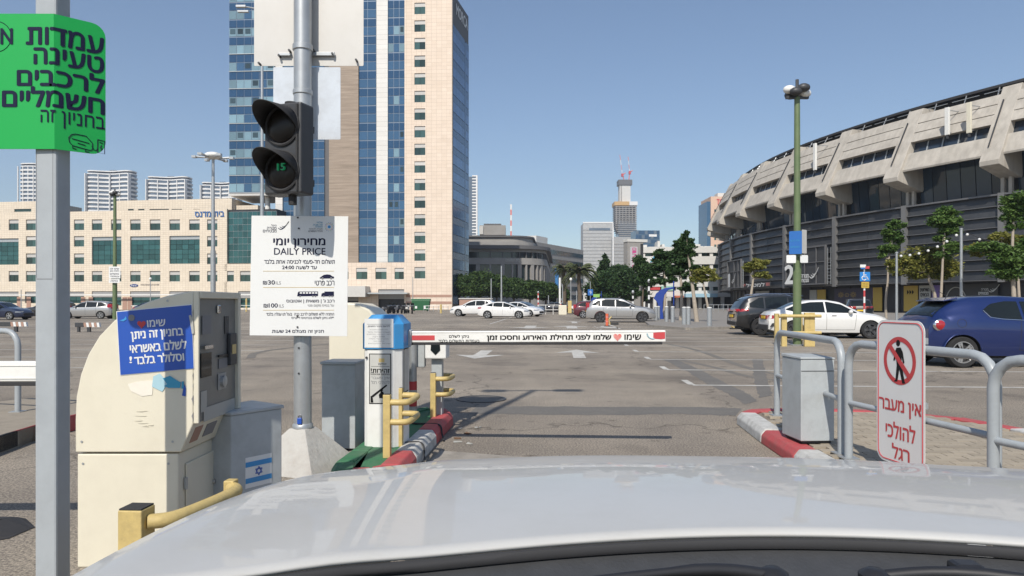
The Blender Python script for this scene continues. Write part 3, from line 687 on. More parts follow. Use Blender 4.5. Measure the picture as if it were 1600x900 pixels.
# ---- grey court building with a rounded corner
dC = 200
rc_ = thing('courthouse', 'grey stone civic building with rounded corner and long cornice', 'building', (0, 0, 0))
def court_line(off=0.0):
    a, b = P(660, HY, dC), P(795, HY, dC); pts = [Vector((a.x, a.y-off)), Vector((b.x, b.y-off))]
    e = P(858, HY, 268); c0 = Vector((b.x, b.y+11)); rr = 11+off
    dv = (Vector((e.x, e.y)) - Vector((b.x+11, b.y+11))); ang = math.atan2(dv.x, dv.y)
    for i in range(1, 9):
        t = -math.pi/2 + (math.pi/2-ang)*i/8; pts.append(Vector((c0.x+rr*math.cos(t), c0.y+rr*math.sin(t))))
    last = pts[-1]; pts.append(last + Vector((math.sin(ang), math.cos(ang)))*62); return pts
def court_ring(z0, z1, off, mat, name, th=4.0):
    o = court_line(off); i = court_line(off-th); part(name, MB().prism([tuple(p) for p in o] + [tuple(p) for p in reversed(i)], z0, z1, 'z'), mat, rc_, smooth=30)
def cz(py): return CAMH + (HY-py)/FPX*dC
court_ring(0, cz(389), -.5, K['courtglass'], 'glass_wall', 8); court_ring(cz(389), cz(383.5), 1.4, K['courtdark'], 'cornice'); court_ring(cz(393.5), cz(389)-.01, .2, K['courtgrey'], 'stone_band')
court_ring(cz(413), cz(403), .35, K['courtgrey'], 'stone_band'); court_ring(0, cz(438), .3, K['courtgrey'], 'stone_band'); court_ring(cz(383.5)+.01, cz(376), -3.0, K['courtgrey'], 'attic', 4); court_ring(cz(376)+.01, cz(366.5), -4.0, K['courtgrey'], 'attic', 4); court_ring(cz(368.5), cz(366), -3.4, K['courtdark'], 'attic_cornice', 4)
ol = court_line(.12)
segs = []
for i in range(len(ol)-1):
    L_ = (ol[i+1]-ol[i]).length; n = max(1, int(L_/3.4)); 
    for k in range(n): segs.append((ol[i].lerp(ol[i+1], (k+.5)/n), math.atan2((ol[i+1]-ol[i]).y, (ol[i+1]-ol[i]).x), i))
for q, (p, a, i) in enumerate(segs):
    wd = .5 if q % 2 else 1.1
    if i == len(ol)-2: wd = 1.6
    o = bx('pier', K['courtgrey'], rc_, -wd/2, wd/2, -.15, .5, cz(438)+.01, cz(413)-.01); o.location = (p.x, p.y, 0); o.rotation_euler.z = a
    o = bx('mullion', K['courtdark'], rc_, -.12, .12, -.1, .5, cz(403)+.01, cz(393.5)-.01); o.location = (p.x, p.y, 0); o.rotation_euler.z = a
h0 = P(785, HY, dC-.6); 
text('COURTHOUSE' if 0 else heb('בית המשפט'), K['alu'], rc_, P(790, HY, dC).x, P(812, HY, dC).x, cz(409), cz(405), y=dC-.9)
def roofbox(name, px0, px1, py0, py1, d, dep, mat, parent): return bx(name, mat, parent, (px0-CX)/FPX*d, (px1-CX)/FPX*d, d, d+dep, CAMH+(HY-py1)/FPX*d, CAMH+(HY-py0)/FPX*d)
roofbox('plant_room', 750, 790, 352, 367, dC+8, 9, K['courtgrey'], rc_); roofbox('plant_screen', 756, 783, 349.5, 353, dC+8.3, 8, K['courtdark'], rc_); roofbox('plant_room', 749, 755, 353, 366, dC+7.6, 5, K['alu'], rc_)
ms = thing('lattice_mast', 'red and white striped radio mast rising behind the courthouse roof', 'mast', P(798.5, HY, 230) - Vector((0, 0, CAMH)))
for k in range(9):
    z = CAMH+(HY-366)/FPX*230 - 6 + k*1.75; part('mast_section', MB().box(-.26, .26, -.26, .26, z, z+1.73), K['pinkred'] if k % 2 else K['signwhite'], ms)
part('antenna', MB().tube([(0, 0, 0), (0, 0, CAMH+(HY-320)/FPX*230)], .08, 6), K['galv'], ms)
# ---- grey office block behind the courthouse
B2 = thing('office_block', 'pale grey office block with strip windows behind the courthouse corner', 'building', P(838, HY, 262)-Vector((0, 0, CAMH)), R(62))
hb = CAMH+(HY-378)/FPX*262; bx('wall', K['courtgrey'], B2, 0, 46, 0, 18, 0, hb); bx('roof_box', K['carpark'], B2, 2, 12, 1, 8, hb, hb+2.6)
for k in range(6): bx('strip_window', K['courtglass'], B2, .8, 45.6, -.12, .3, 3+k*3.5, 4.7+k*3.5)
for k in range(6): bx('strip_window', K['courtglass'], B2, -.12, .3, .8, 17, 3+k*3.5, 4.7+k*3.5)
def plain_tower(name, label, px0, px1, py0, d, dep, mat, rz=0.0, cat='tower'):
    root = thing(name, label, cat, P((px0+px1)/2, HY, d)-Vector((0, 0, CAMH)), rz); w = (px1-px0)/FPX*d/2; h = CAMH+(HY-py0)/FPX*d
    bx('wall', mat, root, -w, w, 0, dep, 0, h); return root, w, h
r_, w, h = plain_tower('glass_tower', 'slender pale glass skyscraper peeping past the cream tower edge', 728, 745.5, 276, 520, 14, K['bandglass'])
for k in range(26): ubox('floor_band', K['bandwhite'], r_, w*.1, w+.2, -.3, 4, 40+k*2.2, 40.9+k*2.2)
bx('corner_pier', K['bandwhite'], r_, w-.8, w+.3, -.4, 2, 0, h+1)
r_, w, h = plain_tower('skyscraper', 'broad pale grey gridded skyscraper left of the tower under construction', 911, 958, 349, 900, 30, K['fargrey'])
bx('crown', K['bandwhite'], r_, -w, w, -.5, 4, h, h+1.8); bx('crown_recess', K['bandglass'], r_, -w*.6, w*.8, -.4, .5, h-9, h-6); bx('edge_pier', K['bandwhite'], r_, w-.9, w+.3, -.6, 3, 0, h+1)
for k in range(18): ubox('floor_band', K['fargrey2'], r_, -w, w, -.35, .2, 20+k*4.4, 21+k*4.4)
r_, w, h = plain_tower('office_slab', 'grey gridded office slab below the tower under construction', 959, 997, 370, 880, 25, K['fargrey2'])
bx('edge_pier', K['bandwhite'], r_, -w-1.6, -w-.1, -.6, 3, 0, h+12)
for k in range(16): ubox('floor_band', K['courtgrey'], r_, -w, w, -.35, .2, 12+k*4.2, 13+k*4.2)
# tower under construction with two cranes
dU = 930; U = thing('unfinished_tower', 'unfinished skyscraper with bare floors, orange safety screen and slim core', 'tower', P(977.5, HY, dU)-Vector((0, 0, CAMH)))
def uz(py): return CAMH+(HY-py)/FPX*dU
def ux(px): return (px-977.5)/FPX*dU
bx('glazed_storeys', K['bandglass'], U, ux(966), ux(993), 0, 22, 0, uz(346))
me = MB().box(-.5, .5, -.5, .5, -.5, .5).mesh('floor_slab', K['courtgrey'])
for k in range(16):
    py = 368-k*3.0; xl_ = 961+max(0, (k-4)*-1.6+0) if k < 5 else 961
    o = link('floor_slab', me, U, (ux((xl_+995)/2), 11, uz(py))); o.scale = (ux(995)-ux(xl_), 24, 1.0)
bx('slab_core', K['shop'], U, ux(964), ux(993), 2, 20, uz(346), uz(322))
for px in (963, 968, 973, 978, 983, 988, 993): bx('column', K['courtgrey'], U, ux(px)-.5, ux(px)+.5, -.6, .6, uz(350), uz(322))
bx('safety_screen', M('orange_screen', (.52, .33, .13), .8), U, ux(960), ux(983), -1.6, 23, uz(321), uz(315)); bx('safety_screen', K['bandwhite'], U, ux(983)+.1, ux(996), -1.6, 23, uz(321), uz(315))
bx('core_wall', K['carpark'], U, ux(969), ux(986), 4, 18, uz(315), uz(287)); bx('core_cap', K['courtdark'], U, ux(967), ux(988.5), 2.5, 19.5, uz(288), uz(280))
bx('core_groove', K['courtgrey'], U, ux(970.5), ux(972.5), 3.8, 4.1, uz(314), uz(288))
for lab, pts in (('red and white luffing crane leaning left atop the unfinished tower', ((977, 280), (974, 272), (970, 240))), ('red and white luffing crane standing right atop the unfinished tower', ((984, 281), (985.5, 268), (983, 243)))):
    cr = thing('tower_crane', lab, 'crane', P(pts[0][0], HY, dU)-Vector((0, 0, CAMH)), 0, 'cranes on the unfinished tower')
    q = [Vector(((p[0]-pts[0][0])/FPX*dU, 8, uz(p[1]))) for p in pts]
    part('mast', MB().tube(q[:2], .7, 6), K['pinkred'], cr); part('cab', MB().box(q[1].x-1.4, q[1].x+1.4, 6.5, 9.5, q[1].z-2, q[1].z+2), K['redink'], cr)
    for i in range(4): part('jib_section', MB().tube([q[1].lerp(q[2], i/4), q[1].lerp(q[2], (i+1)/4)], .42, 5), K['pinkred'] if i % 2 else K['signwhite'], cr)
    part('counter_jib', MB().tube([q[1], q[1]+Vector((4.0, 0, 3))], .6, 5), K['pinkred'], cr)
r_, w, h = plain_tower('glass_office_tower', 'blue glass office tower above the white car park roof', 993, 1031, 360, 620, 20, K['farblue'], R(3))
for a in range(8):
    for b in range(7): ubox('pane', K['bluespandrel'] if (a+b) % 3 else K['bandglass'], r_, -w+a*w/4+.15, -w+(a+1)*w/4-.15, -.25, .1, h-3.2-b*4, h-.3-b*4)
bx('roof_emblem', K['bandwhite'], r_, w*.1, w*.75, -.5, -.2, h-5.5, h-3.5)
# salmon tower with lettering
r_, w, h = plain_tower('salmon_tower', 'salmon clad tower with blue glass edge beyond the arena', 1110.5, 1150, 307, 350, 18, K['salmon'])
bx('glass_edge', K['blueglass'], r_, -w-1.8, -w-.02, .2, 16, 0, h-2.5); bx('roof_box', K['carpark'], r_, -w*.3, w*.5, 3, 9, h, h+2.2)
text('TOYOTA', K['redink'], r_, -w*.52, w*.95, h-4.0, h-1.3, y=-.2, bold=.03)
for k in range(14):
    for j in range(7): ubox('window', K['winglass'], r_, -w*.72+j*w*.24, -w*.72+j*w*.24+w*.16, -.12, .2, h-7.6-k*3.5, h-6.4-k*3.5)
# ---- white car park building with ribbon openings
CP = Facade(1060, 165, -R(2)); rp_ = CP.root('parking_garage', 'long white multi-storey building with dark ribbon openings behind the young trees', 'building')
xa, xb = CP.x(1003), CP.x(1150)
for py0, py1 in ((386, 395), (400.5, 413), (419, 431), (437, 448), (454, 464)):
    bx('parapet_band', K['carpark'], rp_, xa, xb, -.25, 12, CP.loc(1060, py1)[1], CP.loc(1060, py0)[1])
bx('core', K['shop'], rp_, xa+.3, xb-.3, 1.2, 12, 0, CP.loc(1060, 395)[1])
for k in range(9):
    x = xa + .4 + k*(xb-xa-.8)/8; bx('column', K['carpark'], rp_, x-.35, x+.35, .0, 1.1, 0, CP.loc(1060, 395)[1])
for k in range(8):
    x = xa + .4 + k*(xb-xa-.8)/8
    for py0, py1 in ((395, 400.5), (413, 419), (431, 437), (448, 454)): ubox('louvre_window', K['winglass'], rp_, x+.6, x+(xb-xa)/8-.9, .6, .8, CP.loc(1060, py1)[1]+.02, CP.loc(1060, py0)[1]-.02)
for px0, px1, py0 in ((1003, 1014, 381), (1016, 1046, 384), (1031, 1035, 375), (1038, 1042, 380), (1086, 1099, 380), (1096, 1104, 383), (1105, 1120, 383)):
    bx('roof_unit', K['carpark'], rp_, CP.x(px0), CP.x(px1), 3, 7, CP.loc(px0, 386.2)[1], CP.loc(px0, py0)[1])
bx('shop_sign', K['redink'], rp_, CP.x(1016), CP.x(1031), -.5, -.28, CP.loc(1020, 453)[1], CP.loc(1020, 449)[1]); bx('shop_sign', M('mint_sign', (.28, .5, .42), .5), rp_, CP.x(1033), CP.x(1052), -.5, -.28, CP.loc(1040, 454)[1], CP.loc(1040, 447)[1])
bx('awning', M('pale_blue_awning', (.30, .48, .6), .6), rp_, CP.x(1068), CP.x(1117), -2.5, -.3, CP.loc(1090, 464.5)[1], CP.loc(1090, 459)[1]); bx('awning', M('rust_awning', (.45, .13, .07), .7), rp_, CP.x(1052), CP.x(1065), -2.5, -.3, CP.loc(1090, 465)[1], CP.loc(1090, 462)[1])
sh_ = bx('emblem_board', K['signwhite'], rp_, CP.x(1015), CP.x(1044), -.5, -.26, CP.loc(1030, 412)[1], CP.loc(1030, 401)[1])
x_, z_ = CP.loc(1021, 410); part('emblem', MB().prism([(x_-.9, z_), (x_+1.0, z_+.2), (x_+.4, z_+1.5), (x_-.1, z_+1.3)], -.6, -.52), K['teal'], rp_)
# ---- grey pylon with a vertical pink sign
dP = 128; py_ = thing('sign_pylon', 'tall grey advertising pylon slab with vertical pink lettering', 'pylon', P(993, HY, dP)-Vector((0, 0, CAMH)), R(18))
hP = CAMH+(HY-378)/FPX*dP; bx('slab', K['courtgrey'], py_, -1.6, 1.6, 0, 1.6, 0, hP, .03); bx('dark_edge', K['darkmetal'], py_, 1.0, 1.55, -.06, 0, 0, hP-.3); bx('cap', K['carpark'], py_, -1.7, 2.4, -.1, 1.7, hP, hP+.5)
bx('sign_face', M('pylon_sign', (.5, .48, .5), .5), py_, -1.1, .4, -.08, -.01, hP-5.0, hP-.9)
for k, ch in enumerate('םילסורי'): text(ch, M('pink_ink', (.55, .08, .25), .5) if k == 0 else bpy.data.materials['pink_ink'], py_, -.7, .1, hP-1.5-k*.52, hP-1.08-k*.52, y=-.1, bold=.02)
# ================================================================ the concrete arena
ar = thing('arena', 'huge brutalist concrete arena with dark louvred base', 'arena', (0, 0, 0))
ctrl = [(84, 34), (70, 50), (61, 62), (54.1, 74.4), (48.4, 86.4), (44.9, 96.8), (42.4, 107), (41.0, 118), (40.9, 129), (42.0, 141), (45, 152), (50, 162), (58, 172), (68, 180)]
apath = smooth_path([Vector((*p, 0)) for p in ctrl], 12)
acc = [0.0]
for i in range(1, len(apath)): acc.append(acc[-1] + (apath[i]-apath[i-1]).length)
def ring(s, r=0.0, z=0.0):
    s = max(0.0, min(acc[-1]-1e-3, s)); i = 0
    lo, hi = 0, len(acc)-1
    while hi-lo > 1:
        mid = (lo+hi)//2
        if acc[mid] <= s: lo = mid
        else: hi = mid
    t = (s-acc[lo])/(acc[hi]-acc[lo]); p = apath[lo].lerp(apath[hi], t)
    a = apath[max(lo-1, 0)]; b = apath[min(hi+1, len(apath)-1)]; tg = (b-a).normalized(); n = Vector((-tg.y, tg.x, 0))   # path runs away from us: outward is to its left
    q = p + n*r; return Vector((q.x, q.y, z))
def sof(px, r=0.0):
    best = min(range(0, 1500), key=lambda k: abs((lambda p: p.x/p.y*FPX+CX)(ring(acc[-1]*.62*k/1500, r)) - px)); return acc[-1]*.62*best/1500
anchor = min(range(len(apath)), key=lambda i: (apath[i]-Vector((48.4, 86.4, 0))).length); BAY = 11.3
s0 = acc[anchor] - 4*BAY
bays = [s0 + k*BAY for k in range(14) if s0 + k*BAY > 0 and s0+(k+1)*BAY < acc[-1]]
def slab(name, mat, sa, sb, prof, parent=ar, n=4, **k):
    """closed shape swept along the arena's curve from sa to sb; prof is a list of (outward, z)"""
    m = len(prof); vs = []; fs = []
    for i in range(n+1):
        for r, z in prof: vs.append(ring(sa+(sb-sa)*i/n, r, z))
    for i in range(n):
        for j in range(m): fs.append((i*m+j, i*m+(j+1) % m, (i+1)*m+(j+1) % m, (i+1)*m+j))
    fs += [tuple(range(m)), tuple(n*m+j for j in range(m))[::-1]]
    return part(name, MB().add(vs, fs), mat, parent, **k)
RW = 1.0
for bi, s in enumerate(bays):
    e = s+BAY; a, b = s+RW, e-RW
    # raked rib
    slab('rib', K['concrete'], s-RW, s+RW, [(2.7, 16.0), (2.75, 16.5), (-1.7, 25.2), (-4.0, 25.2), (-4.0, 18.0), (-1.6, 14.9)], n=1, bevel=.05)
    slab('rib_downpipe', K['darkmetal'], s+.35, s+.47, [(2.05, 18.1), (2.12, 18.15), (-.72, 23.6), (-.82, 23.5)], n=1)
    a += .004; b -= .004
    slab('sill_beam', K['concrete'], a, b, [(1.9, 17.1), (1.95, 17.3), (1.0, 19.35), (-.6, 19.35), (-2.4, 17.9)])
    slab('slit_glass', K['dkglass'], a, b, [(.15, 19.36), (-.3, 20.75), (-.5, 20.75), (-.1, 19.36)])
    for k in range(4): slab('slit_mullion', K['mullion'], a+(b-a)*(k+.97)/4.95, a+(b-a)*(k+.97)/4.95+.15, [(.25, 19.36), (-.2, 20.75), (-.25, 20.75), (.2, 19.36)], n=1)
    z0 = 20.75; r0 = .55
    for k in range(3):
        z1 = z0+1.22; r1 = r0-.62
        slab('wall_panel', K['concrete'], a, b, [(r0, z0+.035), (r1, z1-.035), (r1-1.1, z1-.035), (r0-1.1, z0+.035)], bevel=.02); z0, r0 = z1, r1
    slab('panel_backing', K['darkmetal'], a+.05, b-.05, [(.25, 20.8), (-1.6, 24.3), (-2.6, 24.3), (-.9, 20.8)], n=2)
    # glazing under the overhang
    for k in range(6):
        p, q = s+.5+(BAY-1.0)*k/6, s+.5+(BAY-1.0)*(k+1)/6
        slab('glass_pane', K['arenaglass'], p+.05, q-.05, [(-1.9, 13.2), (-1.55, 17.7), (-1.75, 17.7), (-2.1, 13.2)], n=1)
    slab('strut', K['concrete'], s-.35, s+.0, [(-.9, 13.0), (-.9, 15.6), (-1.3, 15.6), (-1.3, 13.0)], n=1); slab('strut', K['concrete'], s+.45, s+.8, [(-.9, 13.0), (-.9, 15.6), (-1.3, 15.6), (-1.3, 13.0)], n=1)
    # louvred skirt
    slab('pilaster', K['mast'], s-.32, s+.32, [(.55, 3.6), (.55, 13.25), (-.2, 13.25), (-.2, 3.6)], n=1)
    NR = 8; hz = 9.2/NR
    for k in range(NR):
        z = 3.8+k*hz
        slab('louvre_panel', K['louvre'], s+.34, s+BAY/2-.03, [(.20, z+.08), (.02, z+hz-.06), (-.12, z+hz-.06), (.05, z+.08)], n=2)
        slab('louvre_panel', K['louvre'], s+BAY/2+.03, e-.34, [(.20, z+.08), (.02, z+hz-.06), (-.12, z+hz-.06), (.05, z+.08)], n=2)
        slab('louvre_rail', K['louvre_rail'], s+.33, e-.33, [(.42, z-.02), (.42, z+.05), (.0, z+.06), (.0, z-.03)], n=3)
    slab('cap_rail', K['louvre_rail'], s+.33, e-.33, [(.5, 13.0), (.5, 13.18), (-2.0, 13.2), (-2.0, 12.98)], n=3)
    slab('skirt_backing', K['darkmetal'], s, e, [(-.25, 3.7), (-.25, 13), (-2.2, 13), (-2.2, 3.7)], n=3)
    # ground floor
    slab('shopfront', K['shop'], s, e, [(-2.3, 0), (-2.3, 3.75), (-5, 3.75), (-5, 0)], n=3)
    for k in range(4): slab('shop_post', K['darkmetal'], s+k*BAY/4, s+k*BAY/4+.18, [(-2.15, 0), (-2.15, 3.7), (-2.28, 3.7), (-2.28, 0)], n=1)
    # roof edge with struts
    slab('roof_louvre', K['blackmatte'], s, e, [(-3.2, 25.75), (-3.2, 26.05), (-12, 27.9), (-12, 27.5)], n=3)
    slab('roof_edge_beam', K['blackmatte'], s, e, [(-4.5, 24.0), (-4.5, 25.9), (-5.5, 26.2), (-5.5, 24.0)], n=3)
    for k in range(3):
        q = s+BAY*(k+.5)/3; part('roof_strut', MB().tube([ring(q, -2.2, 24.2), ring(q+.3, -3.3, 25.8)], .06, 5), K['galv'], ar)
        part('roof_rail', MB().tube([ring(q-1.6, -2.6, 25.2), ring(q+1.6, -2.6, 25.2)], .045, 5), K['galv'], ar)
slab('inner_bowl', K['concrete'], bays[0], bays[-1]+BAY, [(-4.6, 17), (-5.6, 26), (-14, 27.4), (-14, 0), (-5.1, 0)], n=40)
def on_ring(s, r, z):
    p = ring(s, r, z); t = (ring(s-.5) - ring(s+.5)); return p, math.atan2(t.y, t.x)     # local x runs rightwards, local -y outward
# aerial boxes on the concrete
for px, py0, py1 in ((1279, 224, 266), (1485, 168, 211), (1519, 160, 208)):
    s = sof(px, .6); p, a = on_ring(s, 1.2, 0); d = p.y; z1, z0 = CAMH+(HY-py0)/FPX*d, CAMH+(HY-py1)/FPX*d
    t = thing('antenna_panel', {1279: 'white antenna panel on the arena wall next to the green pole', 1485: 'white antenna panel on the arena wall, first of the two near its high end', 1519: 'cream antenna panel on the arena wall, taller one nearest the frame edge'}[px], 'antenna', (p.x, p.y, 0), a, 'antenna panels on the arena')
    part('panel', MB().box(-.24, .24, -.15, .15, z0, z1), K['white'] if px != 1519 else K['cream'], t, bevel=.03); part('bracket', MB().tube([(0, .1, z0+.3), (0, 1.6, z0+.5)], .05, 6).tube([(0, .1, z1-.3), (0, 2.4, z1-.2)], .05, 6), K['galv'], t)
    part('cable_box', MB().box(-.1, .1, -.1, .12, z0-.4, z0-.02), K['darkmetal'], t)
# framed sign boxes on the louvres
def sign_box(px, label, w, zb, zt, body):
    s = sof(px, 1.0); p, a = on_ring(s, 1.3, 0); t = thing('framed_sign', label, 'sign', (p.x, p.y, 0), a)
    bx('backing', K['darkmetal'], t, -w/2+.1, w/2-.1, .25, .35, zb+.1, zt-.1)
    for n_, q in (('frame_bar', (-w/2, -w/2+.16, 0, .3, zb, zt)), ('frame_bar', (w/2-.16, w/2, 0, .3, zb, zt)), ('frame_bar', (-w/2+.161, w/2-.161, .0, .3, zb, zb+.16)), ('frame_bar', (-w/2+.161, w/2-.161, 0, .3, zt-.16, zt)), ('frame_bar', (-w/2+.161, w/2-.161, .05, .2, (zb+zt)/2+.4, (zb+zt)/2+.52)), ('frame_bar', (-.1, .0, .06, .2, zb+.17, zt-.17)), ('frame_bar', (w*.27, w*.27+.1, .06, .2, zb+.17, zt-.17))): bx(n_, K['louvre_rail'], t, *q)
    body(t)
    for k in range(8): part('ladder_rung', MB().tube([(w/2+.3, .2, zb+.3+k*.45), (w/2+.95, .2, zb+.3+k*.45)], .03, 5), K['galv'], t)
    for q in (.3, .95): part('ladder_rail', MB().tube([(w/2+q, .2, zb), (w/2+q, .2, zt-.4)], .04, 5), K['galv'], t)
def swoosh(t, x, z, s, mat, y=-.03, name='emblem'):
    """three nested crescent strokes sweeping up to the right"""
    def bez(p0, p1, p2, n=10): return [tuple((1-u)**2*p0[i]+2*u*(1-u)*p1[i]+u*u*p2[i] for i in (0, 1)) for u in [k/n for k in range(n+1)]]
    mb = MB()
    for k, (lo, hi) in enumerate((((-.05, .42, .12, -.12, 1.0), (.02, .40, .18, .06, 1.0)), ((.12, .52, .24, .06, .98), (.19, .50, .30, .22, .98)), ((.30, .60, .36, .28, .95), (.36, .58, .42, .42, .95)))):
        o = bez((lo[0], lo[1]), (lo[2]+.18, lo[3]), (lo[4], 1.0-.02*k)); i_ = bez((hi[0], hi[1]), (hi[2]+.18, hi[3]), (hi[4]-.06, 1.0-.02*k))
        mb.prism([(x+s*p, z+s*q) for p, q in o] + [(x+s*p, z+s*q) for p, q in reversed(i_)], y, y-max(.0008, abs(y)*.2))
    return part(name, mb, mat, t, fix=False)
def body2(t):
    text('2', K['signwhite'], t, -4.35, -2.35, 4.25, 6.95, y=-.05, bold=.05)
    text(heb('מנורה'), K['signwhite'], t, -.55, 1.1, 5.0, 5.5, y=-.05, bold=.03); text(heb('מבטחים'), K['signwhite'], t, -1.0, 1.1, 4.35, 4.85, y=-.05, bold=.03)
    swoosh(t, 1.3, 4.35, 2.0, K['signwhite'], -.05)
sign_box(1259, 'large steel framed sign with white figure 2 on the dark louvres', 9.0, 3.95, 9.4, body2)
def body1(t): text('1', K['signwhite'], t, -2.9, -2.0, 4.3, 6.6, y=-.05, bold=.05); swoosh(t, -.9, 4.3, 2.3, K['signwhite'], -.05)
sign_box(1131, 'smaller steel framed sign at the far end of the louvres', 8.0, 4.0, 9.0, body1)
# shop signs and printed banners of the ground floor
def banner(px0, px1, z0, z1, mat, label, body=None, r=-1.95):
    s = sof((px0+px1)/2, r); p, a = on_ring(s, r, 0); q0, q1 = ring(sof(px0, r), r), ring(sof(px1, r), r); w = (q1-q0).length
    t = thing('shop_banner', label, 'banner', (p.x, p.y, 0), math.atan2(q1.y-q0.y, q1.x-q0.x)); bx('board', mat, t, -w/2, w/2, 0, .08, z0, z1)
    if body: body(t, w)
    return t
banner(1157, 1202, 3.95, 4.75, K['darkmetal'], 'dark fascia with glowing red and white shop lettering', lambda t, w: (text(heb('למטייל'), K['signwhite'], t, -.3*w, .33*w, 4.05, 4.65, y=-.02, bold=.04), text(heb('ריקושט'), K['pinkred'], t, -w*.48, -w*.33, 4.1, 4.6, y=-.02, bold=.04), text('III', K['pinkred'], t, w*.38, w*.48, 4.1, 4.6, y=-.02, bold=.04)), r=.7)
banner(1180, 1201, 1.9, 3.4, K['paleprint'], 'pale poster reading 60 under the red lettering', lambda t, w: text('60%', K['inkblack'], t, -w*.05, w*.45, 2.1, 2.9, y=-.02, bold=.03))
banner(1265, 1276, .3, 3.3, K['paleprint'], 'faded grey poster on the shopfront below the sign frame'); banner(1277, 1290, .3, 3.3, K['yellowprint'], 'ochre poster on the shopfront below the sign frame')
banner(1303, 1362, .3, 3.4, M('dark_print', (.05, .045, .075), .5), 'dark printed hoarding with white symbols', lambda t, w: text('✳⊙✳', K['yellowprint'], t, -w*.4, w*.1, 2.1, 2.9, y=-.02))
banner(1364, 1378, .3, 3.4, K['yellowprint'], 'yellow printed hoarding panel behind the black parked car'); banner(1354, 1363, 2.0, 3.3, K['purple'], 'purple printed hoarding panel beside the yellow one')
banner(1412, 1434, .3, 3.5, K['yellowprint'], 'yellow hoarding with black arrow symbols near the blue car', lambda t, w: text('▶▶▶', K['inkblack'], t, -w*.25, w*.25, 2.4, 3.0, y=-.02))
banner(1436, 1454, 1.6, 3.5, K['paleprint'], 'pale hoarding with two lines of black lettering', lambda t, w: (text(heb('האירועים'), K['inkblack'], t, -w*.4, w*.4, 2.75, 3.15, y=-.02, bold=.03), text(heb('הבאים'), K['inkblack'], t, -w*.35, w*.35, 2.15, 2.55, y=-.02, bold=.03)))
banner(1456, 1472, .3, 3.5, K['purple'], 'purple hoarding panel behind the bare yellow-leaved tree')
banner(1476, 1558, .3, 3.55, M('dark_banner', (.04, .038, .036), .5), 'wide dark hoarding with white logo above the blue car', lambda t, w: (text(heb('מנורה'), K['signwhite'], t, w*.20, w*.33, 2.75, 3.0, y=-.02), text(heb('מבטחים'), K['signwhite'], t, w*.15, w*.33, 2.3, 2.6, y=-.02, bold=.03), swoosh(t, w*.34, 2.25, 1.2, K['signwhite'], -.03), part('arc_motif', MB().tube([(-w*.28+w*.2*math.cos(R(x)), -.03, 1.5+1.7*math.sin(R(x))) for x in range(0, 181, 12)], .06, 5), K['paleprint'], t)))
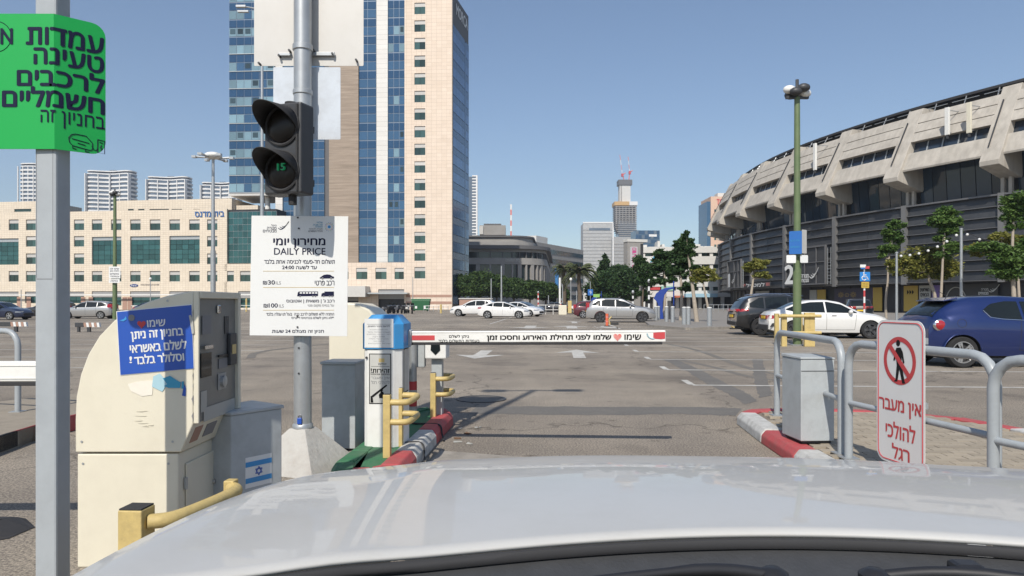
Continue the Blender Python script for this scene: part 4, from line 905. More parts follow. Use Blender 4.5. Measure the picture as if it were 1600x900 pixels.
# ================================================================ cars
def lin(tab, x):
    if x <= tab[0][0]: return tab[0][1]
    for (a, p), (b, q) in zip(tab, tab[1:]):
        if x <= b: return p+(q-p)*(x-a)/(b-a)
    return tab[-1][1]
def smt(tab, x, r=.07): return sum(lin(tab, x+r*(k-3)/3)*wt for k, wt in enumerate((1,2,3,4,3,2,1)))/16
class Car:
    def __init__(s, L, W, top, belt, plan, sill=.24, wt=.74, wtab=None):
        s.L, s.W = L, W; s.top = top; s.belt = belt; s.plan = plan; s.sill = sill; s.wt = wtab or [(0, wt), (L, wt)]
    def w(s, x): return smt(s.plan, x, .10)*s.W/2
    def zt(s, x): return smt(s.top, x, .09)
    def zb(s, x): return min(smt(s.belt, x, .12), s.zt(x)-.03)
    def zs(s, x): return lin([(0, s.sill+.12), (.35, s.sill+.02), (s.L-.45, s.sill), (s.L, s.sill+.06)], x)
    def side(s, x, z):
        w, zb, zs, zt = s.w(x), s.zb(x), s.zs(x), s.zt(x)
        if z <= zb:
            t = max(0, (z-zs)/(zb-zs)); return w*(1 - .10*(1-t)**3 - .035*t*t + .012*math.exp(-((t-.72)/.10)**2))
        q = (z-zb)/(zt-zb); wt = w*lin(s.wt, x); return w*.965 + (wt-w*.965)*min(1, q/.88)
    def upper(s, x):
        w, zb, zt = s.w(x), s.zb(x), s.zt(x); wt = w*lin(s.wt, x); dz = zt-zb; wb = w*.965
        return [(wb+(wt-wb)*.33, zb+.29*dz), (wb+(wt-wb)*.66, zb+.58*dz), (wt, zb+.88*dz), (wt*.90, zb+.955*dz), (wt*.72, zb+.985*dz), (wt*.4, zt), (0, zt+.012)]
    def ztop(s, x, y):
        u = s.upper(x); y = abs(y)
        for (y0, z0), (y1, z1) in zip(u, u[1:]):
            if y1 <= y <= y0: return z1+(z0-z1)*(y-y1)/(y0-y1)
        return u[0][1]
    def body(s):
        xs = []; x = 0
        while x < s.L+1e-6: xs.append(x); x += .07 if (x < .5 or x > s.L-.5) else .10
        if s.L-xs[-1] > .02: xs.append(s.L)
        rows = []
        for x in xs:
            zs, zb = s.zs(x), s.zb(x); h = []
            h.append((0, zs-.02)); h.append((s.side(x, zs)*.8, zs-.02))
            for k in range(9):
                z = zs+(zb-zs)*k/8; h.append((s.side(x, z), z))
            h += s.upper(x); full = h + [(-y, z) for y, z in reversed(h[1:-1])]
            rows.append([(x, y, z) for y, z in full])
        n = len(rows[0]); vs = [p for r in rows for p in r]; fs = []
        for i in range(len(rows)-1):
            for j in range(n): fs.append((i*n+j, i*n+(j+1) % n, (i+1)*n+(j+1) % n, (i+1)*n+j))
        fs += [tuple(range(n))[::-1], tuple((len(rows)-1)*n+j for j in range(n))]
        return MB().add(vs, fs)
    def sidepatch(s, lo, hi, sgn, off=.006, n=14, x0=None, x1=None, m=4):
        x0 = lo[0][0] if x0 is None else x0; x1 = lo[-1][0] if x1 is None else x1; rows = []
        for i in range(n+1):
            x = x0+(x1-x0)*i/n; a, b = lin(lo, x), lin(hi, x); rows.append([(x, sgn*(s.side(x, a+(b-a)*k/m)+off), a+(b-a)*k/m) for k in range(m+1)])
        return MB().grid(rows, sgn < 0)
    def toppatch(s, x0, x1, y0, y1, off=.008, n=14, m=8):
        rows = []
        for i in range(n+1):
            x = x0+(x1-x0)*i/n; hw = (y0+(y1-y0)*i/n); rows.append([(x, -hw+2*hw*k/m, s.ztop(x, -hw+2*hw*k/m)+off) for k in range(m+1)])
        return MB().grid(rows)
def wheel_meshes(r, wd, rimmat, spokes):
    t = MB().lathe([(r*.66, -wd/2+.01), (r*.93, -wd/2), (r, -wd/2+.03), (r, wd/2-.03), (r*.93, wd/2), (r*.66, wd/2-.01)], n=28, axis='y', caps=False).mesh('wheel', K['rubber'], 40)
    rm = MB(); o = wd/2-.005
    rm.lathe([(r*.68, o-.05), (r*.70, o+.002), (r*.645, o+.002), (r*.62, o-.05)], n=28, axis='y', caps=False); rm.lathe([(.055, o-.05), (.05, o-.005)], n=12, axis='y')
    for k in range(spokes):
        a = 2*math.pi*k/spokes
        for da in (-.14, .14):
            p = [(.04*math.cos(a), .04*math.sin(a)), (r*.65*math.cos(a+da), r*.65*math.sin(a+da))]; nx, nz = -math.sin(a), math.cos(a); hw = .021*r/.3
            rm.prism([(p[0][0]-nx*hw, p[0][1]-nz*hw), (p[1][0]-nx*hw, p[1][1]-nz*hw), (p[1][0]+nx*hw, p[1][1]+nz*hw), (p[0][0]+nx*hw, p[0][1]+nz*hw)], o-.035, o-.008)
    bk = MB().lathe([(r*.64, o-.09), (r*.6, o-.06), (.01, o-.055)], n=20, axis='y')
    return t, rm.mesh('rim', rimmat, 40), bk.mesh('brake_disc', K['blackmatte'])
def build_car(name, label, spec, loc, rz, col, metal=0.0, wheels=None, wr=.32, rim=None, spokes=5, side_win=(), seams=(), rear_glass=None, front_glass=None, rear=None, front=None, handles=(), extra=None, group=None, cat='car'):
    root = thing(name, label, cat, loc, rz, group); pm_ = paint('paint_' + str(len(bpy.data.materials)), col, metal)
    me = spec.body().mesh('body', pm_); me.materials.append(K['blackmatte'])
    tmp = bpy.data.objects.new('tmp', me); WORK.collection.objects.link(tmp); cuts = []
    for wx in wheels:
        cm = MB().lathe([(wr*1.16, -spec.W), (wr*1.16, spec.W)], (wx, 0, wr*.97), 28, 'y').mesh('cut', K['blackmatte']); co = bpy.data.objects.new('cut', cm); WORK.collection.objects.link(co); cuts.append(co)
        bl = tmp.modifiers.new('b', 'BOOLEAN'); bl.object = co; bl.operation = 'DIFFERENCE'; bl.solver = 'EXACT'; bl.material_mode = 'TRANSFER'
    dg = WDG; dg.update(); fin = bpy.data.meshes.new_from_object(tmp.evaluated_get(dg))
    for o in [tmp] + cuts: bpy.data.objects.remove(o)
    fin.name = 'body'; fin.shade_smooth(); fin.set_sharp_from_angle(angle=R(38)); off = Vector((-spec.L/2, 0, 0))
    def put(n, mb, mat, parent=None, **k):
        o = part(n, mb, mat, parent if parent is not None else root, **k)
        if parent is None: o.location = off
        return o
    bo = link('body', fin, root, off)
    put('underbody', MB().box(.3, spec.L-.3, -spec.W*.36, spec.W*.36, spec.sill-.05, spec.sill+.25), K['blackmatte'])
    t, rm, bk = wheel_meshes(wr, .21, rim or K['alloy'], spokes)
    for wx in wheels:
        for sgn in (1, -1):
            o = link('wheel', t, root, off + Vector((wx, sgn*(spec.w(wx)-.115), wr)), (0, 0, 0 if sgn > 0 else math.pi)); link('rim', rm, o); link('brake_disc', bk, o)
    for sgn in (1, -1):
        for lo, hi, cuts_ in side_win:
            xs = [lo[0][0]] + list(cuts_) + [lo[-1][0]]
            for i in range(len(xs)-1): put('side_window', spec.sidepatch(lo, hi, sgn, x0=xs[i]+(.03 if i else 0), x1=xs[i+1]-(.03 if i < len(xs)-2 else 0)), K['carglass'], smooth=50, fix=False)
        for (xa, za), (xb, zb) in seams:
            rows = [[], []]
            for k in range(13):
                x, z = xa+(xb-xa)*k/12, za+(zb-za)*k/12; dx, dz = (.005, 0) if abs(zb-za) > abs(xb-xa) else (0, .005)
                for q, e in ((0, -1), (1, 1)): rows[q].append((x+dx*e, sgn*(spec.side(x, z+dz*e)+.003), z+dz*e))
            put('panel_gap', MB().grid(rows), K['blackmatte'], fix=False)
        for hx, hz in handles: put('door_handle', MB().box(hx-.09, hx+.09, sgn*(spec.side(hx, hz)-.01)-.018, sgn*(spec.side(hx, hz)-.01)+.03*sgn+.018*0, hz-.014, hz+.014), K['chrome'], bevel=.006)
    if front_glass: put('windscreen', spec.toppatch(*front_glass), K['carglass'], smooth=50, fix=False)
    if rear_glass: put('rear_window', spec.toppatch(*rear_glass), K['carglass'], smooth=50, fix=False)
    mx_ = spec.L*.635
    for sgn in (1, -1):
        z = spec.zb(mx_)+.07; put('door_mirror', MB().ball((mx_, sgn*(spec.side(mx_, z)+.12), z), (.075, .115, .075)), pm_, smooth=60)
    if extra: extra(root, spec, put, pm_)
    return root
def tails(z0, z1, x1, col='redlens', w0=.62, yb=.95):
    def f(root, spec, put, pm_):
        for sgn in (1, -1):
            put('tail_light', spec.sidepatch([(.02, z0), (x1, z0+(z1-z0)*.4)], [(.02, z1), (x1, z1)], sgn, off=.008, n=5), K['redlens'], fix=False, smooth=50)
            y0 = spec.side(.02, (z0+z1)/2); put('tail_light', MB().box(-.02, .012, sgn*y0*.55, sgn*y0*.97, z0, z1), K['redlens'], bevel=.01)
            put('head_light', spec.sidepatch([(spec.L-.45, spec.zb(spec.L-.4)-.14), (spec.L-.06, .56)], [(spec.L-.45, spec.zb(spec.L-.4)-.05), (spec.L-.06, .70)], sgn, off=.008, n=6), K['headlens'], fix=False, smooth=50)
        put('number_plate', MB().box(-.03, .02, -.26, .26, .72, .83), K['plate'], bevel=.005)
        put('rear_bumper', MB().box(-.035, .06, -spec.w(.0)*.86, spec.w(.0)*.86, spec.zs(0)+.02, spec.zs(0)+.16), K['blackmatte'], bevel=.02)
        put('rear_plate_recess', MB().box(-.012, .03, -.33, .33, .69, .86), K['blackmatte'])
        put('front_grille', MB().box(spec.L-.03, spec.L+.01, -.45, .45, .34, .52), K['blackmatte'], bevel=.01)
    return f
HATCH = Car(4.06, 1.72, [(0,.66),(.02,.94),(.09,1.06),(.30,1.22),(.55,1.36),(.85,1.44),(1.5,1.465),(2.1,1.43),(2.5,1.28),(2.95,1.04),(3.1,.985),(3.6,.89),(3.9,.76),(4.02,.62),(4.06,.52)],
            [(0,.95),(.4,1.0),(1.0,.99),(2.0,.95),(2.9,.90),(3.4,.84),(4.06,.55)], [(0,.72),(.10,.86),(.35,.95),(.8,1.0),(2.2,.985),(3.2,1.0),(3.7,.93),(3.95,.78),(4.06,.6)], .23, .70)
SALOON = Car(4.5, 1.82, [(0,.62),(.03,.88),(.10,.98),(.32,1.04),(.5,1.10),(1.0,1.32),(1.5,1.425),(2.1,1.44),(2.6,1.36),(3.05,1.12),(3.3,.985),(3.9,.90),(4.3,.76),(4.46,.6),(4.5,.52)],
            [(0,.86),(.5,.95),(1.2,.955),(2.4,.925),(3.2,.905),(3.8,.84),(4.5,.56)], [(0,.76),(.12,.88),(.4,.96),(.9,1.0),(3.5,1.0),(4.1,.94),(4.38,.78),(4.5,.62)], .22, .70)
IONIQ = Car(4.47, 1.82, [(0,.60),(.03,.95),(.12,1.06),(.5,1.19),(1.0,1.36),(1.7,1.45),(2.3,1.43),(2.8,1.27),(3.35,1.00),(3.6,.95),(4.1,.84),(4.36,.7),(4.47,.55)],
            [(0,.88),(.5,.99),(1.4,.975),(2.6,.92),(3.4,.88),(3.9,.82),(4.47,.56)], [(0,.74),(.12,.87),(.4,.96),(.9,1.0),(3.5,1.0),(4.05,.94),(4.35,.76),(4.47,.6)], .21, .68)
SUV = Car(4.69, 1.90, [(0,.62),(.02,.98),(.10,1.10),(.32,1.42),(.55,1.58),(1.0,1.655),(1.9,1.665),(2.5,1.60),(3.0,1.36),(3.42,1.12),(3.7,1.08),(4.3,1.0),(4.56,.86),(4.66,.68),(4.69,.55)],
            [(0,.98),(.6,1.08),(1.2,1.07),(2.6,1.035),(3.4,1.02),(4.0,.97),(4.69,.62)], [(0,.80),(.10,.90),(.4,.97),(.9,1.0),(3.7,1.0),(4.3,.95),(4.55,.84),(4.69,.72)], .28, .76)
WAGON = Car(4.4, 1.78, [(0,.6),(.02,.92),(.08,1.04),(.25,1.30),(.45,1.42),(1.0,1.50),(1.9,1.51),(2.4,1.42),(2.9,1.14),(3.15,1.0),(3.8,.92),(4.2,.78),(4.36,.6),(4.4,.52)],
            [(0,.9),(.5,.98),(1.2,.97),(2.6,.93),(3.2,.91),(3.8,.85),(4.4,.56)], [(0,.78),(.10,.9),(.4,.97),(.9,1.0),(3.4,1.0),(4.0,.94),(4.28,.78),(4.4,.62)], .22, .74)
def carpos(px, py_ground, d=None):
    g = G(px, py_ground); return (g.x, g.y, 0.0)
# blue hatchback in the nearest bay (side and tail towards us)
def alfa(root, spec, put, pm_):
    for sgn in (1, -1):
        x, z = .17, .86; y = spec.side(x, z)
        put('tail_light_ring', MB().ball((x+.045, sgn*(y-.025), z), (.18, .05, .135), 20, 10), K['chrome'], smooth=60)
        put('tail_light', MB().ball((x+.015, sgn*(y-.012), z), (.118, .046, .108), 20, 10), K['redlens'], smooth=60)
        put('wheel_arch_lip', MB().tube([(.58+.385*math.cos(R(a)), sgn*(spec.side(.58, .6)-.012), .305+.385*math.sin(R(a))) for a in range(5, 176, 10)], .014, 6), pm_, smooth=60)
        put('fuel_flap' if sgn < 0 else 'fuel_flap', MB().tube([(.56+.085*math.cos(R(a)), sgn*(spec.side(.56+.085*math.cos(R(a)), .90+.085*math.sin(R(a)))+.001), .90+.085*math.sin(R(a))) for a in range(0, 361, 20)], .004, 5), K['blackmatte'])
        put('window_trim', MB().tube([(x_, sgn*(spec.side(x_, z_)+.008), z_) for x_, z_ in ((1.02,1.16),(1.12,1.02),(1.35,.985),(1.9,.955),(2.9,.925))], .008, 5), K['chrome'])
        put('side_skirt', MB().box(1.15, 2.9, sgn*(spec.side(2, .3)-.03)-.02, sgn*(spec.side(2, .3)-.03)+.02, .24, .31), pm_, bevel=.01)
    put('third_brake_light', MB().box(.47, .56, -.22, .22, 1.365, 1.385), K['redlens'], bevel=.005)
    put('rear_bumper_insert', MB().box(-.03, .1, -.5, .5, .33, .46), K['blackmatte'], bevel=.02); put('number_plate', MB().box(-.035, .0, -.26, .26, .60, .71), K['plate'])
    put('spoiler', MB().hexa([(.36, -.52, 1.34), (.62, -.56, 1.385), (.62, .56, 1.385), (.36, .52, 1.34)], [(.34, -.52, 1.355), (.62, -.56, 1.425), (.62, .56, 1.425), (.34, .52, 1.355)]), pm_, bevel=.01)
    put('aerial', MB().tube([(.75, 0, 1.44), (.55, 0, 1.56)], .006, 5), K['blackmatte'])
HW = 2.4
gb = G(1490, 574.5); uB, vB = lane_uv(gb)
def place_heading(u, v, head): p = lane(u, v); return (p.x, p.y, 0.0), head
RIGHT = PSI                                     # pointing to the right across the lane
loc, hd = place_heading(uB - .46 + HATCH.L/2, vB + .80, RIGHT)
build_car('parked_hatchback', 'dark blue three-door hatchback with round tail light beside the white warning sign', HATCH, loc, hd + R(2), (.007, .022, .115), .35, (.58, 3.1), .315, K['alloy'], 5,
    side_win=[([(1.02,1.13),(1.14,1.03),(1.4,.995),(2.0,.965),(2.95,.935)], [(1.02,1.17),(1.2,1.29),(1.5,1.345),(2.05,1.335),(2.45,1.20),(2.95,.96)], (1.78,))],
    seams=(((1.72,.95),(1.70,.36)), ((2.92,.92),(2.95,.36)), ((1.70,.36),(2.95,.36))), rear_glass=(.10, .52, .56, .52), front_glass=(2.15, 2.92, .56, .66), handles=((1.98,.845),), extra=alfa, group='cars parked in the bays beside the arena')
# white hatch-saloon and the dark estate behind it
gw_ = G(1362, 529.5); u, v = lane_uv(gw_)
loc, hd = place_heading(u - 3.62 + 2.25, v + .85, RIGHT)
def audi(root, spec, put, pm_):
    tails(.72, .86, .42)(root, spec, put, pm_)
    put('diffuser', MB().box(-.045, .1, -.62, .62, .30, .48), K['blackmatte'], bevel=.02)
    for sgn in (1, -1): put('bumper_vent', MB().prism([(.02, .42), (.22, .46), (.30, .60), (.10, .56)], sgn*(spec.side(.15, .5)-.01), sgn*(spec.side(.15, .5)+.012)), K['blackmatte'])
build_car('parked_sedan', 'white sleek sedan parked behind the yellow bumper guard', SALOON, loc, hd - R(1), (.72, .72, .70), 0, (.86, 3.58), .325, K['darkalloy'], 5,
    side_win=[([(.62,1.06),(.9,.985),(2.0,.965),(3.12,.94)], [(.62,1.09),(1.0,1.25),(1.5,1.345),(2.1,1.36),(2.6,1.26),(3.12,.97)], (1.05, 2.0))], seams=(((1.15,.95),(1.18,.34)), ((2.02,.95),(2.02,.33)), ((3.08,.92),(3.02,.33)), ((1.18,.33),(3.02,.33))),
    rear_glass=(.42, 1.0, .52, .58), front_glass=(2.5, 3.2, .58, .68), handles=((1.4,.86),(2.28,.85)), extra=audi, group='cars parked in the bays beside the arena')
loc, hd = place_heading(u - 3.62 + 2.25 - .45, v + 3.6, RIGHT)
def crossover_tail(root, spec, put, pm_):
    tails(.95, 1.07, .45)(root, spec, put, pm_); put('light_bar', MB().box(-.03, .02, -.7, .7, .99, 1.04), K['redlens'])
    for sgn in (1, -1): put('roof_rail', MB().tube([(.7, sgn*.62, 1.64), (1.2, sgn*.63, 1.70), (2.4, sgn*.62, 1.68), (2.7, sgn*.6, 1.6)], .022, 6), K['chrome'])
build_car('parked_crossover', 'black crossover with red light bar between the white sedan and the pavement', SUV, loc, hd + R(1), (.014, .015, .017), .15, (.92, 3.74), .36, K['darkalloy'], 5,
    side_win=[([(.5,1.14),(1.0,1.10),(2.6,1.06),(3.2,1.05)], [(.5,1.30),(.9,1.53),(1.9,1.57),(2.5,1.50),(3.2,1.10)], (1.1, 2.05))], rear_glass=(.12, .42, .62, .56), front_glass=(2.55, 3.35, .62, .74), extra=crossover_tail, group='cars parked in the bays beside the arena')
# black SUV further back, tail to us
g = G(1358, 501.5); TAIL = R(90) + PSI
build_car('parked_suv', 'black boxy SUV seen from behind under the disabled parking sign', SUV, (g.x, g.y+2, 0), TAIL - R(14), (.014, .014, .016), .1, (.92, 3.74), .37, K['darkalloy'], 5,
    side_win=[([(.5,1.14),(1.0,1.10),(2.6,1.06),(3.2,1.05)], [(.5,1.30),(.9,1.53),(1.9,1.57),(2.5,1.50),(3.2,1.10)], (1.1, 2.05))], rear_glass=(.10, .40, .66, .60), front_glass=(2.55, 3.35, .62, .74), extra=tails(.92, 1.08, .3), group='cars parked in the bays beside the arena')
# silver SUV by the blue kiosk
SW_SUV = [([(.42,1.18),(.8,1.13),(1.6,1.09),(2.6,1.06),(3.3,1.06)], [(.42,1.22),(.8,1.50),(1.4,1.56),(2.1,1.55),(2.6,1.42),(3.3,1.09)], (1.02, 1.98))]
g = G(972, 503.5)
build_car('parked_suv', 'silver SUV with tall red tail lights beside the orange delineator', SUV, (g.x-.1, g.y, 0), PSI - R(4), (.42, .42, .42), .55, (.98, 3.78), .37, K['darkalloy'], 5,
    side_win=SW_SUV, seams=(((1.15,1.06),(1.25,.45)), ((2.05,1.05),(2.05,.42)), ((3.15,1.02),(3.1,.42)), ((1.25,.42),(3.1,.42))), rear_glass=(.12, .40, .62, .56), front_glass=(2.6, 3.38, .62, .74), handles=((1.5,.98),(2.3,.96)), extra=tails(.88, 1.35, .22), group='cars parked at the far end of the lot')
g = G(928, 499)
build_car('parked_hatchback', 'dark red hatchback half hidden behind the silver SUV', WAGON, (g.x+.9, g.y+4, 0), PSI, (.10, .02, .03), .2, (.8, 3.45), .32, K['alloy'], 5, side_win=[([(.4,1.08),(1.2,1.0),(3.0,.95)], [(.4,1.2),(.8,1.38),(1.9,1.42),(2.4,1.33),(3.0,.98)], (1.1, 2.0))], rear_glass=(.1, .35, .55, .5), front_glass=(2.42, 3.05, .58, .68), extra=tails(.8, 1.2, .2), group='cars parked at the far end of the lot')
# white cars on the left half
SW_I = [([(.75,1.13),(1.2,1.02),(2.2,.985),(3.25,.95)], [(.75,1.15),(1.2,1.30),(1.7,1.365),(2.3,1.35),(2.7,1.22),(3.25,.98)], (1.35, 2.2))]
g = G(788, 497.5)
build_car('parked_hatchback', 'white aerodynamic hatchback standing in front of the other white cars', IONIQ, (g.x, g.y, 0), PSI - R(3), (.72, .72, .71), 0, (.88, 3.58), .33, K['alloy'], 5, side_win=SW_I, rear_glass=(.2, 1.0, .55, .56), front_glass=(2.4, 3.3, .58, .7), seams=(((1.3,.97),(1.3,.35)), ((2.2,.95),(2.2,.33)), ((3.15,.9),(3.1,.33))), handles=((1.55,.88),(2.4,.87)), extra=tails(.8, .98, .35), group='cars parked at the far end of the lot')
g = G(741, 494.3)
build_car('parked_crossover', 'white crossover facing left, farthest left of the central white cars', SUV, (g.x, g.y, 0), PSI + R(172), (.72, .72, .71), 0, (.92, 3.74), .36, K['alloy'], 5, side_win=SW_SUV, rear_glass=(.12, .40, .62, .56), front_glass=(2.6, 3.38, .62, .74), extra=tails(.9, 1.1, .3), group='cars parked at the far end of the lot')
g = G(815, 494.8)
build_car('parked_hatchback', 'white hatchback angled towards us just behind the front white one', IONIQ, (g.x, g.y+1, 0), PSI - R(25), (.70, .70, .69), 0, (.88, 3.58), .33, K['alloy'], 5, side_win=SW_I, rear_glass=(.2, 1.0, .55, .56), front_glass=(2.4, 3.3, .58, .7), extra=tails(.8, .98, .35), group='cars parked at the far end of the lot')
g = G(822, 492.6)
build_car('parked_wagon', 'grey estate car behind the white hatchbacks', WAGON, (g.x, g.y+2, 0), PSI - R(20), (.20, .21, .22), .5, (.8, 3.45), .32, K['alloy'], 5, side_win=[([(.4,1.08),(1.2,1.0),(3.0,.95)], [(.4,1.2),(.8,1.38),(1.9,1.42),(2.4,1.33),(3.0,.98)], (1.1, 2.0))], rear_glass=(.1, .35, .55, .5), front_glass=(2.42, 3.05, .58, .68), extra=tails(.8, 1.1, .25), group='cars parked at the far end of the lot')
g = G(868, 491)
build_car('parked_sedan', 'black sedan behind the low white railing', SALOON, (g.x, g.y+6, 0), PSI + R(178), (.02, .02, .024), .1, (.86, 3.58), .325, K['alloy'], 5, side_win=[([(.62,1.06),(.9,.985),(2.0,.965),(3.12,.94)], [(.62,1.09),(1.0,1.25),(1.5,1.345),(2.1,1.36),(2.6,1.26),(3.12,.97)], (1.05, 2.0))], rear_glass=(.42, 1.0, .52, .58), front_glass=(2.5, 3.2, .58, .68), extra=tails(.72, .86, .4), group='cars parked at the far end of the lot')
g = G(910, 490.2)
build_car('parked_wagon', 'white hatchback far off beside the palm trunks', WAGON, (g.x, g.y+2, 0), PSI + R(180), (.66, .66, .65), 0, (.8, 3.45), .32, K['alloy'], 5, side_win=[([(.4,1.08),(1.2,1.0),(3.0,.95)], [(.4,1.2),(.8,1.38),(1.9,1.42),(2.4,1.33),(3.0,.98)], (1.1, 2.0))], rear_glass=(.1, .35, .55, .5), front_glass=(2.42, 3.05, .58, .68), extra=tails(.8, 1.1, .25), group='cars parked at the far end of the lot')
# cars on the left
g = G(138, 498)
build_car('parked_wagon', 'silver estate car between the grey post and the pay machine', WAGON, (g.x, g.y, 0), R(180) + R(4), (.40, .40, .40), .55, (.8, 3.45), .32, K['alloy'], 5, side_win=[([(.4,1.08),(1.2,1.0),(3.0,.95)], [(.4,1.2),(.8,1.38),(1.9,1.42),(2.4,1.33),(3.0,.98)], (1.1, 2.0))], rear_glass=(.1, .35, .55, .5), front_glass=(2.42, 3.05, .58, .68), seams=(((1.15,.95),(1.18,.34)), ((2.02,.95),(2.02,.33))), extra=tails(.85, 1.25, .3), group='cars parked before the office building')
g = G(178, 494.5)
build_car('parked_sedan', 'dark blue car partly hidden behind the curved pay machine top', SALOON, (g.x+1.2, g.y+6, 0), R(2), (.03, .04, .09), .3, (.86, 3.58), .325, K['alloy'], 5, side_win=[([(.62,1.06),(.9,.985),(2.0,.965),(3.12,.94)], [(.62,1.09),(1.0,1.25),(1.5,1.345),(2.1,1.36),(2.6,1.26),(3.12,.97)], (1.05, 2.0))], rear_glass=(.42, 1.0, .52, .58), front_glass=(2.5, 3.2, .58, .68), extra=tails(.72, .86, .4), group='cars parked before the office building')
g = G(3, 499.5)
build_car('parked_sedan', 'navy sedan at the left edge of the picture', SALOON, (g.x, g.y, 0), R(-4), (.02, .03, .07), .3, (.86, 3.58), .325, K['alloy'], 5, side_win=[([(.62,1.06),(.9,.985),(2.0,.965),(3.12,.94)], [(.62,1.09),(1.0,1.25),(1.5,1.345),(2.1,1.36),(2.6,1.26),(3.12,.97)], (1.05, 2.0))], rear_glass=(.42, 1.0, .52, .58), front_glass=(2.5, 3.2, .58, .68), extra=tails(.72, .86, .4), group='cars parked before the office building')
g = G(40, 498)
build_car('parked_hatchback', 'black hatchback just left of the grey post', WAGON, (g.x, g.y+3, 0), R(180), (.02, .02, .022), .1, (.8, 3.45), .32, K['alloy'], 5, side_win=[([(.4,1.08),(1.2,1.0),(3.0,.95)], [(.4,1.2),(.8,1.38),(1.9,1.42),(2.4,1.33),(3.0,.98)], (1.1, 2.0))], rear_glass=(.1, .35, .55, .5), front_glass=(2.42, 3.05, .58, .68), extra=tails(.8, 1.1, .25), group='cars parked before the office building')
# ================================================================ foreground: signs, machines, barrier
class Board:
    """a flat thing facing the camera side, laid out from photo pixels at its own distance d; origin on the ground or at a chosen height"""
    def __init__(s, px, d, z=0.0): s.px, s.d, s.z = px, d, z; s.k = d/FPX
    def x(s, px): return (px-s.px)*s.k
    def h(s, py): return CAMH-(py-HY)*s.k - s.z
    def root(s, name, label, cat, group=None): return thing(name, label, cat, ((s.px-CX)*s.k, s.d, s.z), 0, group)
    def r(s, px0, px1, py0, py1): return s.x(px0), s.x(px1), s.h(py1), s.h(py0)
def heart(t, x, z, s, mat, y=-.003):
    pts = [(x+s*.55*math.sin(a)**3*1.0, z+s*(.45*math.cos(a)-.18*math.cos(2*a)-.07*math.cos(3*a)-.03*math.cos(4*a))) for a in [2*math.pi*i/28 for i in range(28)]]
    return part('heart_mark', MB().prism(pts, y-.0006, y), mat, t)
ISL = .128
# ---- grey steel post with the folded green sign
PB = Board(54, 2.76); pw_ = 34*PB.k
post = thing('steel_post', 'thick square grey steel post at the left edge carrying the green sign', 'post', ((71-CX)*PB.k, 2.76, 0))
part('shaft', MB().box(-pw_/2, pw_/2, 0, .090, 0, 8.05), K['greypaint'], post, bevel=.008); part('base_plate', MB().box(-.13, .13, -.08, .19, 0, .015), K['galv'], post, bevel=.003)
part('lamp_arm', MB().tube([(-.56, .045, 7.95), (.56, .045, 8.02)], .035, 8).box(.30, .72, -.05, .14, 7.96, 8.06).box(-.74, -.40, -.05, .14, 7.88, 7.98), K['galv'], post)
post.rotation_euler.z = PSI*.3
for x0_, x1_, z0_, z1_ in ((-.036, .030, 1.905, 1.906), (.029, .030, 1.40, 1.906), (-.036, .030, 1.395, 1.397), (-.036, -.035, 1.40, 1.906)): part('sticker_residue', MB().box(x0_, x1_, -.0012, -.0005, z0_, z1_), K['inkgrey'], post)
gs = thing('charging_sign', 'bright green folded sign with bold navy Hebrew lettering and car outline', 'sign', ((88-CX)*PB.k, 2.76-.012, 0))
FOLD_A = R(43)
def bend(p):        # unfolded coordinates -> the plate bent back at its fold line x = 0
    x, y, z = p
    if x <= 0: return (x, y, z)
    return (x*math.cos(FOLD_A) - y*math.sin(FOLD_A)*1.0, x*math.sin(FOLD_A) + y*math.cos(FOLD_A), z)
def cutbend(mb):
    me = mb.mesh('tmp', None, fix=False); bm = bmesh.new(); bm.from_mesh(me); bmesh.ops.bisect_plane(bm, geom=bm.verts[:]+bm.edges[:]+bm.faces[:], plane_co=(0,0,0), plane_no=(1,0,0))
    bm.verts.index_update(); o = MB(); o.v = [bend(v.co) for v in bm.verts]; o.f = [tuple(v.index for v in f.verts) for f in bm.faces]; bm.free(); bpy.data.meshes.remove(me); return o
gh = Board(88, 2.748)
zt_, zb_ = gh.h(22), gh.h(233); xl_, xr_ = gh.x(-27), .177
pl = rrect(xl_, xr_, zb_, zt_, .05)
def bent_plate(pts, y0, y1):
    n = len(pts); mb = MB().prism(pts, y0, y1); return cutbend(mb)
part('plate', bent_plate(pl, -.004, 0), K['signgreen'], gs)
def gtext(body, x0, x1, z0, z1, bold): part('lettering', cutbend(text_mb(body, x0, x1, z0, z1, -.0055, bold)), K['ink'], gs, fix=False)
# widths on the folded part are measured along the plate
def ux_(px):        # photo column -> distance along the plate (positive on the bent part)
    if px <= 88: return (px-88)*gh.k
    lo, hi = 0.0, .3
    for _ in range(40):
        m = (lo+hi)/2; q = bend((m, 0, 0)); X = (88-CX)*gh.k + q[0]; Y = 2.748+q[1]
        if X/Y*FPX+CX < px: lo = m
        else: hi = m
    return lo
for body, a, b, t, u in (('עמדות', 46, 164, 43, 70), ('טעינה', 58, 164, 75, 101), ('לרכבים', 32, 165, 104, 134), ('חשמליים', 9, 165, 136, 167)):
    gtext(heb(body), ux_(a), ux_(b), gh.h(u), gh.h(t), .035)
gtext(heb('בחניון זה'), ux_(68), ux_(166), gh.h(199), gh.h(172), .004)
text('ON', K['ink'], gs, gh.x(-18), gh.x(24), gh.h(70), gh.h(45), y=-.0055, bold=.03)
part('ring_mark', MB().tube([(gh.x(-2)+.06*math.cos(a*.2617), -.0045, gh.h(58)+.06*math.sin(a*.2617)) for a in range(25)], .0015, 4), K['ink'], gs)
def gline(pts): return cutbend(MB().tube([(ux_(px), -.0055, gh.h(py)) for px, py in pts], .0016, 4))
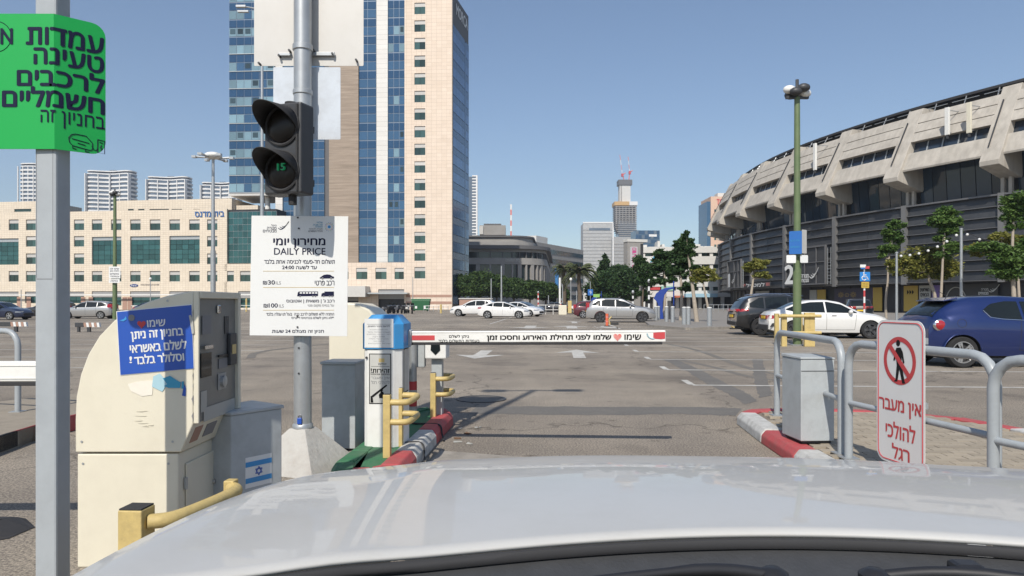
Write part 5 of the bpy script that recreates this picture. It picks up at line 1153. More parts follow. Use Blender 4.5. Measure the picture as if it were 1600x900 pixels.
for pts in (((110,212),(114,207),(120,205),(137,206),(143,212),(147,216),(147,226),(143,228),(116,224),(111,219),(110,212)), ((115,213),(142,217)), ((124,219),(136,221)), ((146,221),(150,227),(154,226),(155,222)), ((155,209),(166,210),(166,231),(155,230),(155,209)), ((158,213),(163,214)), ((161,217),(159,222),(162,222),(160,227)), ((116,225),(116,228),(122,229)), ((136,228),(136,231),(142,231))):
    part('car_outline', gline(pts), K['ink'], gs)
part('clamp', MB().box(-.095, .0, .004, .011, gh.h(120), gh.h(110)).box(-.095, .0, .004, .011, gh.h(60), gh.h(50)), K['galv'], gs)
# ---- cream pay machine
D1, D2 = 3.45, 3.98; MBd = Board(302, D1, 0)
pay = thing('pay_machine', 'cream parking pay machine with rounded back and blue notice', 'pay machine', ((302-CX)*MBd.k, D1, 0))
prof = [(302, 455)] + [(290, 456.5), (262, 462), (235, 470), (205, 483), (178, 501), (155, 525), (138, 553), (126, 585), (119, 620), (117.5, 655), (117.5, 707), (283, 707), (302, 662)]
pp = [(MBd.x(a), MBd.h(b)) for a, b in prof]; wd = D2-D1
part('upper_shell', MB().prism(pp, 0, wd), K['cream'], pay, smooth=30, bevel=.006)
pl_ = [(MBd.x(a), MBd.h(b)) for a, b in ((118, 709.5), (272, 709.5), (272, 906), (118, 906))]
z0 = 0.0
part('lower_cabinet', MB().box(MBd.x(118.5), MBd.x(277), .01, wd-.01, .0, MBd.h(709.5)), K['cream'], pay, bevel=.008)
part('service_door', MB().box(MBd.x(277)+.002, MBd.x(277)+.010, .08, wd-.10, .06, MBd.h(730)), K['cream'], pay, bevel=.003)
fz0, fz1 = MBd.h(662), MBd.h(455)
part('front_frame', MB().box(.0, .026, .0, .016, fz0, fz1).box(.0, .03, wd-.035, wd, fz0, fz1).box(.0, .03, .017, wd-.036, fz1-.035, fz1), K['cream'], pay, bevel=.004)
part('front_panel', MB().box(.001, .010, .017, wd-.036, fz0, fz1-.036), M('panel_grey', (.21, .215, .21), .4, .3, var=.08, scale=5, dirt=(.13, .13, .13), dscale=8, damt=.4), pay)
def fp(name, y0, y1, za, zb, mat, t=.006, **k):
    y0, y1, za, zb = [q*.8625 for q in (y0, y1, za, zb)]; return bx(name, mat, pay, .0125, .0125+t, y0, y1, fz1-zb, fz1-za, **k)
fp('screen', .06, .20, .36, .50, K['carglass'], .004); fp('coin_slot', .30, .44, .385, .40, K['black'], .008); fp('label', .31, .45, .41, .47, K['inkgrey'], .002); fp('card_reader', .44, .54, .26, .46, K['darkmetal'], .02, bevel=.004); fp('card_label', .46, .52, .33, .39, K['gold'], .023)
fp('lock', .28, .32, .08, .13, K['chrome'], .01, bevel=.004); fp('sticker', .08, .20, .14, .25, K['inkgrey'], .002); fp('dark_sticker', .40, .46, .15, .26, K['darkmetal'], .0025); fp('sticker', .30, .42, .50, .60, M('panel_label', (.32, .32, .31), .5), .002); fp('torn_notice', .10, .56, .68, .76, K['paleprint'], .0015); fp('torn_notice', .06, .14, .58, .70, K['paleprint'], .0014); fp('handle', .07, .18, .315, .335, K['chrome'], .02)
part('lock_knob', MB().lathe([(.03, .012), (.03, .03), (.012, .034)], (0, .31, fz1-.475), 14, 'x'), K['galv'], pay)
# ticket chute on the slanted lip
sl0, sl1 = Vector((MBd.x(283), 0, MBd.h(707))), Vector((0, 0, MBd.h(662))); nv = Vector((.92, 0, -.39)).normalized()
def lip(name, y0, y1, t0, t1, mat, e=.004):
    a, b = sl0.lerp(sl1, t0), sl0.lerp(sl1, t1); q = [(a.x, y0, a.z), (a.x, y1, a.z), (b.x, y1, b.z), (b.x, y0, b.z)]; part(name, MB().hexa(q, [tuple(Vector(p)+nv*e) for p in q]), mat, pay)
lip('ticket_slot', .19, .31, .30, .75, K['inkgrey']); lip('rating_sticker', .05, .14, .25, .80, K['pinkband'], .002)
# notice on the flank, slightly tilted
nz = MBd.h
def q4(pts, y, mat, name): return part(name, MB().prism([(MBd.x(a), MBd.h(b)) for a, b in pts], y-.0015, y), mat, pay)
q4(((182, 486.5), (300, 475), (304, 576), (188, 586.8)), -.001, K['signwhite'], 'notice_border'); q4(((183.5, 487.5), (299.5, 476.5), (303, 575.5), (189, 585.6)), -.003, K['stickerblue'], 'notice')
W_ = K['signwhite']; rt_ = R(4.6)
def nt(body, a, b, t, u, mat=W_): text(heb(body), mat, pay, MBd.x(a), MBd.x(b), MBd.h(u), MBd.h(t), y=-.0055, bold=.03, rot=rt_)
nt('שימו', 231, 259, 499.5, 510); nt('בחניון זה ניתן', 206, 287, 515.5, 531); nt('לשלם באשראי', 204, 292, 533, 548); nt('וסלולר בלבד', 211, 288, 552, 566.5); text('!', W_, pay, MBd.x(203.5), MBd.x(207), MBd.h(567), MBd.h(557), y=-.0055, bold=.03)
heart(pay, MBd.x(222), MBd.h(506.5), .038, K['redink'], -.0055)
q4(((188, 501), (195, 498), (198, 494), (199, 499), (194, 502)), -.0055, K['skyblue'], 'notice_emblem'); part('notice_emblem', MB().prism([(MBd.x(206.5)+.016*math.cos(a*.5236), MBd.h(496.5)+.016*math.sin(a*.5236)) for a in range(12)], -.0065, -.005), K['inkgrey'], pay)
q4(((296, 493), (299, 492), (303, 503), (304, 521), (301, 522), (299, 510)), -.0055, K['paleprint'], 'torn_patch')
# hand-and-ticket print under it
q4(((240, 588), (250, 583.5), (256, 590), (262, 600), (254, 612), (238, 604)), -.002, M('print_pale_blue', (.36, .55, .62), .5), 'ticket_print'); q4(((255, 591), (266, 587), (280, 596), (283, 597), (282, 606), (264, 606), (257, 603), (262, 600)), -.0035, K['teal'], 'hand_print'); q4(((284.5, 596), (288, 595.5), (287.5, 607), (284, 607)), -.0035, K['teal'], 'cuff_print'); q4(((288.5, 600), (291, 606), (290.5, 619), (285, 618)), -.0035, K['stickerblue'], 'sleeve_print')
q4(((200, 600), (215, 596), (240, 594), (238, 617), (222, 619), (205, 611)), -.001, M('scraped_paint', (.76, .72, .63), .6), 'scraped_patch')
# chips along the front edge, hinges, rivets and rubbed streaks
for k in range(9):
    y_ = 492+k*19+rnd.uniform(-6, 6); w_ = rnd.uniform(1.2, 3.2); q4(((302.6-w_, y_), (302.4, y_-3-w_), (302.4, y_+4+2*w_), (302.6-w_*.6, y_+3)), -.0008, K['inkgrey'] if k % 3 else K['paleprint'], 'paint_chip')
for k in range(6):
    x_ = 205+rnd.uniform(0, 60); y_ = 655+rnd.uniform(-12, 12); q4(((x_, y_), (x_+rnd.uniform(6, 20), y_-rnd.uniform(0, 2)), (x_+rnd.uniform(6, 20), y_+.7)), -.0006, bpy.data.materials['scuff_mark'] if 'scuff_mark' in bpy.data.materials else M('scuff_mark', (.42, .39, .31), .6), 'scuff')
for px, py in ((262, 470), (128, 690), (128, 725), (262, 725), (300, 690)): part('rivet', MB().lathe([(.006, -.003), (.004, -.0001)], (MBd.x(px) if px < 300 else MBd.x(270), 0 if py < 700 else .01, MBd.h(py)), 8, 'y'), K['galv'], pay)
for z_ in (.12, .40): part('hinge', MB().box(MBd.x(277)+.002, MBd.x(277)+.016, .065, .079, z_-.03, z_+.03), K['galv'], pay, bevel=.002)
part('door_lock', MB().lathe([(.012, 0), (.012, .014), (.005, .016)], (MBd.x(277)+.010, wd-.14, .33), 12, 'x'), K['chrome'], pay)
# ---- grey cabinet behind the machine, with flag sticker
def cabinet(name, label, p0, w, dep, h, mat, rz=PSI, lid=True, cat='cabinet'):
    t = thing(name, label, cat, p0, rz); part('body', MB().box(-w/2, w/2, 0, dep, .02, h), mat, t, bevel=.006)
    if lid: part('lid', MB().box(-w/2-.012, w/2+.012, -.012, dep+.012, h+.001, h+.025), mat, t, bevel=.005)
    part('plinth', MB().box(-w/2+.02, w/2-.02, .02, dep-.02, 0, .02), K['blackmatte'], t); return t
gcb = thing('utility_cabinet', 'dark grey cabinet with blue and white flag sticker beside the pay machine', 'cabinet', (P(386, HY, 4.1).x, 3.98, 0), PSI)
part('body', MB().prism([(-.20, -.12), (.03, -.16), (.20, .12), (-.06, .30)], .0, .69, 'z'), K['boxgrey'], gcb, bevel=.006); part('lid', MB().prism([(-.21, -.125), (.033, -.17), (.212, .125), (-.06, .312)], .691, .71, 'z'), K['boxgrey'], gcb, bevel=.004)
part('plinth', MB().prism([(-.19, -.11), (.03, -.15), (.19, .11), (-.06, .29)], -.001, .0, 'z'), K['boxgrey'], gcb)
fl = thing('flag_sticker', 'white sticker with blue stripes and star on the dark grey cabinet', 'sticker', (0, 0, 0)); fl.rotation_euler.z = math.atan2(.28, .17) + PSI
pc = gcb.matrix_basis @ Vector((.115, -.02, .30)); fl.location = Vector((gcb.location.x, gcb.location.y, gcb.location.z)) + (Matrix.Rotation(PSI, 3, 'Z') @ Vector((.118, -.013, .36)))
part('sheet', MB().box(-.085, .085, -.003, -.001, -.085, .085), K['signwhite'], fl)
for z in (-.045, .045): part('stripe', MB().box(-.084, .084, -.0045, -.0031, z-.014, z+.014), K['skyblue'], fl)
mb = MB()
for k in range(6):
    a = R(60*k+30); pts = [(.024*math.cos(R(90+120*j)), .024*math.sin(R(90+120*j))) for j in range(3)]
for s_ in (1, -1):
    tri = [(s_*.024*math.cos(R(90+120*j)), s_*.024*math.sin(R(90+120*j))) for j in range(4)]
    for j in range(3): mb.tube([(tri[j][0], -.005, tri[j][1]), (tri[j+1][0], -.005, tri[j+1][1])], .0022, 4)
part('star', mb, K['stickerblue'], fl)
# ---- signal pole on its concrete pyramid
dS = 5.6; SB = Board(473, dS); sx = (473-CX)*SB.k
sp = thing('signal_pole', 'tall round galvanised pole on a whitewashed concrete pyramid base', 'pole', (sx, dS, 0))
bs = .33; HBs = CAMH-(668-HY)*SB.k; part('base', MB().add([(-bs,-bs,0),(bs,-bs,0),(bs,bs,0),(-bs,bs,0),(-.074,-.074,HBs),(.074,-.074,HBs),(.074,.074,HBs),(-.074,.074,HBs)], [(0,3,2,1),(4,5,6,7),(0,1,5,4),(1,2,6,5),(2,3,7,6),(3,0,4,7)]), K['pyramid'], sp, bevel=.005, rot=(0, 0, R(-20)))
part('shaft', MB().tube([(0, 0, HBs-.03), (0, 0, 3.2), (0, 0, 4.25)], .069, 20), K['galv'], sp, smooth=40)
part('collar', MB().lathe([(.08, HBs), (.08, HBs+.025), (.068, HBs+.04)], n=20), K['galv'], sp, smooth=40)
part('padlock', MB().box(-.02, .015, -.085, -.067, HBs+.04, HBs+.09), K['stickerblue'], sp, bevel=.004); part('padlock_shackle', MB().tube([(-.012, -.075, HBs+.088), (-.012, -.075, HBs+.11), (.008, -.075, HBs+.11), (.008, -.075, HBs+.088)], .004, 6), K['chrome'], sp)
for z in (.75, 1.05, .95): part('bolt', MB().lathe([(.008, -.004), (.008, .004)], (-.01, -.0715, z), 8, 'y'), K['darkmetal'], sp)
# ---- two plates turned away from us
def back_plate(name, label, px0, px1, py0, py1, d, hidden_top):
    b = Board((px0+px1)/2, d); t = thing(name, label, 'sign', ((b.px-CX)*b.k, d, 0)); z0 = b.h(py1); z1 = hidden_top if hidden_top else b.h(py0)
    part('plate', MB().prism(rrect(b.x(px0), b.x(px1), z0, z1, .01), 0, .004), K['alu'], t)
    return b, t
b1, t1 = back_plate('road_sign', 'large blank sign back clamped high on the signal pole', 397, 568, 0, 103, dS+.10, 4.15)
zc = b1.h(82); part('clamp', MB().lathe([(.073, -.025), (.079, -.02), (.079, .02), (.073, .025)], (sx-t1.location.x, -.10, zc), 20), K['galv'], t1, smooth=40)
part('bracket', MB().box(b1.x(437), b1.x(455), -.03, -.012, zc-.035, zc-.012).box(b1.x(489), b1.x(524), -.03, -.012, zc-.035, zc-.005), K['galv'], t1, bevel=.003)
for px, py in ((438, 89), (521, 86), (407, 101), (558, 96), (454, 81), (492, 81)): part('bolt', MB().lathe([(.009, -.045), (.009, -.001)], (b1.x(px), 0, b1.h(py)), 8, 'y'), K['darkmetal'], t1)
b2, t2 = back_plate('direction_sign', 'smaller glossy white sign back below the large one on the pole', 427, 532, 105, 218, dS+.09, None)
t2.children[0].data.materials[0] = M('enamel_white', (.62, .66, .70), .2, .1, var=.05, scale=4, dirt=(.35, .34, .32), dscale=6, damt=.4)
part('clamp', MB().lathe([(.072, -.02), (.077, -.015), (.077, .015), (.072, .02)], (sx-t2.location.x, -.09, b2.h(150)), 20), K['galv'], t2, smooth=40)
# ---- two-lamp signal head
TB = Board(473, 5.10); TS = 1.09
tl = thing('traffic_light', 'black two-lamp traffic light with hooded lenses and faint green figures', 'traffic light', ((441-CX)*TB.k, 5.10, 0), -R(20))
zT, zM, zB = TB.h(161), TB.h(232), TB.h(303); hw = .160
part('housing', MB().box(-hw, hw, 0, .16, zB, zT), K['darkmetal'], tl, bevel=.015); part('hinge_strip', MB().box(hw-.035, hw-.02, -.012, -.001, zB+.02, zT-.02), K['blackmatte'], tl)
for z, lit in (((zT+zM)/2, False), ((zM+zB)/2, True)):
    lr = .128; part('lens', MB().lathe([(lr, -.004), (lr*.9, -.02), (lr*.5, -.035), (.01, -.04)], (0, 0, z), 28, 'y'), K['lens'], tl, smooth=60)
    rows = []
    for i in range(25):
        a = R(-20 + 220*i/24); r0 = .146; reach = .25*max(.12, math.sin(max(0, min(math.pi, (a+R(15))/R(210)*math.pi))))
        rows.append([(r0*math.cos(a), -.005, z+r0*math.sin(a)), (r0*math.cos(a)*1.02, -reach, z+r0*math.sin(a)-.02*reach/.25)])
    o = part('visor', MB().grid(rows), K['blackmatte'], tl, smooth=60); sd = o.modifiers.new('thick', 'SOLIDIFY'); sd.thickness = .006
    part('bezel', MB().lathe([(.139, -.001), (.152, -.012), (.141, -.018), (.128, -.006)], (0, 0, z), 28, 'y'), K['blackmatte'], tl, smooth=60)
    if lit: text('15', K['greenlamp'], tl, .0, .065, z-.005, z+.045, y=-.045, bold=.01)
part('mount', MB().tube([(.0, .10, zT-.01), (.0, .10, zT+.03)], .045, 12).box(-.02, .04, .16, .33, zB+.1, zB+.15).box(-.02, .04, .16, .33, zT-.15, zT-.1), K['blackmatte'], tl); part('lower_bracket', MB().tube([(.03, .08, zB), (.03, .08, zB-.07)], .03, 8), K['blackmatte'], tl)
# ---- price board
dQ = 5.48; QB = Board(467.5, dQ); pb = thing('price_board', 'white daily price sign with Hebrew and English lettering on the pole', 'sign', ((467.5-CX)*QB.k, dQ, 0))
part('plate', MB().prism([(QB.x(393), QB.h(337)), (QB.x(544), QB.h(338)), (QB.x(542.5), QB.h(525.5)), (QB.x(390), QB.h(524))], 0, .004), K['signwhite'], pb, bevel=.001)
def qt(body, a, b, t, u, mat='ink', bold=.012, h=True): text(heb(body) if h else body, K[mat], pb, QB.x(a), QB.x(b), QB.h(u), QB.h(t), y=-.0015, bold=bold)
qt('מחירון יומי', 427.5, 508, 372.5, 387, 'ink', .03); qt('DAILY PRICE', 428.5, 508.5, 387.5, 398, 'ink', .012, False)
qt('תשלום חד-פעמי לכניסה אחת בלבד', 413, 523, 405, 412, 'ink', .014); qt('עד לשעה 24:00', 441, 495, 414.5, 420.5, 'ink', .02)
qt('רכב פרטי', 492, 522.5, 438.5, 446, 'ink', .012); qt('30', 419, 429.5, 438, 444.5, 'ink', .025, False); qt('₪', 411, 417.5, 439, 444.5, 'ink', .01, False); qt('ILS', 431, 439, 439.5, 444.5, 'inkgrey', 0, False)
qt("רכב ג' | משאית | אוטובוס", 447.5, 522.5, 467.5, 474, 'ink', .016); qt('על בסיס מקום פנוי', 481, 522, 475, 480, 'inkgrey'); qt('100', 420, 434, 474, 480.5, 'ink', .025, False); qt('₪', 412, 418.5, 475, 480.5, 'ink', .01, False); qt('ILS', 436, 443.5, 475.5, 480.5, 'inkgrey', 0, False)
qt('החניה ללא תשלום לרכב נכה  בעל תו עגלה בלבד', 416, 522, 488, 493, 'ink', .012); qt('*לא ניתן לשלם בכרטיס דיינרס', 455.5, 521.5, 494.5, 499.5, 'ink', .012); qt('חניון זה מצולם 24 שעות', 425, 506, 514.5, 521.5, 'ink', .018)
for py in (423.6, 449, 484.6): part('rule', MB().box(QB.x(411), QB.x(522), -.0016, -.0005, QB.h(py+.35), QB.h(py-.35)), K['gold'], pb)
def icon(pts, mat='ink'): part('pictogram', MB().prism([(QB.x(a), QB.h(b)) for a, b in pts], -.0016, -.0005), K[mat], pb)
icon([(499.5,434),(503,431.5),(506,429.5),(511,428.7),(516,429.2),(519,431.5),(522,432.5),(521.8,435),(500,435.3)])
for x in (504, 517.5): part('pictogram_wheel', MB().prism([(QB.x(x)+.0085*math.cos(a*.5236), QB.h(435)+.0085*math.sin(a*.5236)) for a in range(12)], -.0022, -.0017), K['inkgrey'], pb)
icon([(464.5,462),(465.5,457),(467,455.5),(497,455.5),(497,462.5),(464.5,463)]); icon([(502,462.5),(502.5,459),(505,457.5),(507,457.5),(507,455.5),(521.8,455.5),(521.8,463),(502,463.3)])
for k in range(6): icon([(468.5+k*4.8,456.6),(472+k*4.8,456.6),(472+k*4.8,458.8),(468.5+k*4.8,458.8)], 'signwhite') if 0 else part('pictogram_window', MB().box(QB.x(468.5+k*4.8), QB.x(472+k*4.8), -.0024, -.0017, QB.h(458.8), QB.h(456.6)), K['signwhite'], pb)
for x in (469, 489, 493, 506, 515, 519): part('pictogram_wheel', MB().prism([(QB.x(x)+.0065*math.cos(a*.5236), QB.h(463)+.0065*math.sin(a*.5236)) for a in range(12)], -.0022, -.0017), K['inkgrey'], pb)
qt('היכל', 424, 432, 350.5, 353.5, 'ink'); qt('מנורה', 417.5, 432, 354.5, 358.5, 'ink'); qt('מבטחים', 411, 432, 359, 363, 'ink')
swoosh(pb, QB.x(435), QB.h(363), .085, K['ink'], -.0012)
for k, (body, a, mt) in enumerate((('אלפי', 495, 'teal'), ('תל אביב', 489, 'teal'), ('הספורט', 493, 'teal'), ('חברה לניהול', 483, 'inkgrey'), ('היכלי הספורט', 482, 'ink'))): qt(body, a, 504, 346+k*3.4, 348.8+k*3.4, mt)
cols = [K['orange'], K['teal'], K['gold'], K['signgreen'], K['redink'], K['stickerblue']]
for k in range(26):
    a = 2*math.pi*k/26; rr = .033 if k % 2 else .025; part('logo_dot', MB().prism([(QB.x(514.5)+rr*math.cos(a)+.0028*math.cos(j), QB.h(354.5)+rr*math.sin(a)+.0028*math.sin(j)) for j in (0, 1.05, 2.1, 3.14, 4.2, 5.2)], -.0016, -.0005), cols[k % 6], pb)
part('logo_core', MB().prism([(QB.x(514.5)+.012*math.cos(j*.5236), QB.h(354.5)+.012*math.sin(j*.5236)) for j in range(12)], -.0016, -.0005), K['skyblue'], pb)
for px, py in ((467, 357), (465, 494), (465, 511), (465.5, 340)): part('bolt', MB().lathe([(.007, -.008), (.007, .0)], (QB.x(px), 0, QB.h(py)), 8, 'y'), K['darkmetal'], pb)
part('bracket', MB().box(-.02, .03, .004, .06, QB.h(360), QB.h(352)).box(-.02, .03, .004, .05, QB.h(500), QB.h(492)), K['galv'], pb)
# ---- grey cabinet, barrier cabinet, arm
p = P(533, HY, 6.3); c2 = cabinet('utility_cabinet', 'pale grey electrical cabinet between the pole base and the barrier', (p.x, 6.2, 0), .30, .34, .76, K['boxgrey'])
bh = thing('barrier_cabinet', 'white barrier cabinet with bright blue cap and warning stickers', 'barrier', (P(597, HY, 5.72).x, 5.72, ISL), PSI)
w2 = .155; ch = .035
def octo(w, d0, d1, c): return [(-w+c, d0), (w-c*1.6, d0), (w, d0+c*1.6), (w, d1-c), (w-c, d1), (-w+c, d1), (-w, d1-c), (-w, d0+c)]
zc0 = CAMH-(546-HY)/FPX*5.72-ISL; zc1 = CAMH-(492-HY)/FPX*5.72-ISL
part('body', MB().prism(octo(w2, 0, .36, ch), .0, zc0, 'z'), K['white'], bh, bevel=.005)
o1, o2 = octo(w2+.012, -.012, .372, ch+.004), octo(w2-.05, .05, .31, .03); n = 8
cap = MB().add([(x, y, zc0+.002) for x, y in o1]+[(x, y, zc1-.075) for x, y in o1]+[(x, y, zc1) for x, y in o2], [tuple(range(8))[::-1], tuple(range(16, 24))]+[(i, (i+1) % 8, (i+1) % 8+8, i+8) for i in range(8)]+[(i+8, (i+1) % 8+8, (i+1) % 8+16, i+16) for i in range(8)])
part('cap', cap, K['skyblue'], bh, bevel=.004)
HB = Board(597, 5.72, ISL)
def hr(px0, px1, py0, py1): return HB.x(px0), HB.x(px1), HB.h(py1), HB.h(py0)
a = hr(570, 615.5, 498, 543); part('notice', MB().box(a[0], a[1], -.0155, -.0135, a[2], a[3]), K['signwhite'], bh)
text(heb('לידיעת ציבור החונים,'), K['ink'], bh, *hr(575, 610, 508, 511.3), y=-.0165, bold=.02)
for k, (body, q0, q1) in enumerate((('ניתן לשלם בחניון זה', 578, 607), ('באשראי ובסלולר בלבד', 575, 611), ('לפני היציאה מהחניון', 573.5, 612), ('תודה רבה', 583, 602), ('במקרה של תקלה', 577, 608), ('נא לפנות למוקד', 584, 601), ('שירות הלקוחות', 575.5, 611))): text(heb(body), K['inkgrey'], bh, *hr(q0, q1, 514+k*3.6, 516.2+k*3.6), y=-.0165)
part('rule', MB().box(HB.x(574), HB.x(611), -.0165, -.0156, HB.h(506.8), HB.h(506.3)), K['inkgrey'], bh)
def on(px0, px1, py0, py1, mat, nm, y=-.002, t=.0015): a = hr(px0, px1, py0, py1); part(nm, MB().box(a[0], a[1], y-t, y, a[2], a[3]), mat, bh)
on(576.5, 611.5, 552.5, 631, K['inkblack'], 'sticker_border'); on(577.8, 610.2, 553.8, 629.7, M('sticker_grey', (.50, .50, .47), .5), 'warning_sticker', -.0036)
def ht(body, q0, q1, t, u, mat='inkblack', bold=.02): text(heb(body), K[mat], bh, *hr(q0, q1, t, u), y=-.0056, bold=bold)
ht('אפקון', 591, 604, 567.5, 570.5); ht('זהירות!', 579.5, 609, 575.5, 582.5, bold=.04); ht('מחסום אוטומטי', 579, 609, 583.5, 586, bold=.03); ht('אין מעבר', 580, 609, 588.5, 593.5, 'inkgrey', .01); ht('להולכי רגל', 580, 609, 594.5, 600, 'inkgrey', .01)
on(580, 609, 572.3, 572.8, K['inkblack'], 'rule', -.0052, .0005); on(592, 601, 560, 566, K['gold'], 'emblem', -.0052, .0005)
def hp(pts): part('pictogram', MB().prism([(HB.x(a), HB.h(b)) for a, b in pts], -.0062, -.0052), K['inkblack'], bh)
hp([(579, 629), (579, 619), (582, 618), (583.5, 629)]); hp([(581, 618), (604, 600.5), (605.5, 602.5), (583, 621)]); hp([(592, 617), (596, 611), (599, 612), (601, 617), (607, 628), (603, 629), (598, 622), (593, 622)])
part('pictogram', MB().prism([(HB.x(596)+.013*math.cos(j*.5236), HB.h(609.5)+.013*math.sin(j*.5236)) for j in range(12)], -.0062, -.0052), K['inkblack'], bh)
# same sticker on the lane side of the cabinet
for nm, y0, y1, z0, z1, mt, e in (('side_sticker_border', .10, .28, .43, .80, K['inkblack'], .0015), ('side_sticker', .11, .27, .44, .79, bpy.data.materials['sticker_grey'], .003)): part(nm, MB().box(w2+.0005, w2+.0005+e, y0, y1, z0, z1), mt, bh)
part('bolt', MB().lathe([(.01, -.008), (.01, 0)], (HB.x(572.5), 0, HB.h(559)), 10, 'y'), K['blackmatte'], bh)
# arm across the lane
arm_l = P(633, 527, 5.98); ba = thing('boom_barrier', 'white barrier arm across the lane with black and red Hebrew lettering', 'barrier arm', (arm_l.x, arm_l.y, arm_l.z), PSI)
ba.rotation_euler = (0, R(-.35), PSI)
kA = 5.98/FPX*1.0; AX = lambda px: (px-633)*kA*.985; AZ = lambda py: (527-py)*kA
part('beam', MB().box(0, AX(1041), -.02, .025, AZ(535), AZ(517.5)), K['white'], ba, bevel=.006); part('rubber_strip', MB().box(-.02, AX(1036), -.018, .022, AZ(539), AZ(535.1)), K['blackmatte'], ba, bevel=.004)
part('edge_rib', MB().box(.02, AX(1041)-.01, -.023, -.0205, AZ(520), AZ(518.5)), K['white'], ba)
part('red_reflector', MB().box(AX(645), AX(681), -.0225, -.0205, AZ(531.5), AZ(524)), K['redink'], ba); part('red_reflector', MB().prism([(AX(1022), AZ(521)), (AX(1040), AZ(520)), (AX(1040), AZ(530)), (AX(1034), AZ(531)), (AX(1022), AZ(530))], -.0225, -.0205), K['redink'], ba)
def at(body, q0, q1, t, u, mat='inkblack', bold=.02): text(heb(body), K[mat], ba, AX(q0), AX(q1), AZ(u), AZ(t), y=-.0225, bold=bold)
at('ניתן לשלם', 704, 735, 523, 529, 'inkblack', .012); at('בעמדות התשלום בלבד', 687, 752, 530, 534.6, 'inkblack', .012)
at('שלמו לפני תחילת האירוע וחסכו זמן', 764, 957, 522.8, 533.5, 'inkblack', .035); at('שימו', 978, 1003, 523.5, 531.5, 'inkblack', .035); heart(ba, AX(967), AZ(527.3), .062, K['pinkred'], -.0225)
part('ring_motif', MB().tube([(AX(1021)+.045*math.cos(R(x)), -.0215, AZ(522)+.045*math.sin(R(x))) for x in range(180, 300, 12)], .006, 4), M('pale_teal_print', (.35, .5, .55), .5), ba)
part('hub', MB().box(-.10, .06, -.05, .06, AZ(540), AZ(515)), K['boxgrey'], ba, bevel=.01)
# ---- yellow hoop guards
def guard(name_label, p, rz, h=.58, span=.36, post_w=.055, loops=(.30, .55)):
    t = thing('bumper_guard', name_label, 'guard', (p[0], p[1], ISL), rz, 'yellow hoop guards on the barrier island')
    for y in (0, span):
        part('guard_post', MB().box(-post_w/2, post_w/2, y-post_w/2, y+post_w/2, 0, h), K['yellow'], t, bevel=.004); part('post_cap', MB().box(-post_w/2+.004, post_w/2-.004, y-post_w/2+.004, y+post_w/2-.004, h+.0005, h+.004), K['blackmatte'], t)
    for z in loops: part('hoop', MB().tube(smooth_path([(post_w/2-.005, 0, z), (.10, .0, z), (.155, .04, z), (.165, span/2, z), (.155, span-.04, z), (.10, span, z), (post_w/2-.005, span, z)], 5), .024, 12), K['yellow'], t, smooth=50)
    return t
g = P(605, HY, 5.35); guard('yellow hoop guard in front of the barrier cabinet', (g.x, g.y), PSI, .48, .42, loops=(.27, .42))
g = P(677, HY, 7.2); guard('yellow hoop guard around the camera post', (g.x, g.y), PSI, .46, .36, loops=(.24, .40))
# near guard beside the pay machine: square post and one stout pipe
ng = thing('bumper_guard', 'yellow square post with a stout pipe in front of the pay machine', 'guard', (P(213, HY, 2.76).x, 2.76, 0), PSI, 'yellow hoop guards on the barrier island')
hN = CAMH-(793-HY)/FPX*2.76
part('guard_post', MB().box(-.048, .048, -.045, .05, 0, hN), K['yellow'], ng, bevel=.005); part('post_cap', MB().box(-.044, .044, -.041, .046, hN+.0005, hN+.006), K['blackmatte'], ng)
part('pipe', MB().tube(smooth_path([(.045, .0, hN-.055), (.12, .06, hN-.057), (.155, .26, hN-.062), (.165, .46, hN-.068), (.15, .54, hN-.07), (.11, .57, hN-.07)], 6), .029, 14), K['yellow'], ng, smooth=50)
part('guard_post', MB().box(.08, .13, .555, .61, 0, hN-.035), K['yellow'], ng, bevel=.005)
# ---- second pay machine further up the island, rounded top towards us
m2 = thing('ticket_machine', 'second cream ticket machine with rounded hood beyond the grey cabinet', 'pay machine', (P(562, HY, 7.2).x, 7.0, 0), PSI)
def pr2(w, c): return [(-.235, .0), (.27, 0), (.27, .62), (.18, .70), (-.05, .705), (-.17, .66), (-.235, .56)]
part('hood', MB().prism([(-.235, .52), (-.16, .46), (.17, .46), (.26, .55), (.27, .62), (.25, .82), (.20, .95), (.12, 1.04), (.02, 1.09), (-.12, 1.10), (-.235, 1.08)], 0, .5), K['cream'], m2, smooth=30, bevel=.012)
part('pedestal', MB().box(-.2, .18, .03, .47, 0, .459), K['cream'], m2, bevel=.01); m2.scale = (1.15, 1.15, 1.19)
# ---- striped post, camera post
rp = thing('striped_post', 'round grey post with red and white bands behind the barrier cabinet', 'post', (P(645, HY, 7.35).x, 7.35, ISL))
part('shaft', MB().tube([(0, 0, 0), (0, 0, .82)], .042, 16), K['galv'], rp, smooth=40)
for z, mt in ((.0, 'kerbwhite'), (.10, 'redink'), (.18, 'kerbwhite'), (.27, 'redink')): part('band', MB().lathe([(.0435, z), (.0435, z+.09)], n=16), K[mt], rp, smooth=40)
part('head', MB().box(-.02, .12, .03, .16, .50, .80), K['boxgrey'], rp, bevel=.01)
cp = thing('camera_post', 'grey post with white plate-reading camera box under the barrier arm', 'camera', (P(683, HY, 7.35).x, 7.35, ISL), PSI)
part('post', MB().box(-.055, .055, -.03, .08, 0, .62), K['boxgrey'], cp, bevel=.004); part('camera_box', MB().box(-.11, .11, -.10, .14, .60, .80), K['white'], cp, bevel=.012); part('lens_window', MB().prism([(-.045, .765), (.045, .765), (.05, .69), (.0, .64), (-.05, .69)], -.106, -.101), K['carglass'], cp)
part('hood', MB().box(-.12, .12, -.13, .14, .801, .812), K['white'], cp)
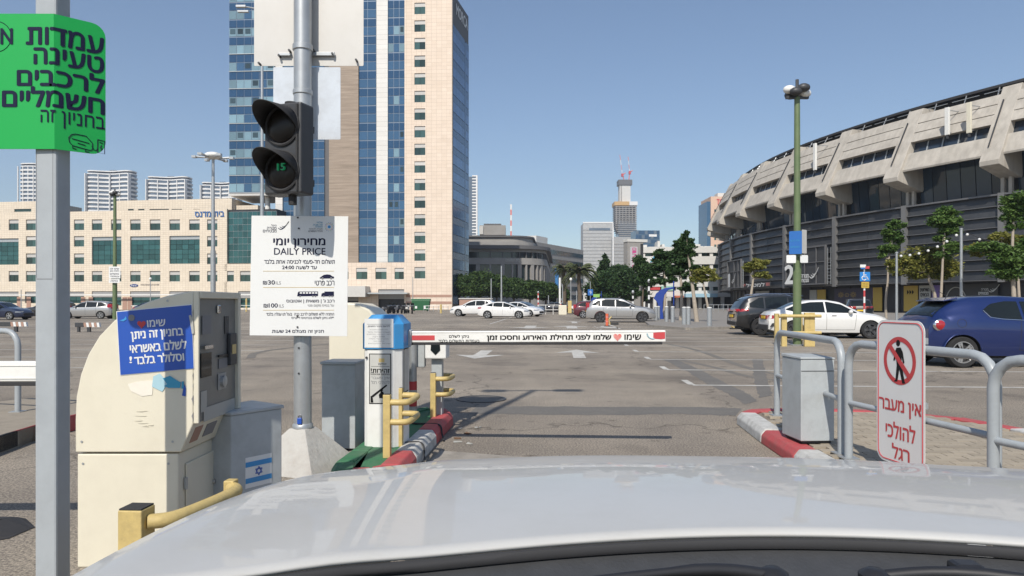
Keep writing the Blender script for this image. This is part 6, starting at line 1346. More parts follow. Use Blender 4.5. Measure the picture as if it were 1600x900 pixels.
# cables and scraps on the island
cb = part('loose_cable', MB().tube(smooth_path([lane(-1.5, 6.9, .135), lane(-1.38, 6.75, .137), lane(-1.25, 6.72, .14), lane(-1.12, 6.68, .135), lane(-1.085, 6.62, .06), lane(-1.06, 6.55, .012)], 6), .009, 6), K['blackmatte'], None, smooth=50); tag(cb, 'loose black cable running over the red kerb by the camera post', 'cable')
cb = part('loose_cable', MB().tube(smooth_path([lane(-1.42, 5.72, .135), lane(-1.3, 5.78, .14), lane(-1.13, 5.82, .135), lane(-1.08, 5.7, .05), lane(-1.05, 5.45, .012)], 6), .008, 6), K['blackmatte'], None, smooth=50); tag(cb, 'thin black cable hanging over the white kerb block', 'cable')
for k in range(9):
    q = lane(-1.0+rnd.uniform(-.05, .22), 5.4+rnd.random()*2.2, .004); a = rnd.random()*3; s_ = rnd.uniform(.02, .05)
    o = part('paper_scrap', MB().hexa([(-s_, -s_*.5, 0), (s_, -s_*.6, 0), (s_*.8, s_*.6, 0), (-s_*.7, s_*.4, 0)], [(-s_, -s_*.5, .006), (s_, -s_*.6, .012), (s_*.8, s_*.6, .005), (-s_*.7, s_*.4, .01)]), K['paleprint'] if k % 3 else K['brown'], None, loc=q, rot=(0, 0, a)); tag(o, 'small litter scrap in the gutter beside the painted kerb', 'litter', 'scraps in the gutter')
# ---- right island: grey cabinet, rails, warning sign
p = P(1264, HY, 6.05); rc = cabinet('utility_cabinet', 'battered grey metal cabinet on the paved island beside the rail', (p.x-.012, 5.85, .135), .285, .36, .70, K['boxgrey'], R(3), False)
part('lid', MB().hexa([(-.149, -.008, .702), (.149, -.008, .702), (.149, .37, .702), (-.149, .37, .702)], [(-.146, -.006, .718), (.146, -.006, .713), (.146, .366, .722), (-.146, .366, .727)]), K['boxgrey'], rc, bevel=.004)
part('top_seam', MB().box(-.14, .14, -.0025, -.0005, .60, .605), K['blackmatte'], rc)
def hoop_rail(name_label, a, b, h=.87, r=.030, mid=.42, lean=0.0):
    t = thing('hoop_railing', name_label, 'railing', (a[0], a[1], .13), 0, 'grey hoop rails along the paved island'); d = Vector((b[0]-a[0], b[1]-a[1], 0)); L_ = d.length; u = d/L_; rr = .16
    pts = [Vector((0, 0, 0)), Vector((0, 0, h-rr))] + [u*(rr-rr*math.cos(R(k)))+Vector((0, 0, h-rr+rr*math.sin(R(k)))) for k in (22, 45, 67, 90)] + [u*(L_-rr)+Vector((0, 0, h))] + [u*(L_-rr+rr*math.sin(R(k)))+Vector((0, 0, h-rr+rr*math.cos(R(k)))) for k in (22, 45, 67, 90)] + [u*L_+Vector((lean, 0, 0))]
    part('hoop', MB().tube(pts, r, 14), K['railpaint'], t, smooth=50); part('mid_bar', MB().tube([Vector((0, 0, mid)), u*L_+Vector((0, 0, mid))], r*.72, 12), K['railpaint'], t, smooth=50)
    for q in (Vector((0, 0, 0)), u*L_): part('foot_plate', MB().box(q.x-.06, q.x+.06, q.y-.06, q.y+.06, 0, .008), K['galv'], t)
    return t
pA, pB_, pC, pD = P(1214, HY, 7.35), P(1315, HY, 5.48), P(1326, HY, 5.32), P(1556, HY, 3.95)
hoop_rail('grey hoop rail beyond the battered cabinet, farthest of its row', pB_, pA); hoop_rail('grey hoop rail carrying the no-pedestrians sign', pC, pD); pE, pF = P(1552, HY, 3.86), Vector((3.0, 2.5, 0)); hoop_rail('grey hoop rail at the right edge, nearest the bonnet', pE, pF)
u_ = (pD-pC).normalized(); ang = math.atan2(u_.y, u_.x)
ws = thing('warning_sign', 'white plate with crossed-out walker and red Hebrew lettering', 'sign', tuple((pC.lerp(pD, .5*0+ (5.32-4.93)/(5.32-3.95)))[:2]) + (0,), ang)
ws.location.x -= .034
WL = .475; zs0, zs1 = CAMH-(738-HY)/FPX*4.5, CAMH-(499-HY)/FPX*4.98
part('plate', MB().prism(rrect(0, WL, zs0, zs1, .075, 8), -.004, 0), K['signwhite'], ws); 
rim_ = [( x, z) for x, z in rrect(.018, WL-.018, zs0+.018, zs1-.018, .062, 8)]
part('red_border', MB().tube([(x, -.0045, z) for x, z in rim_+rim_[:1]], .0038, 4), K['redink'], ws)
cxw, czw, rw = WL*.5, zs1-.27, .16
ringp = []
part('prohibition_ring', MB().add([(cxw+r_*math.cos(a*math.pi/24), -.006, czw+r_*math.sin(a*math.pi/24)) for a in range(48) for r_ in (rw, rw-.032)], [(2*i, 2*i+1, (2*i+3) % 96, (2*i+2) % 96) for i in range(48)]), K['redink'], ws, fix=False)
def wp(pts, nm='walker', mat='inkblack', y=-.0055): part(nm, MB().prism([(cxw+x, czw+z) for x, z in pts], y-.0006, y), K[mat], ws)
part('walker_head', MB().prism([(cxw-.012+.020*math.cos(j*.5236), czw+.118+.022*math.sin(j*.5236)) for j in range(12)], -.0061, -.0055), K['inkblack'], ws)
wp([(-.03, .085), (.012, .09), (.034, .06), (.05, -.01), (.038, -.015), (.022, .03), (.022, -.03), (.052, -.13), (.06, -.145), (.03, -.15), (.0, -.055), (-.02, -.14), (-.05, -.145), (-.05, -.135), (-.038, -.13), (-.026, -.03), (-.032, .03), (-.05, -.005), (-.06, .0), (-.045, .055)])
d45 = rw-.016; part('prohibition_bar', MB().prism([(cxw+(-.707*d45-.012), czw+.707*d45-.012), (cxw+(-.707*d45+.012), czw+.707*d45+.012), (cxw+.707*d45+.012, czw-.707*d45+.012), (cxw+.707*d45-.012, czw-.707*d45-.012)], -.0075, -.0068), K['redink'], ws)
for body, x0, x1, zt0, zh in (('אין מעבר', .03, .445, zs1-.535, .105), ('להולכי', .10, .39, zs1-.685, .11), ('רגל', .165, .335, zs1-.83, .10)): text(heb(body), K['redink'], ws, x0, x1, zt0-zh, zt0, y=-.0058, bold=.02)
for z in (zs1-.13, zs0+.42): part('clamp', MB().box(WL-.09, WL-.05, .001, .06, z-.02, z+.02).box(.05, .09, .001, .06, z-.02, z+.02), K['galv'], ws)
# ---- left edge: exit barrier arm, rail, rubber hump
ea = thing('boom_barrier', 'white exit barrier arm reaching in from the left edge', 'barrier arm', (P(52, 582, 3.62).x+.05, 3.62, P(52, 582, 3.62).z), R(1.5))
part('beam', MB().box(-3.4, .06, -.02, .03, -.045, .058), K['white'], ea, bevel=.006); part('rubber_strip', MB().box(-3.4, .04, -.018, .028, -.067, -.0455), K['blackmatte'], ea, bevel=.004); part('edge_rib', MB().box(-3.4, .05, -.024, -.0205, .035, .04).box(-3.4, .05, -.024, -.0205, -.03, -.025), K['white'], ea)
part('arm_support', MB().box(-3.5, -3.3, .0, .3, -.93, .12), K['boxgrey'], ea, bevel=.01)
lr_a, lr_b = P(28, HY, 7.5), P(-230, HY, 8.1)
lh = hoop_rail('grey hoop rail at the left edge behind the white exit arm', lr_a, lr_b, .86); lh['group'] = 'rails on the exit island'; lh.location.z = .145
sh = thing('speed_hump', 'black rubber speed hump with white reflectors at the lower left', 'speed hump', (P(30, HY, 4.0).x-.27, 4.0, 0), PSI)
hp_ = [(-.25, .004), (-.18, .035), (-.08, .055), (.08, .055), (.18, .035), (.25, .004)]
for k in range(3):
    x0 = .12-.5*(k+1); part('hump_block', MB().prism(hp_, x0+.005, x0+.495, 'x'), K['blackmatte'], sh, bevel=.006)
    for j in range(2): part('reflector', MB().box(x0+.1+j*.22, x0+.16+j*.22, -.19, -.13, .036, .052), K['signwhite'], sh, bevel=.008)
part('end_block', MB().add([(.125, y, 0) for y, z in hp_]+[(.125, y, z) for y, z in hp_]+[(.30, y*.4, .004) for y, z in hp_], [(0, 1, 7, 6), (1, 2, 8, 7), (2, 3, 9, 8), (3, 4, 10, 9), (4, 5, 11, 10)]+[(6+i, 7+i, 13+i, 12+i) for i in range(5)]), K['blackmatte'], sh)
for px0, px1, py in ((-60, 44, 506.5), (118, 158, 507.5)):
    d = 32; t = thing('parking_rail', 'low dark rail with striped end %s' % ('left of the grey post' if px0 < 0 else 'between the grey post and the pay machine'), 'rail', (P(px1, HY, d).x, d, 0), 0, 'low rails across the lot'); L_ = (px1-px0)/FPX*d
    z = CAMH-(py-HY)/FPX*d; part('beam', MB().box(-L_, -.75, -.06, .06, z-.10, z+.10), K['darkmetal'], t, bevel=.01)
    for k in range(6): part('stripe_block', MB().hexa([(-.74+k*.12, -.06, z-.1), (-.63+k*.12, -.06, z-.1), (-.63+k*.12, .06, z-.1), (-.74+k*.12, .06, z-.1)], [(-.78+k*.12, -.06, z+.1), (-.67+k*.12, -.06, z+.1), (-.67+k*.12, .06, z+.1), (-.78+k*.12, .06, z+.1)]), K['signwhite'] if k % 2 else K['pinkband'], t)
    part('leg', MB().box(-.62, -.48, -.05, .05, 0, z-.101), K['darkmetal'], t); part('leg', MB().box(-L_+.1, -L_+.2, -.05, .05, 0, z-.101), K['darkmetal'], t)
# ================================================================ trees and street furniture
def leaves(clusters, n, size, seed, up=.0, flat=1.0, dens=2.6):
    """many small leaf faces spread through the clump volumes; clusters: (centre, (rx, ry, rz), weight)"""
    rg = random.Random(seed); v = []; f = []; tot = sum(c[2] for c in clusters)
    for c, r, wgt in clusters:
        k = int(n*dens*wgt/tot)
        # sub-clumps give light and dark masses and ragged edges
        subs = []
        for _ in range(max(6, k//55)):
            while True:
                q = Vector((rg.uniform(-1, 1), rg.uniform(-1, 1), rg.uniform(-1, 1)))
                if q.length < 1: break
            q = q.normalized()*(q.length**.45); subs.append((Vector(c)+Vector((q.x*r[0], q.y*r[1], q.z*r[2])), rg.uniform(.25, .5)))
        for _ in range(k):
            sc_, sr = rg.choice(subs); d = Vector((rg.gauss(0, 1), rg.gauss(0, 1), rg.gauss(0, .75)*flat))*sr*.55
            p = sc_+Vector((d.x*r[0], d.y*r[1], d.z*r[2])); s = size*.74*rg.uniform(.55, 1.35)
            a = Vector((rg.gauss(0, 1), rg.gauss(0, 1), rg.gauss(0, .6)+up)).normalized(); b = a.cross(Vector((rg.gauss(0, 1), rg.gauss(0, 1), rg.gauss(0, 1)))).normalized()
            o = len(v); v += [p-a*s, p-b*s*.42, p+a*s, p+b*s*.42]; f.append((o, o+1, o+2, o+3))
    mb = MB(); mb.v = [tuple(q) for q in v]; mb.f = f; return mb
def tree(name, label, base_px, d, trunk_pts, clumps, mat, bark, n, size, seed, tr=(.09, .04), depth=.8, group=None, cat='tree', base_z=0.0):
    """trunk_pts: photo pixels up the stem; clumps: (px, py, rx_px, ry_px)"""
    root = thing(name, label, cat, (P(base_px[0], HY, d).x, d, base_z), 0, group); k = d/FPX; bx0 = base_px[0]
    def W(px, py, y=0): return Vector(((px-bx0)*k, y, CAMH-(py-HY)*k-base_z))
    tp = [Vector((0, 0, 0))] + [W(*p) for p in trunk_pts]; sp_ = smooth_path(tp, 5); m = len(sp_)
    part('trunk', MB().tube(sp_, [tr[0]+(tr[1]-tr[0])*i/(m-1) for i in range(m)], 8), bark, root, smooth=60)
    rg = random.Random(seed+1); cl = []
    for (px, py, rx, ry) in clumps:
        yo = rg.uniform(-.5, .5)*rx*k*depth; c = W(px, py, yo); cl.append((c, (rx*k, rx*k*depth, ry*k), rx*ry))
        st = min(sp_, key=lambda q: (q-c).length + (.0 if q.z < c.z-.1 else 5)); mid = st.lerp(c, .55)+Vector((0, 0, -.05*(c-st).length))
        part('limb', MB().tube(smooth_path([st, mid, c], 4), [tr[1]*.9]*5+[tr[1]*.6]*3+[tr[1]*.3], 5), bark, root, smooth=60)
    part('crown', leaves(cl, n, size, seed, dens=1.7 if d < 48 else 2.6), mat, root, fix=False); return root
GA = 'young trees on the arena pavement'
tree('street_tree', 'tallest dark green young tree among those before the white garage', (1089, 508), 46, ((1086, 480), (1083, 455), (1079, 425), (1075, 395)), ((1072, 367, 5, 5), (1070, 382, 13, 11), (1066, 393, 11, 7), (1078, 396, 7, 5), (1085, 418, 6, 4), (1060, 377, 6, 4)), K['leaf_dark'], K['bark'], 3200, .17, 11, (.17, .06), group=GA)
tree('street_tree', 'dark green young tree with layered crown left of the tallest one', (1063, 503), 50, ((1065, 470), (1064, 440), (1062, 415), (1062, 400)), ((1062, 404, 14, 8), (1070, 412, 10, 8), (1058, 423, 13, 6), (1072, 428, 7, 4), (1074, 449, 11, 6), (1053, 398, 7, 5)), K['leaf_dark'], K['bark'], 3400, .18, 12, (.13, .05), group=GA)
tree('street_tree', 'dark green young tree beside the blue kiosk', (1038, 500), 56, ((1039, 470), (1039, 440), (1037, 415), (1036, 402)), ((1034, 396, 11, 6), (1042, 399, 9, 6), (1033, 413, 12, 10), (1044, 422, 8, 8), (1030, 440, 11, 4), (1050, 436, 7, 5), (1027, 427, 6, 4)), K['leaf_dark'], K['bark'], 3600, .19, 13, (.13, .05), group=GA)
tree('street_tree', 'dark green bushy young tree next to the advertising pylon', (1004, 492), 72, ((1004, 470), (1005, 445), (1004, 420)), ((1002, 408, 9, 8), (1009, 425, 11, 12), (1000, 418, 8, 8), (1012, 440, 10, 7), (1004, 459, 6, 4), (995, 414, 5, 6)), K['leaf_dark'], K['darkbark'], 3600, .22, 14, (.12, .05), group=GA)
tree('street_tree', 'yellowish young tree leaning over the pavement kerb', (1109, 508), 46, ((1106, 480), (1101, 455), (1098, 438)), ((1091, 427, 11, 8), (1103, 424, 9, 6), (1112, 434, 9, 5), (1085, 436, 7, 5), (1098, 438, 7, 4)), K['leaf_yellow'], K['bark'], 2400, .15, 15, (.10, .05), group=GA)
tree('street_tree', 'small yellow-green tree in front of the louvres left of the green pole', (1166, 500), 50, ((1172, 470), (1175, 450), (1177, 436)), ((1178, 416, 14, 5), (1192, 411, 12, 5), (1170, 420, 9, 4), (1186, 428, 9, 5), (1199, 430, 6, 4), (1182, 408, 8, 4)), K['leaf_yellow'], K['bark'], 1900, .17, 16, (.13, .06), group=GA)
tree('street_tree', 'slim dark green tree with white trunk left of the yellow-leaved one', (1385, 496), 46, ((1384, 470), (1387, 440), (1388, 410), (1393, 385)), ((1398, 352, 12, 6), (1393, 368, 14, 9), (1388, 388, 12, 7), (1376, 400, 7, 4), (1403, 374, 8, 6)), K['leaf_green'], K['bark'], 3000, .16, 17, (.09, .04), group=GA)
tree('street_tree', 'wide yellow-leaved tree before the yellow and purple hoardings', (1466, 500), 44, ((1460, 460), (1452, 438), (1450, 425)), ((1420, 412, 18, 14), (1440, 398, 20, 12), (1460, 410, 20, 16), (1482, 418, 16, 13), (1402, 420, 12, 10), (1436, 425, 22, 9), (1462, 392, 16, 7), (1470, 432, 12, 6), (1388, 412, 8, 5)), K['leaf_yellow'], K['bark'], 7500, .13, 18, (.13, .06), group=GA)
tree('street_tree', 'tall fresh green tree with bare white trunk beside the lamp string pole', (1468, 500), 42, ((1470, 470), (1472, 430), (1474, 390), (1478, 350)), ((1484, 330, 15, 7), (1476, 345, 20, 10), (1485, 358, 14, 9), (1474, 372, 10, 6), (1488, 388, 12, 8), (1492, 345, 10, 7), (1478, 398, 12, 5)), K['leaf_green'], K['bark'], 4800, .15, 19, (.10, .04), group=GA)
tree('street_tree', 'large green tree at the right edge above the blue car', (1585, 505), 36, ((1584, 460), (1582, 420), (1582, 380), (1584, 330)), ((1588, 312, 20, 11), (1580, 330, 16, 14), (1588, 350, 12, 10), (1600, 320, 14, 14), (1575, 400, 26, 16), (1560, 390, 24, 9), (1590, 420, 24, 16), (1540, 385, 18, 7), (1568, 425, 20, 10), (1600, 395, 18, 20)), K['leaf_green'], K['bark'], 9500, .14, 20, (.13, .05), group=GA)
tree('street_tree', 'pale yellow-green spray of branches right of the lamp string pole', (1594, 505), 40, ((1592, 460), (1588, 420), (1570, 395)), ((1545, 382, 14, 5), (1525, 388, 14, 5), (1560, 372, 14, 7), (1535, 396, 12, 5), (1585, 375, 14, 7)), K['leaf_yellow'], K['bark'], 2600, .13, 21, (.10, .04), group=GA)
# clipped street trees in front of the courthouse, each its own
GH = 'bushy street trees before the courthouse'
spots = ((718, 150, 446, 22, 16, 'bushy green tree at the foot of the cream tower'), (748, 146, 443, 24, 19, 'bushy green tree second from the cream tower'), (776, 150, 446, 20, 17, 'bushy green tree below the rounded courthouse corner'), (803, 148, 449, 20, 15, 'bushy green tree right of the tall lamp mast'), (828, 145, 452, 19, 14, 'bushy green tree above the grey estate car'), (853, 150, 454, 18, 13, 'bushy green tree above the black sedan'), (873, 155, 460, 14, 11, 'bushy green tree left of the palms'))
for k, (px, d, cy, rx, ry, lab) in enumerate(spots):
    tree('street_tree', lab, (px, 484), d, ((px, 470), (px+1, 458), (px, cy)), ((px-rx*.45, cy+2, rx*.62, ry*.7), (px+rx*.4, cy-1, rx*.62, ry*.75), (px, cy-ry*.35, rx*.6, ry*.55), (px+rx*.1, cy+ry*.5, rx*.8, ry*.5)), K['leaf_hedge'], K['darkbark'], 6500, .42, 40+k, (.22, .1), .9, GH)
GD = 'dark trees by the street corner'
for k, (px, d, cl, lab, n) in enumerate(((945, 118, ((945, 442, 18, 14), (932, 452, 15, 11), (955, 454, 16, 12), (940, 464, 18, 7)), 'broad dark tree right of the palms', 7000), (948, 126, ((945, 402, 3, 4), (945, 412, 6, 7), (945, 424, 9, 8), (946, 436, 11, 8)), 'conical dark cypress rising above the broad trees', 4200), (972, 120, ((968, 430, 18, 14), (980, 438, 16, 14), (965, 448, 18, 12), (982, 455, 14, 12)), 'broad dark tree left of the advertising pylon', 8000), (1000, 135, ((992, 450, 12, 12), (1000, 462, 12, 8)), 'small dark tree behind the advertising pylon', 3000))):
    px_ = px; tree('broadleaf_tree', lab, (px_, 484), d, ((px_, 472), (px_, 462), (px_, cl[0][1]+2)), cl, K['leaf_dark'], K['darkbark'], n, .36, 60+k, (.25, .1), .9, GD)
def palm(label, px, py_crown, d, seed, rpx):
    root = thing('palm_tree', label, 'palm', (P(px, HY, d).x, d, 0), 0, 'palms at the street corner'); h = CAMH+(HY-py_crown)/FPX*d; rg = random.Random(seed); Rr = rpx/FPX*d
    part('trunk', MB().tube(smooth_path([(0, 0, 0), (.1, 0, h*.4), (-.05, 0, h*.8), (0, 0, h)], 5), [.42-.012*i for i in range(16)], 9), K['darkbark'], root, smooth=60)
    part('crownshaft', MB().ball((0, 0, h), (.5, .5, .7)), K['darkbark'], root, smooth=60)
    mb = MB()
    for k in range(60):
        az = rg.uniform(0, 6.283); el = rg.uniform(-.35, 1.35); Lf = Rr*rg.uniform(.85, 1.15); pts = []
        for i in range(9):
            t = i/8; e = el - t*t*1.25; pts.append((Lf*t*math.cos(el*.7)*(1-.15*t), h+Lf*(math.sin(el)*t - .62*t*t)))
        for i in range(1, 9):
            r_, z_ = pts[i]; r0, z0 = pts[i-1]
            for s_ in (1, -1):
                for q in range(3):
                    rr, zz = r0+(r_-r0)*q/3, z0+(z_-z0)*q/3; ln = Lf*.20*(1-.5*(i/8)); ca, sa = math.cos(az), math.sin(az)
                    a = Vector((rr*ca, rr*sa, zz)); b = a+Vector((-sa*s_*ln*.7+ca*ln*.6, ca*s_*ln*.7+sa*ln*.6, -ln*.45)); w_ = Vector((ca, sa, 0))*.11
                    o = len(mb.v); mb.v += [tuple(a-w_), tuple(b), tuple(a+w_*1.5)]; mb.f.append((o, o+1, o+2))
    part('fronds', mb, K['leaf_palm'], root, fix=False)
palm('slimmer date palm left of the pair at the street corner', 881, 421, 120, 3, 23); palm('fuller date palm right of the pair at the street corner', 905, 424, 112, 5, 33)
# ---- lamp masts and poles
def mast(name, label, px, d, py_top, r0, r1, mat, head, cat='lamp post', group=None, base=True):
    t = thing(name, label, cat, (P(px, HY, d).x, d, 0), 0, group); h = CAMH+(HY-py_top)/FPX*d
    part('shaft', MB().tube([(0, 0, 0), (0, 0, h*.42), (0, 0, h*.4201), (0, 0, h)], [r0, r0, (r0+r1)/2, r1], 12), mat, t, smooth=40); head(t, h); 
    if base: part('base_plate', MB().box(-r0*1.8, r0*1.8, -r0*1.8, r0*1.8, 0, .03), K['galv'], t)
    return t
def head_disc(t, h):
    part('lamp_dome', MB().ball((0, 0, h+.15), (.75, .75, .32), 16, 8), K['white'], t, smooth=60)
    for k in range(6):
        a = k*math.pi/3+.2; part('spotlight', MB().tube([(.4*math.cos(a), .4*math.sin(a), h-.05), (1.5*math.cos(a), 1.5*math.sin(a), h+.02)], [.05, .12], 6), K['galv'], t); part('lamp_box', MB().box(1.55*math.cos(a)-.18, 1.55*math.cos(a)+.18, 1.55*math.sin(a)-.18, 1.55*math.sin(a)+.18, h-.1, h+.1), K['galv'], t)
def head_cams(t, h):
    rg = random.Random(5)
    for k in range(6):
        a = k*1.05; part('floodlight', MB().ball((.24*math.cos(a), .24*math.sin(a), h+.12+.12*(k % 2)), (.20, .16, .13), 10, 6), K['white'] if k % 3 == 0 else K['darkmetal'], t, smooth=60)
    part('antenna', MB().tube([(0, 0, h), (.0, 0, h+.55)], .05, 6), K['darkmetal'], t); part('bracket', MB().box(-.35, .35, -.05, .05, h-.05, h+.03), K['darkmetal'], t)
mast('lamp_mast', 'tall grey lamp mast with white dome behind the pay machine', 333, 62, 246, .22, .12, K['galv'], head_disc)
gpl = mast('camera_pole', 'slim green pole with floodlight cluster before the office building', 179.5, 55, 306, .17, .11, K['greenpole'], head_cams)
gpr = mast('camera_pole', 'green pole with floodlight cluster standing between the parked cars and the arena', 1245.5, 21.9, 152, .125, .085, K['greenpole'], head_cams)
def head_arm(t, h): part('arm', MB().tube([(0, 0, h), (-.5, 0, h+.5), (-1.6, 0, h+.7)], .06, 6), K['galv'], t); part('lamp_box', MB().box(-2.4, -1.5, -.18, .18, h+.62, h+.8), K['galv'], t); part('lamp_box', MB().box(-2.2, -1.2, -.3, .0, h+.1, h+.25), K['galv'], t)
mast('lamp_mast', 'grey lamp mast rising behind the blank sign plates', 409.5, 66, 22, .18, .12, K['galv'], head_arm)
def head_none(t, h): part('cap', MB().ball((0, 0, h), (.09, .09, .06), 8, 5), K['galv'], t)
def head_ball(t, h): part('lamp', MB().ball((0, 0, h+.15), (.22, .22, .25), 10, 6), K['white'], t, smooth=60)
mast('street_pole', 'thin grey pole in front of the courthouse trees', 767.5, 95, 436, .09, .07, K['galv'], head_none); mast('street_pole', 'taller thin grey pole in front of the courthouse trees', 783.5, 92, 416, .12, .09, K['galv'], head_none)
mast('string_light_pole', 'grey pole holding the lamp string, behind the blue car', 1502, 38, 358, .075, .07, K['galv'], head_none); mast('string_light_pole', 'grey pole holding the lamp string, left of the yellow tree', 1401, 40, 395, .07, .06, K['galv'], head_none)
a, b = P(1502, 360, 38), P(1401, 398, 40)
for lab, p0, p1 in (('lamp string sagging between the two arena poles', a, b), ('lamp string running from the taller pole to the right edge', a, P(1640, 385, 36))):
    pts = [p0.lerp(p1, i/14)+Vector((0, 0, -.35*math.sin(math.pi*i/14))) for i in range(15)]; t = thing('lamp_string', lab, 'string lights', p0); part('wire', MB().tube([q-p0 for q in pts], .015, 4), K['blackmatte'], t)
    for i in range(1, 14, 2): part('bulb', MB().ball(pts[i]-p0-Vector((0, 0, .09)), .075, 8, 5), K['signwhite'], t)
for px, d, pt, lab in ((841, 108, 458, 'red and white banded signpost left of the black sedan'), (1014, 70, 441, 'black and white banded post beside the young trees'), (989, 78, 458, 'short banded post at the foot of the advertising pylon'), (876, 88, 470, 'striped post beside the low white railing')):
    t = thing('banded_post', lab, 'post', (P(px, HY, d).x, d, 0), 0, 'banded posts along the street'); h = CAMH+(HY-pt)/FPX*d; m_ = 8
    for k in range(m_): part('band', MB().tube([(0, 0, h*k/m_), (0, 0, h*(k+1)/m_)], .10, 8), (K['redink'] if px < 900 else K['inkblack']) if k % 2 else K['signwhite'], t, smooth=40)
    part('cap', MB().ball((0, 0, h+.12), (.16, .16, .22), 8, 6), K['galv'], t, smooth=60)
for px, d, pt, lab in ((879, 100, 445, 'thin white pole before the slimmer palm'), (892, 105, 438, 'grey lamp pole between the two palms'), (901, 98, 455, 'thin pole right of the fuller palm trunk'), (857, 100, 462, 'short thin pole above the black sedan'), (645, 128, 433, 'thin pole in front of the cream tower base'), (235, 120, 437, 'thin pole before the office shopfronts'), (33, 120, 453, 'thin pole before the shopfronts at the left edge')):
    mast('street_pole', lab, px, d, pt, .09, .06, K['galv'], head_ball if px in (892, 235) else head_none)
# ---- signs on the poles
def plate(name, label, px0, px1, py0, py1, d, mat, rz=0.0, body=None, cat='sign', th=.006):
    b = Board((px0+px1)/2, d); t = thing(name, label, cat, ((b.px-CX)*b.k, d, 0), rz); s_ = 1/max(.3, math.cos(rz)); part('plate', MB().prism(rrect(b.x(px0)*s_, b.x(px1)*s_, b.h(py1), b.h(py0), .03), 0, th), mat, t)
    if body: body(t, b, s_)
    return t
plate('parking_sign', 'white notice board on the slim green pole', 170, 188, 416.5, 435, 54.7, K['signwhite'], 0, lambda t, b, s: [text(heb(x), K['ink'], t, b.x(172), b.x(186), b.h(421+4*k), b.h(418.5+4*k), y=-.01, bold=.02) for k, x in enumerate(('שים לב', 'החניה כאן', 'בתשלום', 'ובסלולר'))])
plate('parking_sign', 'small white plate under the notice on the slim green pole', 170, 187, 436, 442, 54.7, K['signwhite'], 0, lambda t, b, s: text(heb('כניסה'), K['ink'], t, b.x(173), b.x(184), b.h(440.5), b.h(437.5), y=-.01))
plate('parking_sign', 'blue parking sign on the green pole by the sedan', 1235, 1251, 361, 397, 21.65, K['signblue'], R(-32), lambda t, b, s: [text(heb('חניה לנכים'), K['teal'], t, b.x(1237)*s, b.x(1248)*s, b.h(377), b.h(374), y=-.008), text(heb('בתשלום'), K['teal'], t, b.x(1237)*s, b.x(1248)*s, b.h(387), b.h(384), y=-.008)])
plate('parking_sign', 'blank grey sign back on the green pole beside the blue sign', 1251.5, 1262, 359, 396, 21.9, K['alu'], R(35)); plate('parking_sign', 'small white plate on the green pole, left below the blue sign', 1229.5, 1243, 398.5, 411, 21.65, K['signwhite'], R(-15)); plate('parking_sign', 'small white plate on the green pole, right below the sign back', 1250, 1263, 398.5, 410.5, 21.65, K['signwhite'], R(10))
# yellow timber guard round the green pole
yg = thing('pole_guard', 'yellow timber bumper guard around the foot of the green pole', 'guard', (P(1248, HY, 21.2).x, 21.2, 0), PSI)
for x in (-.42, .25, .40): part('upright', MB().box(x-.09, x+.06, -.06, .06, 0, 1.02 if x > 0 else .98), K['yellow'], yg, bevel=.01)
for z in (.92, .42): part('cross_rail', MB().tube([(-.62, -.1, z), (.62, -.1, z)], .05, 10), K['yellow'], yg, smooth=50)
part('upright', MB().box(-.42, -.3, .9, 1.02, 0, .98).box(.3, .42, .9, 1.02, 0, .98), K['yellow'], yg)
# disabled bay sign
hs = thing('disabled_bay_sign', 'blue wheelchair sign on a red and white banded pole', 'sign', (P(1350.5, HY, 37).x, 37, 0))
HS = Board(1350.5, 37)
for k in range(8): part('band', MB().tube([(0, 0, k*.33), (0, 0, (k+1)*.33)], .05, 8), K['redink'] if k % 2 else K['signwhite'], hs, smooth=40)
part('upper_pole', MB().tube([(0, 0, 2.64), (0, 0, HS.h(417))], .04, 8), K['galv'], hs); part('blue_plate', MB().prism(rrect(*HS.r(1342.5, 1358.5, 425, 439.5), .04), -.07, -.055), M('wheelchair_blue', (.02, .20, .55), .4), hs)
for pts in (((1348.5, 427.5), (1348.5, 433), (1353.5, 433), (1355.5, 437)), ((1348.5, 430), (1352.5, 430)), ((1347, 431.5), (1345.5, 434), (1346.5, 437), (1349.5, 438), (1352.5, 436))): part('wheelchair_mark', MB().tube([(HS.x(p), -.075, HS.h(q)) for p, q in pts], .025, 5), K['signwhite'], hs)
part('wheelchair_head', MB().ball((HS.x(1348.5), -.075, HS.h(427)), .045, 8, 5), K['signwhite'], hs); part('yellow_plate', MB().prism(rrect(*HS.r(1345, 1357, 440.5, 450), .03), -.07, -.055), K['yellowprint'], hs)
for z in (442.5, 446): text(heb('נכים בלבד'), K['inkblack'], hs, HS.x(1346.5), HS.x(1355.5), HS.h(z+2), HS.h(z), y=-.072)
part('top_plate', MB().box(HS.x(1343), HS.x(1352), -.07, -.05, HS.h(418), HS.h(413.5)), K['signwhite'], hs); part('top_plate', MB().box(HS.x(1344), HS.x(1351), -.07, -.05, HS.h(420.5), HS.h(418.3)), K['signblue'], hs); part('top_plate', MB().box(HS.x(1351.3), HS.x(1357.5), -.07, -.05, HS.h(420), HS.h(416)), K['redink'], hs)
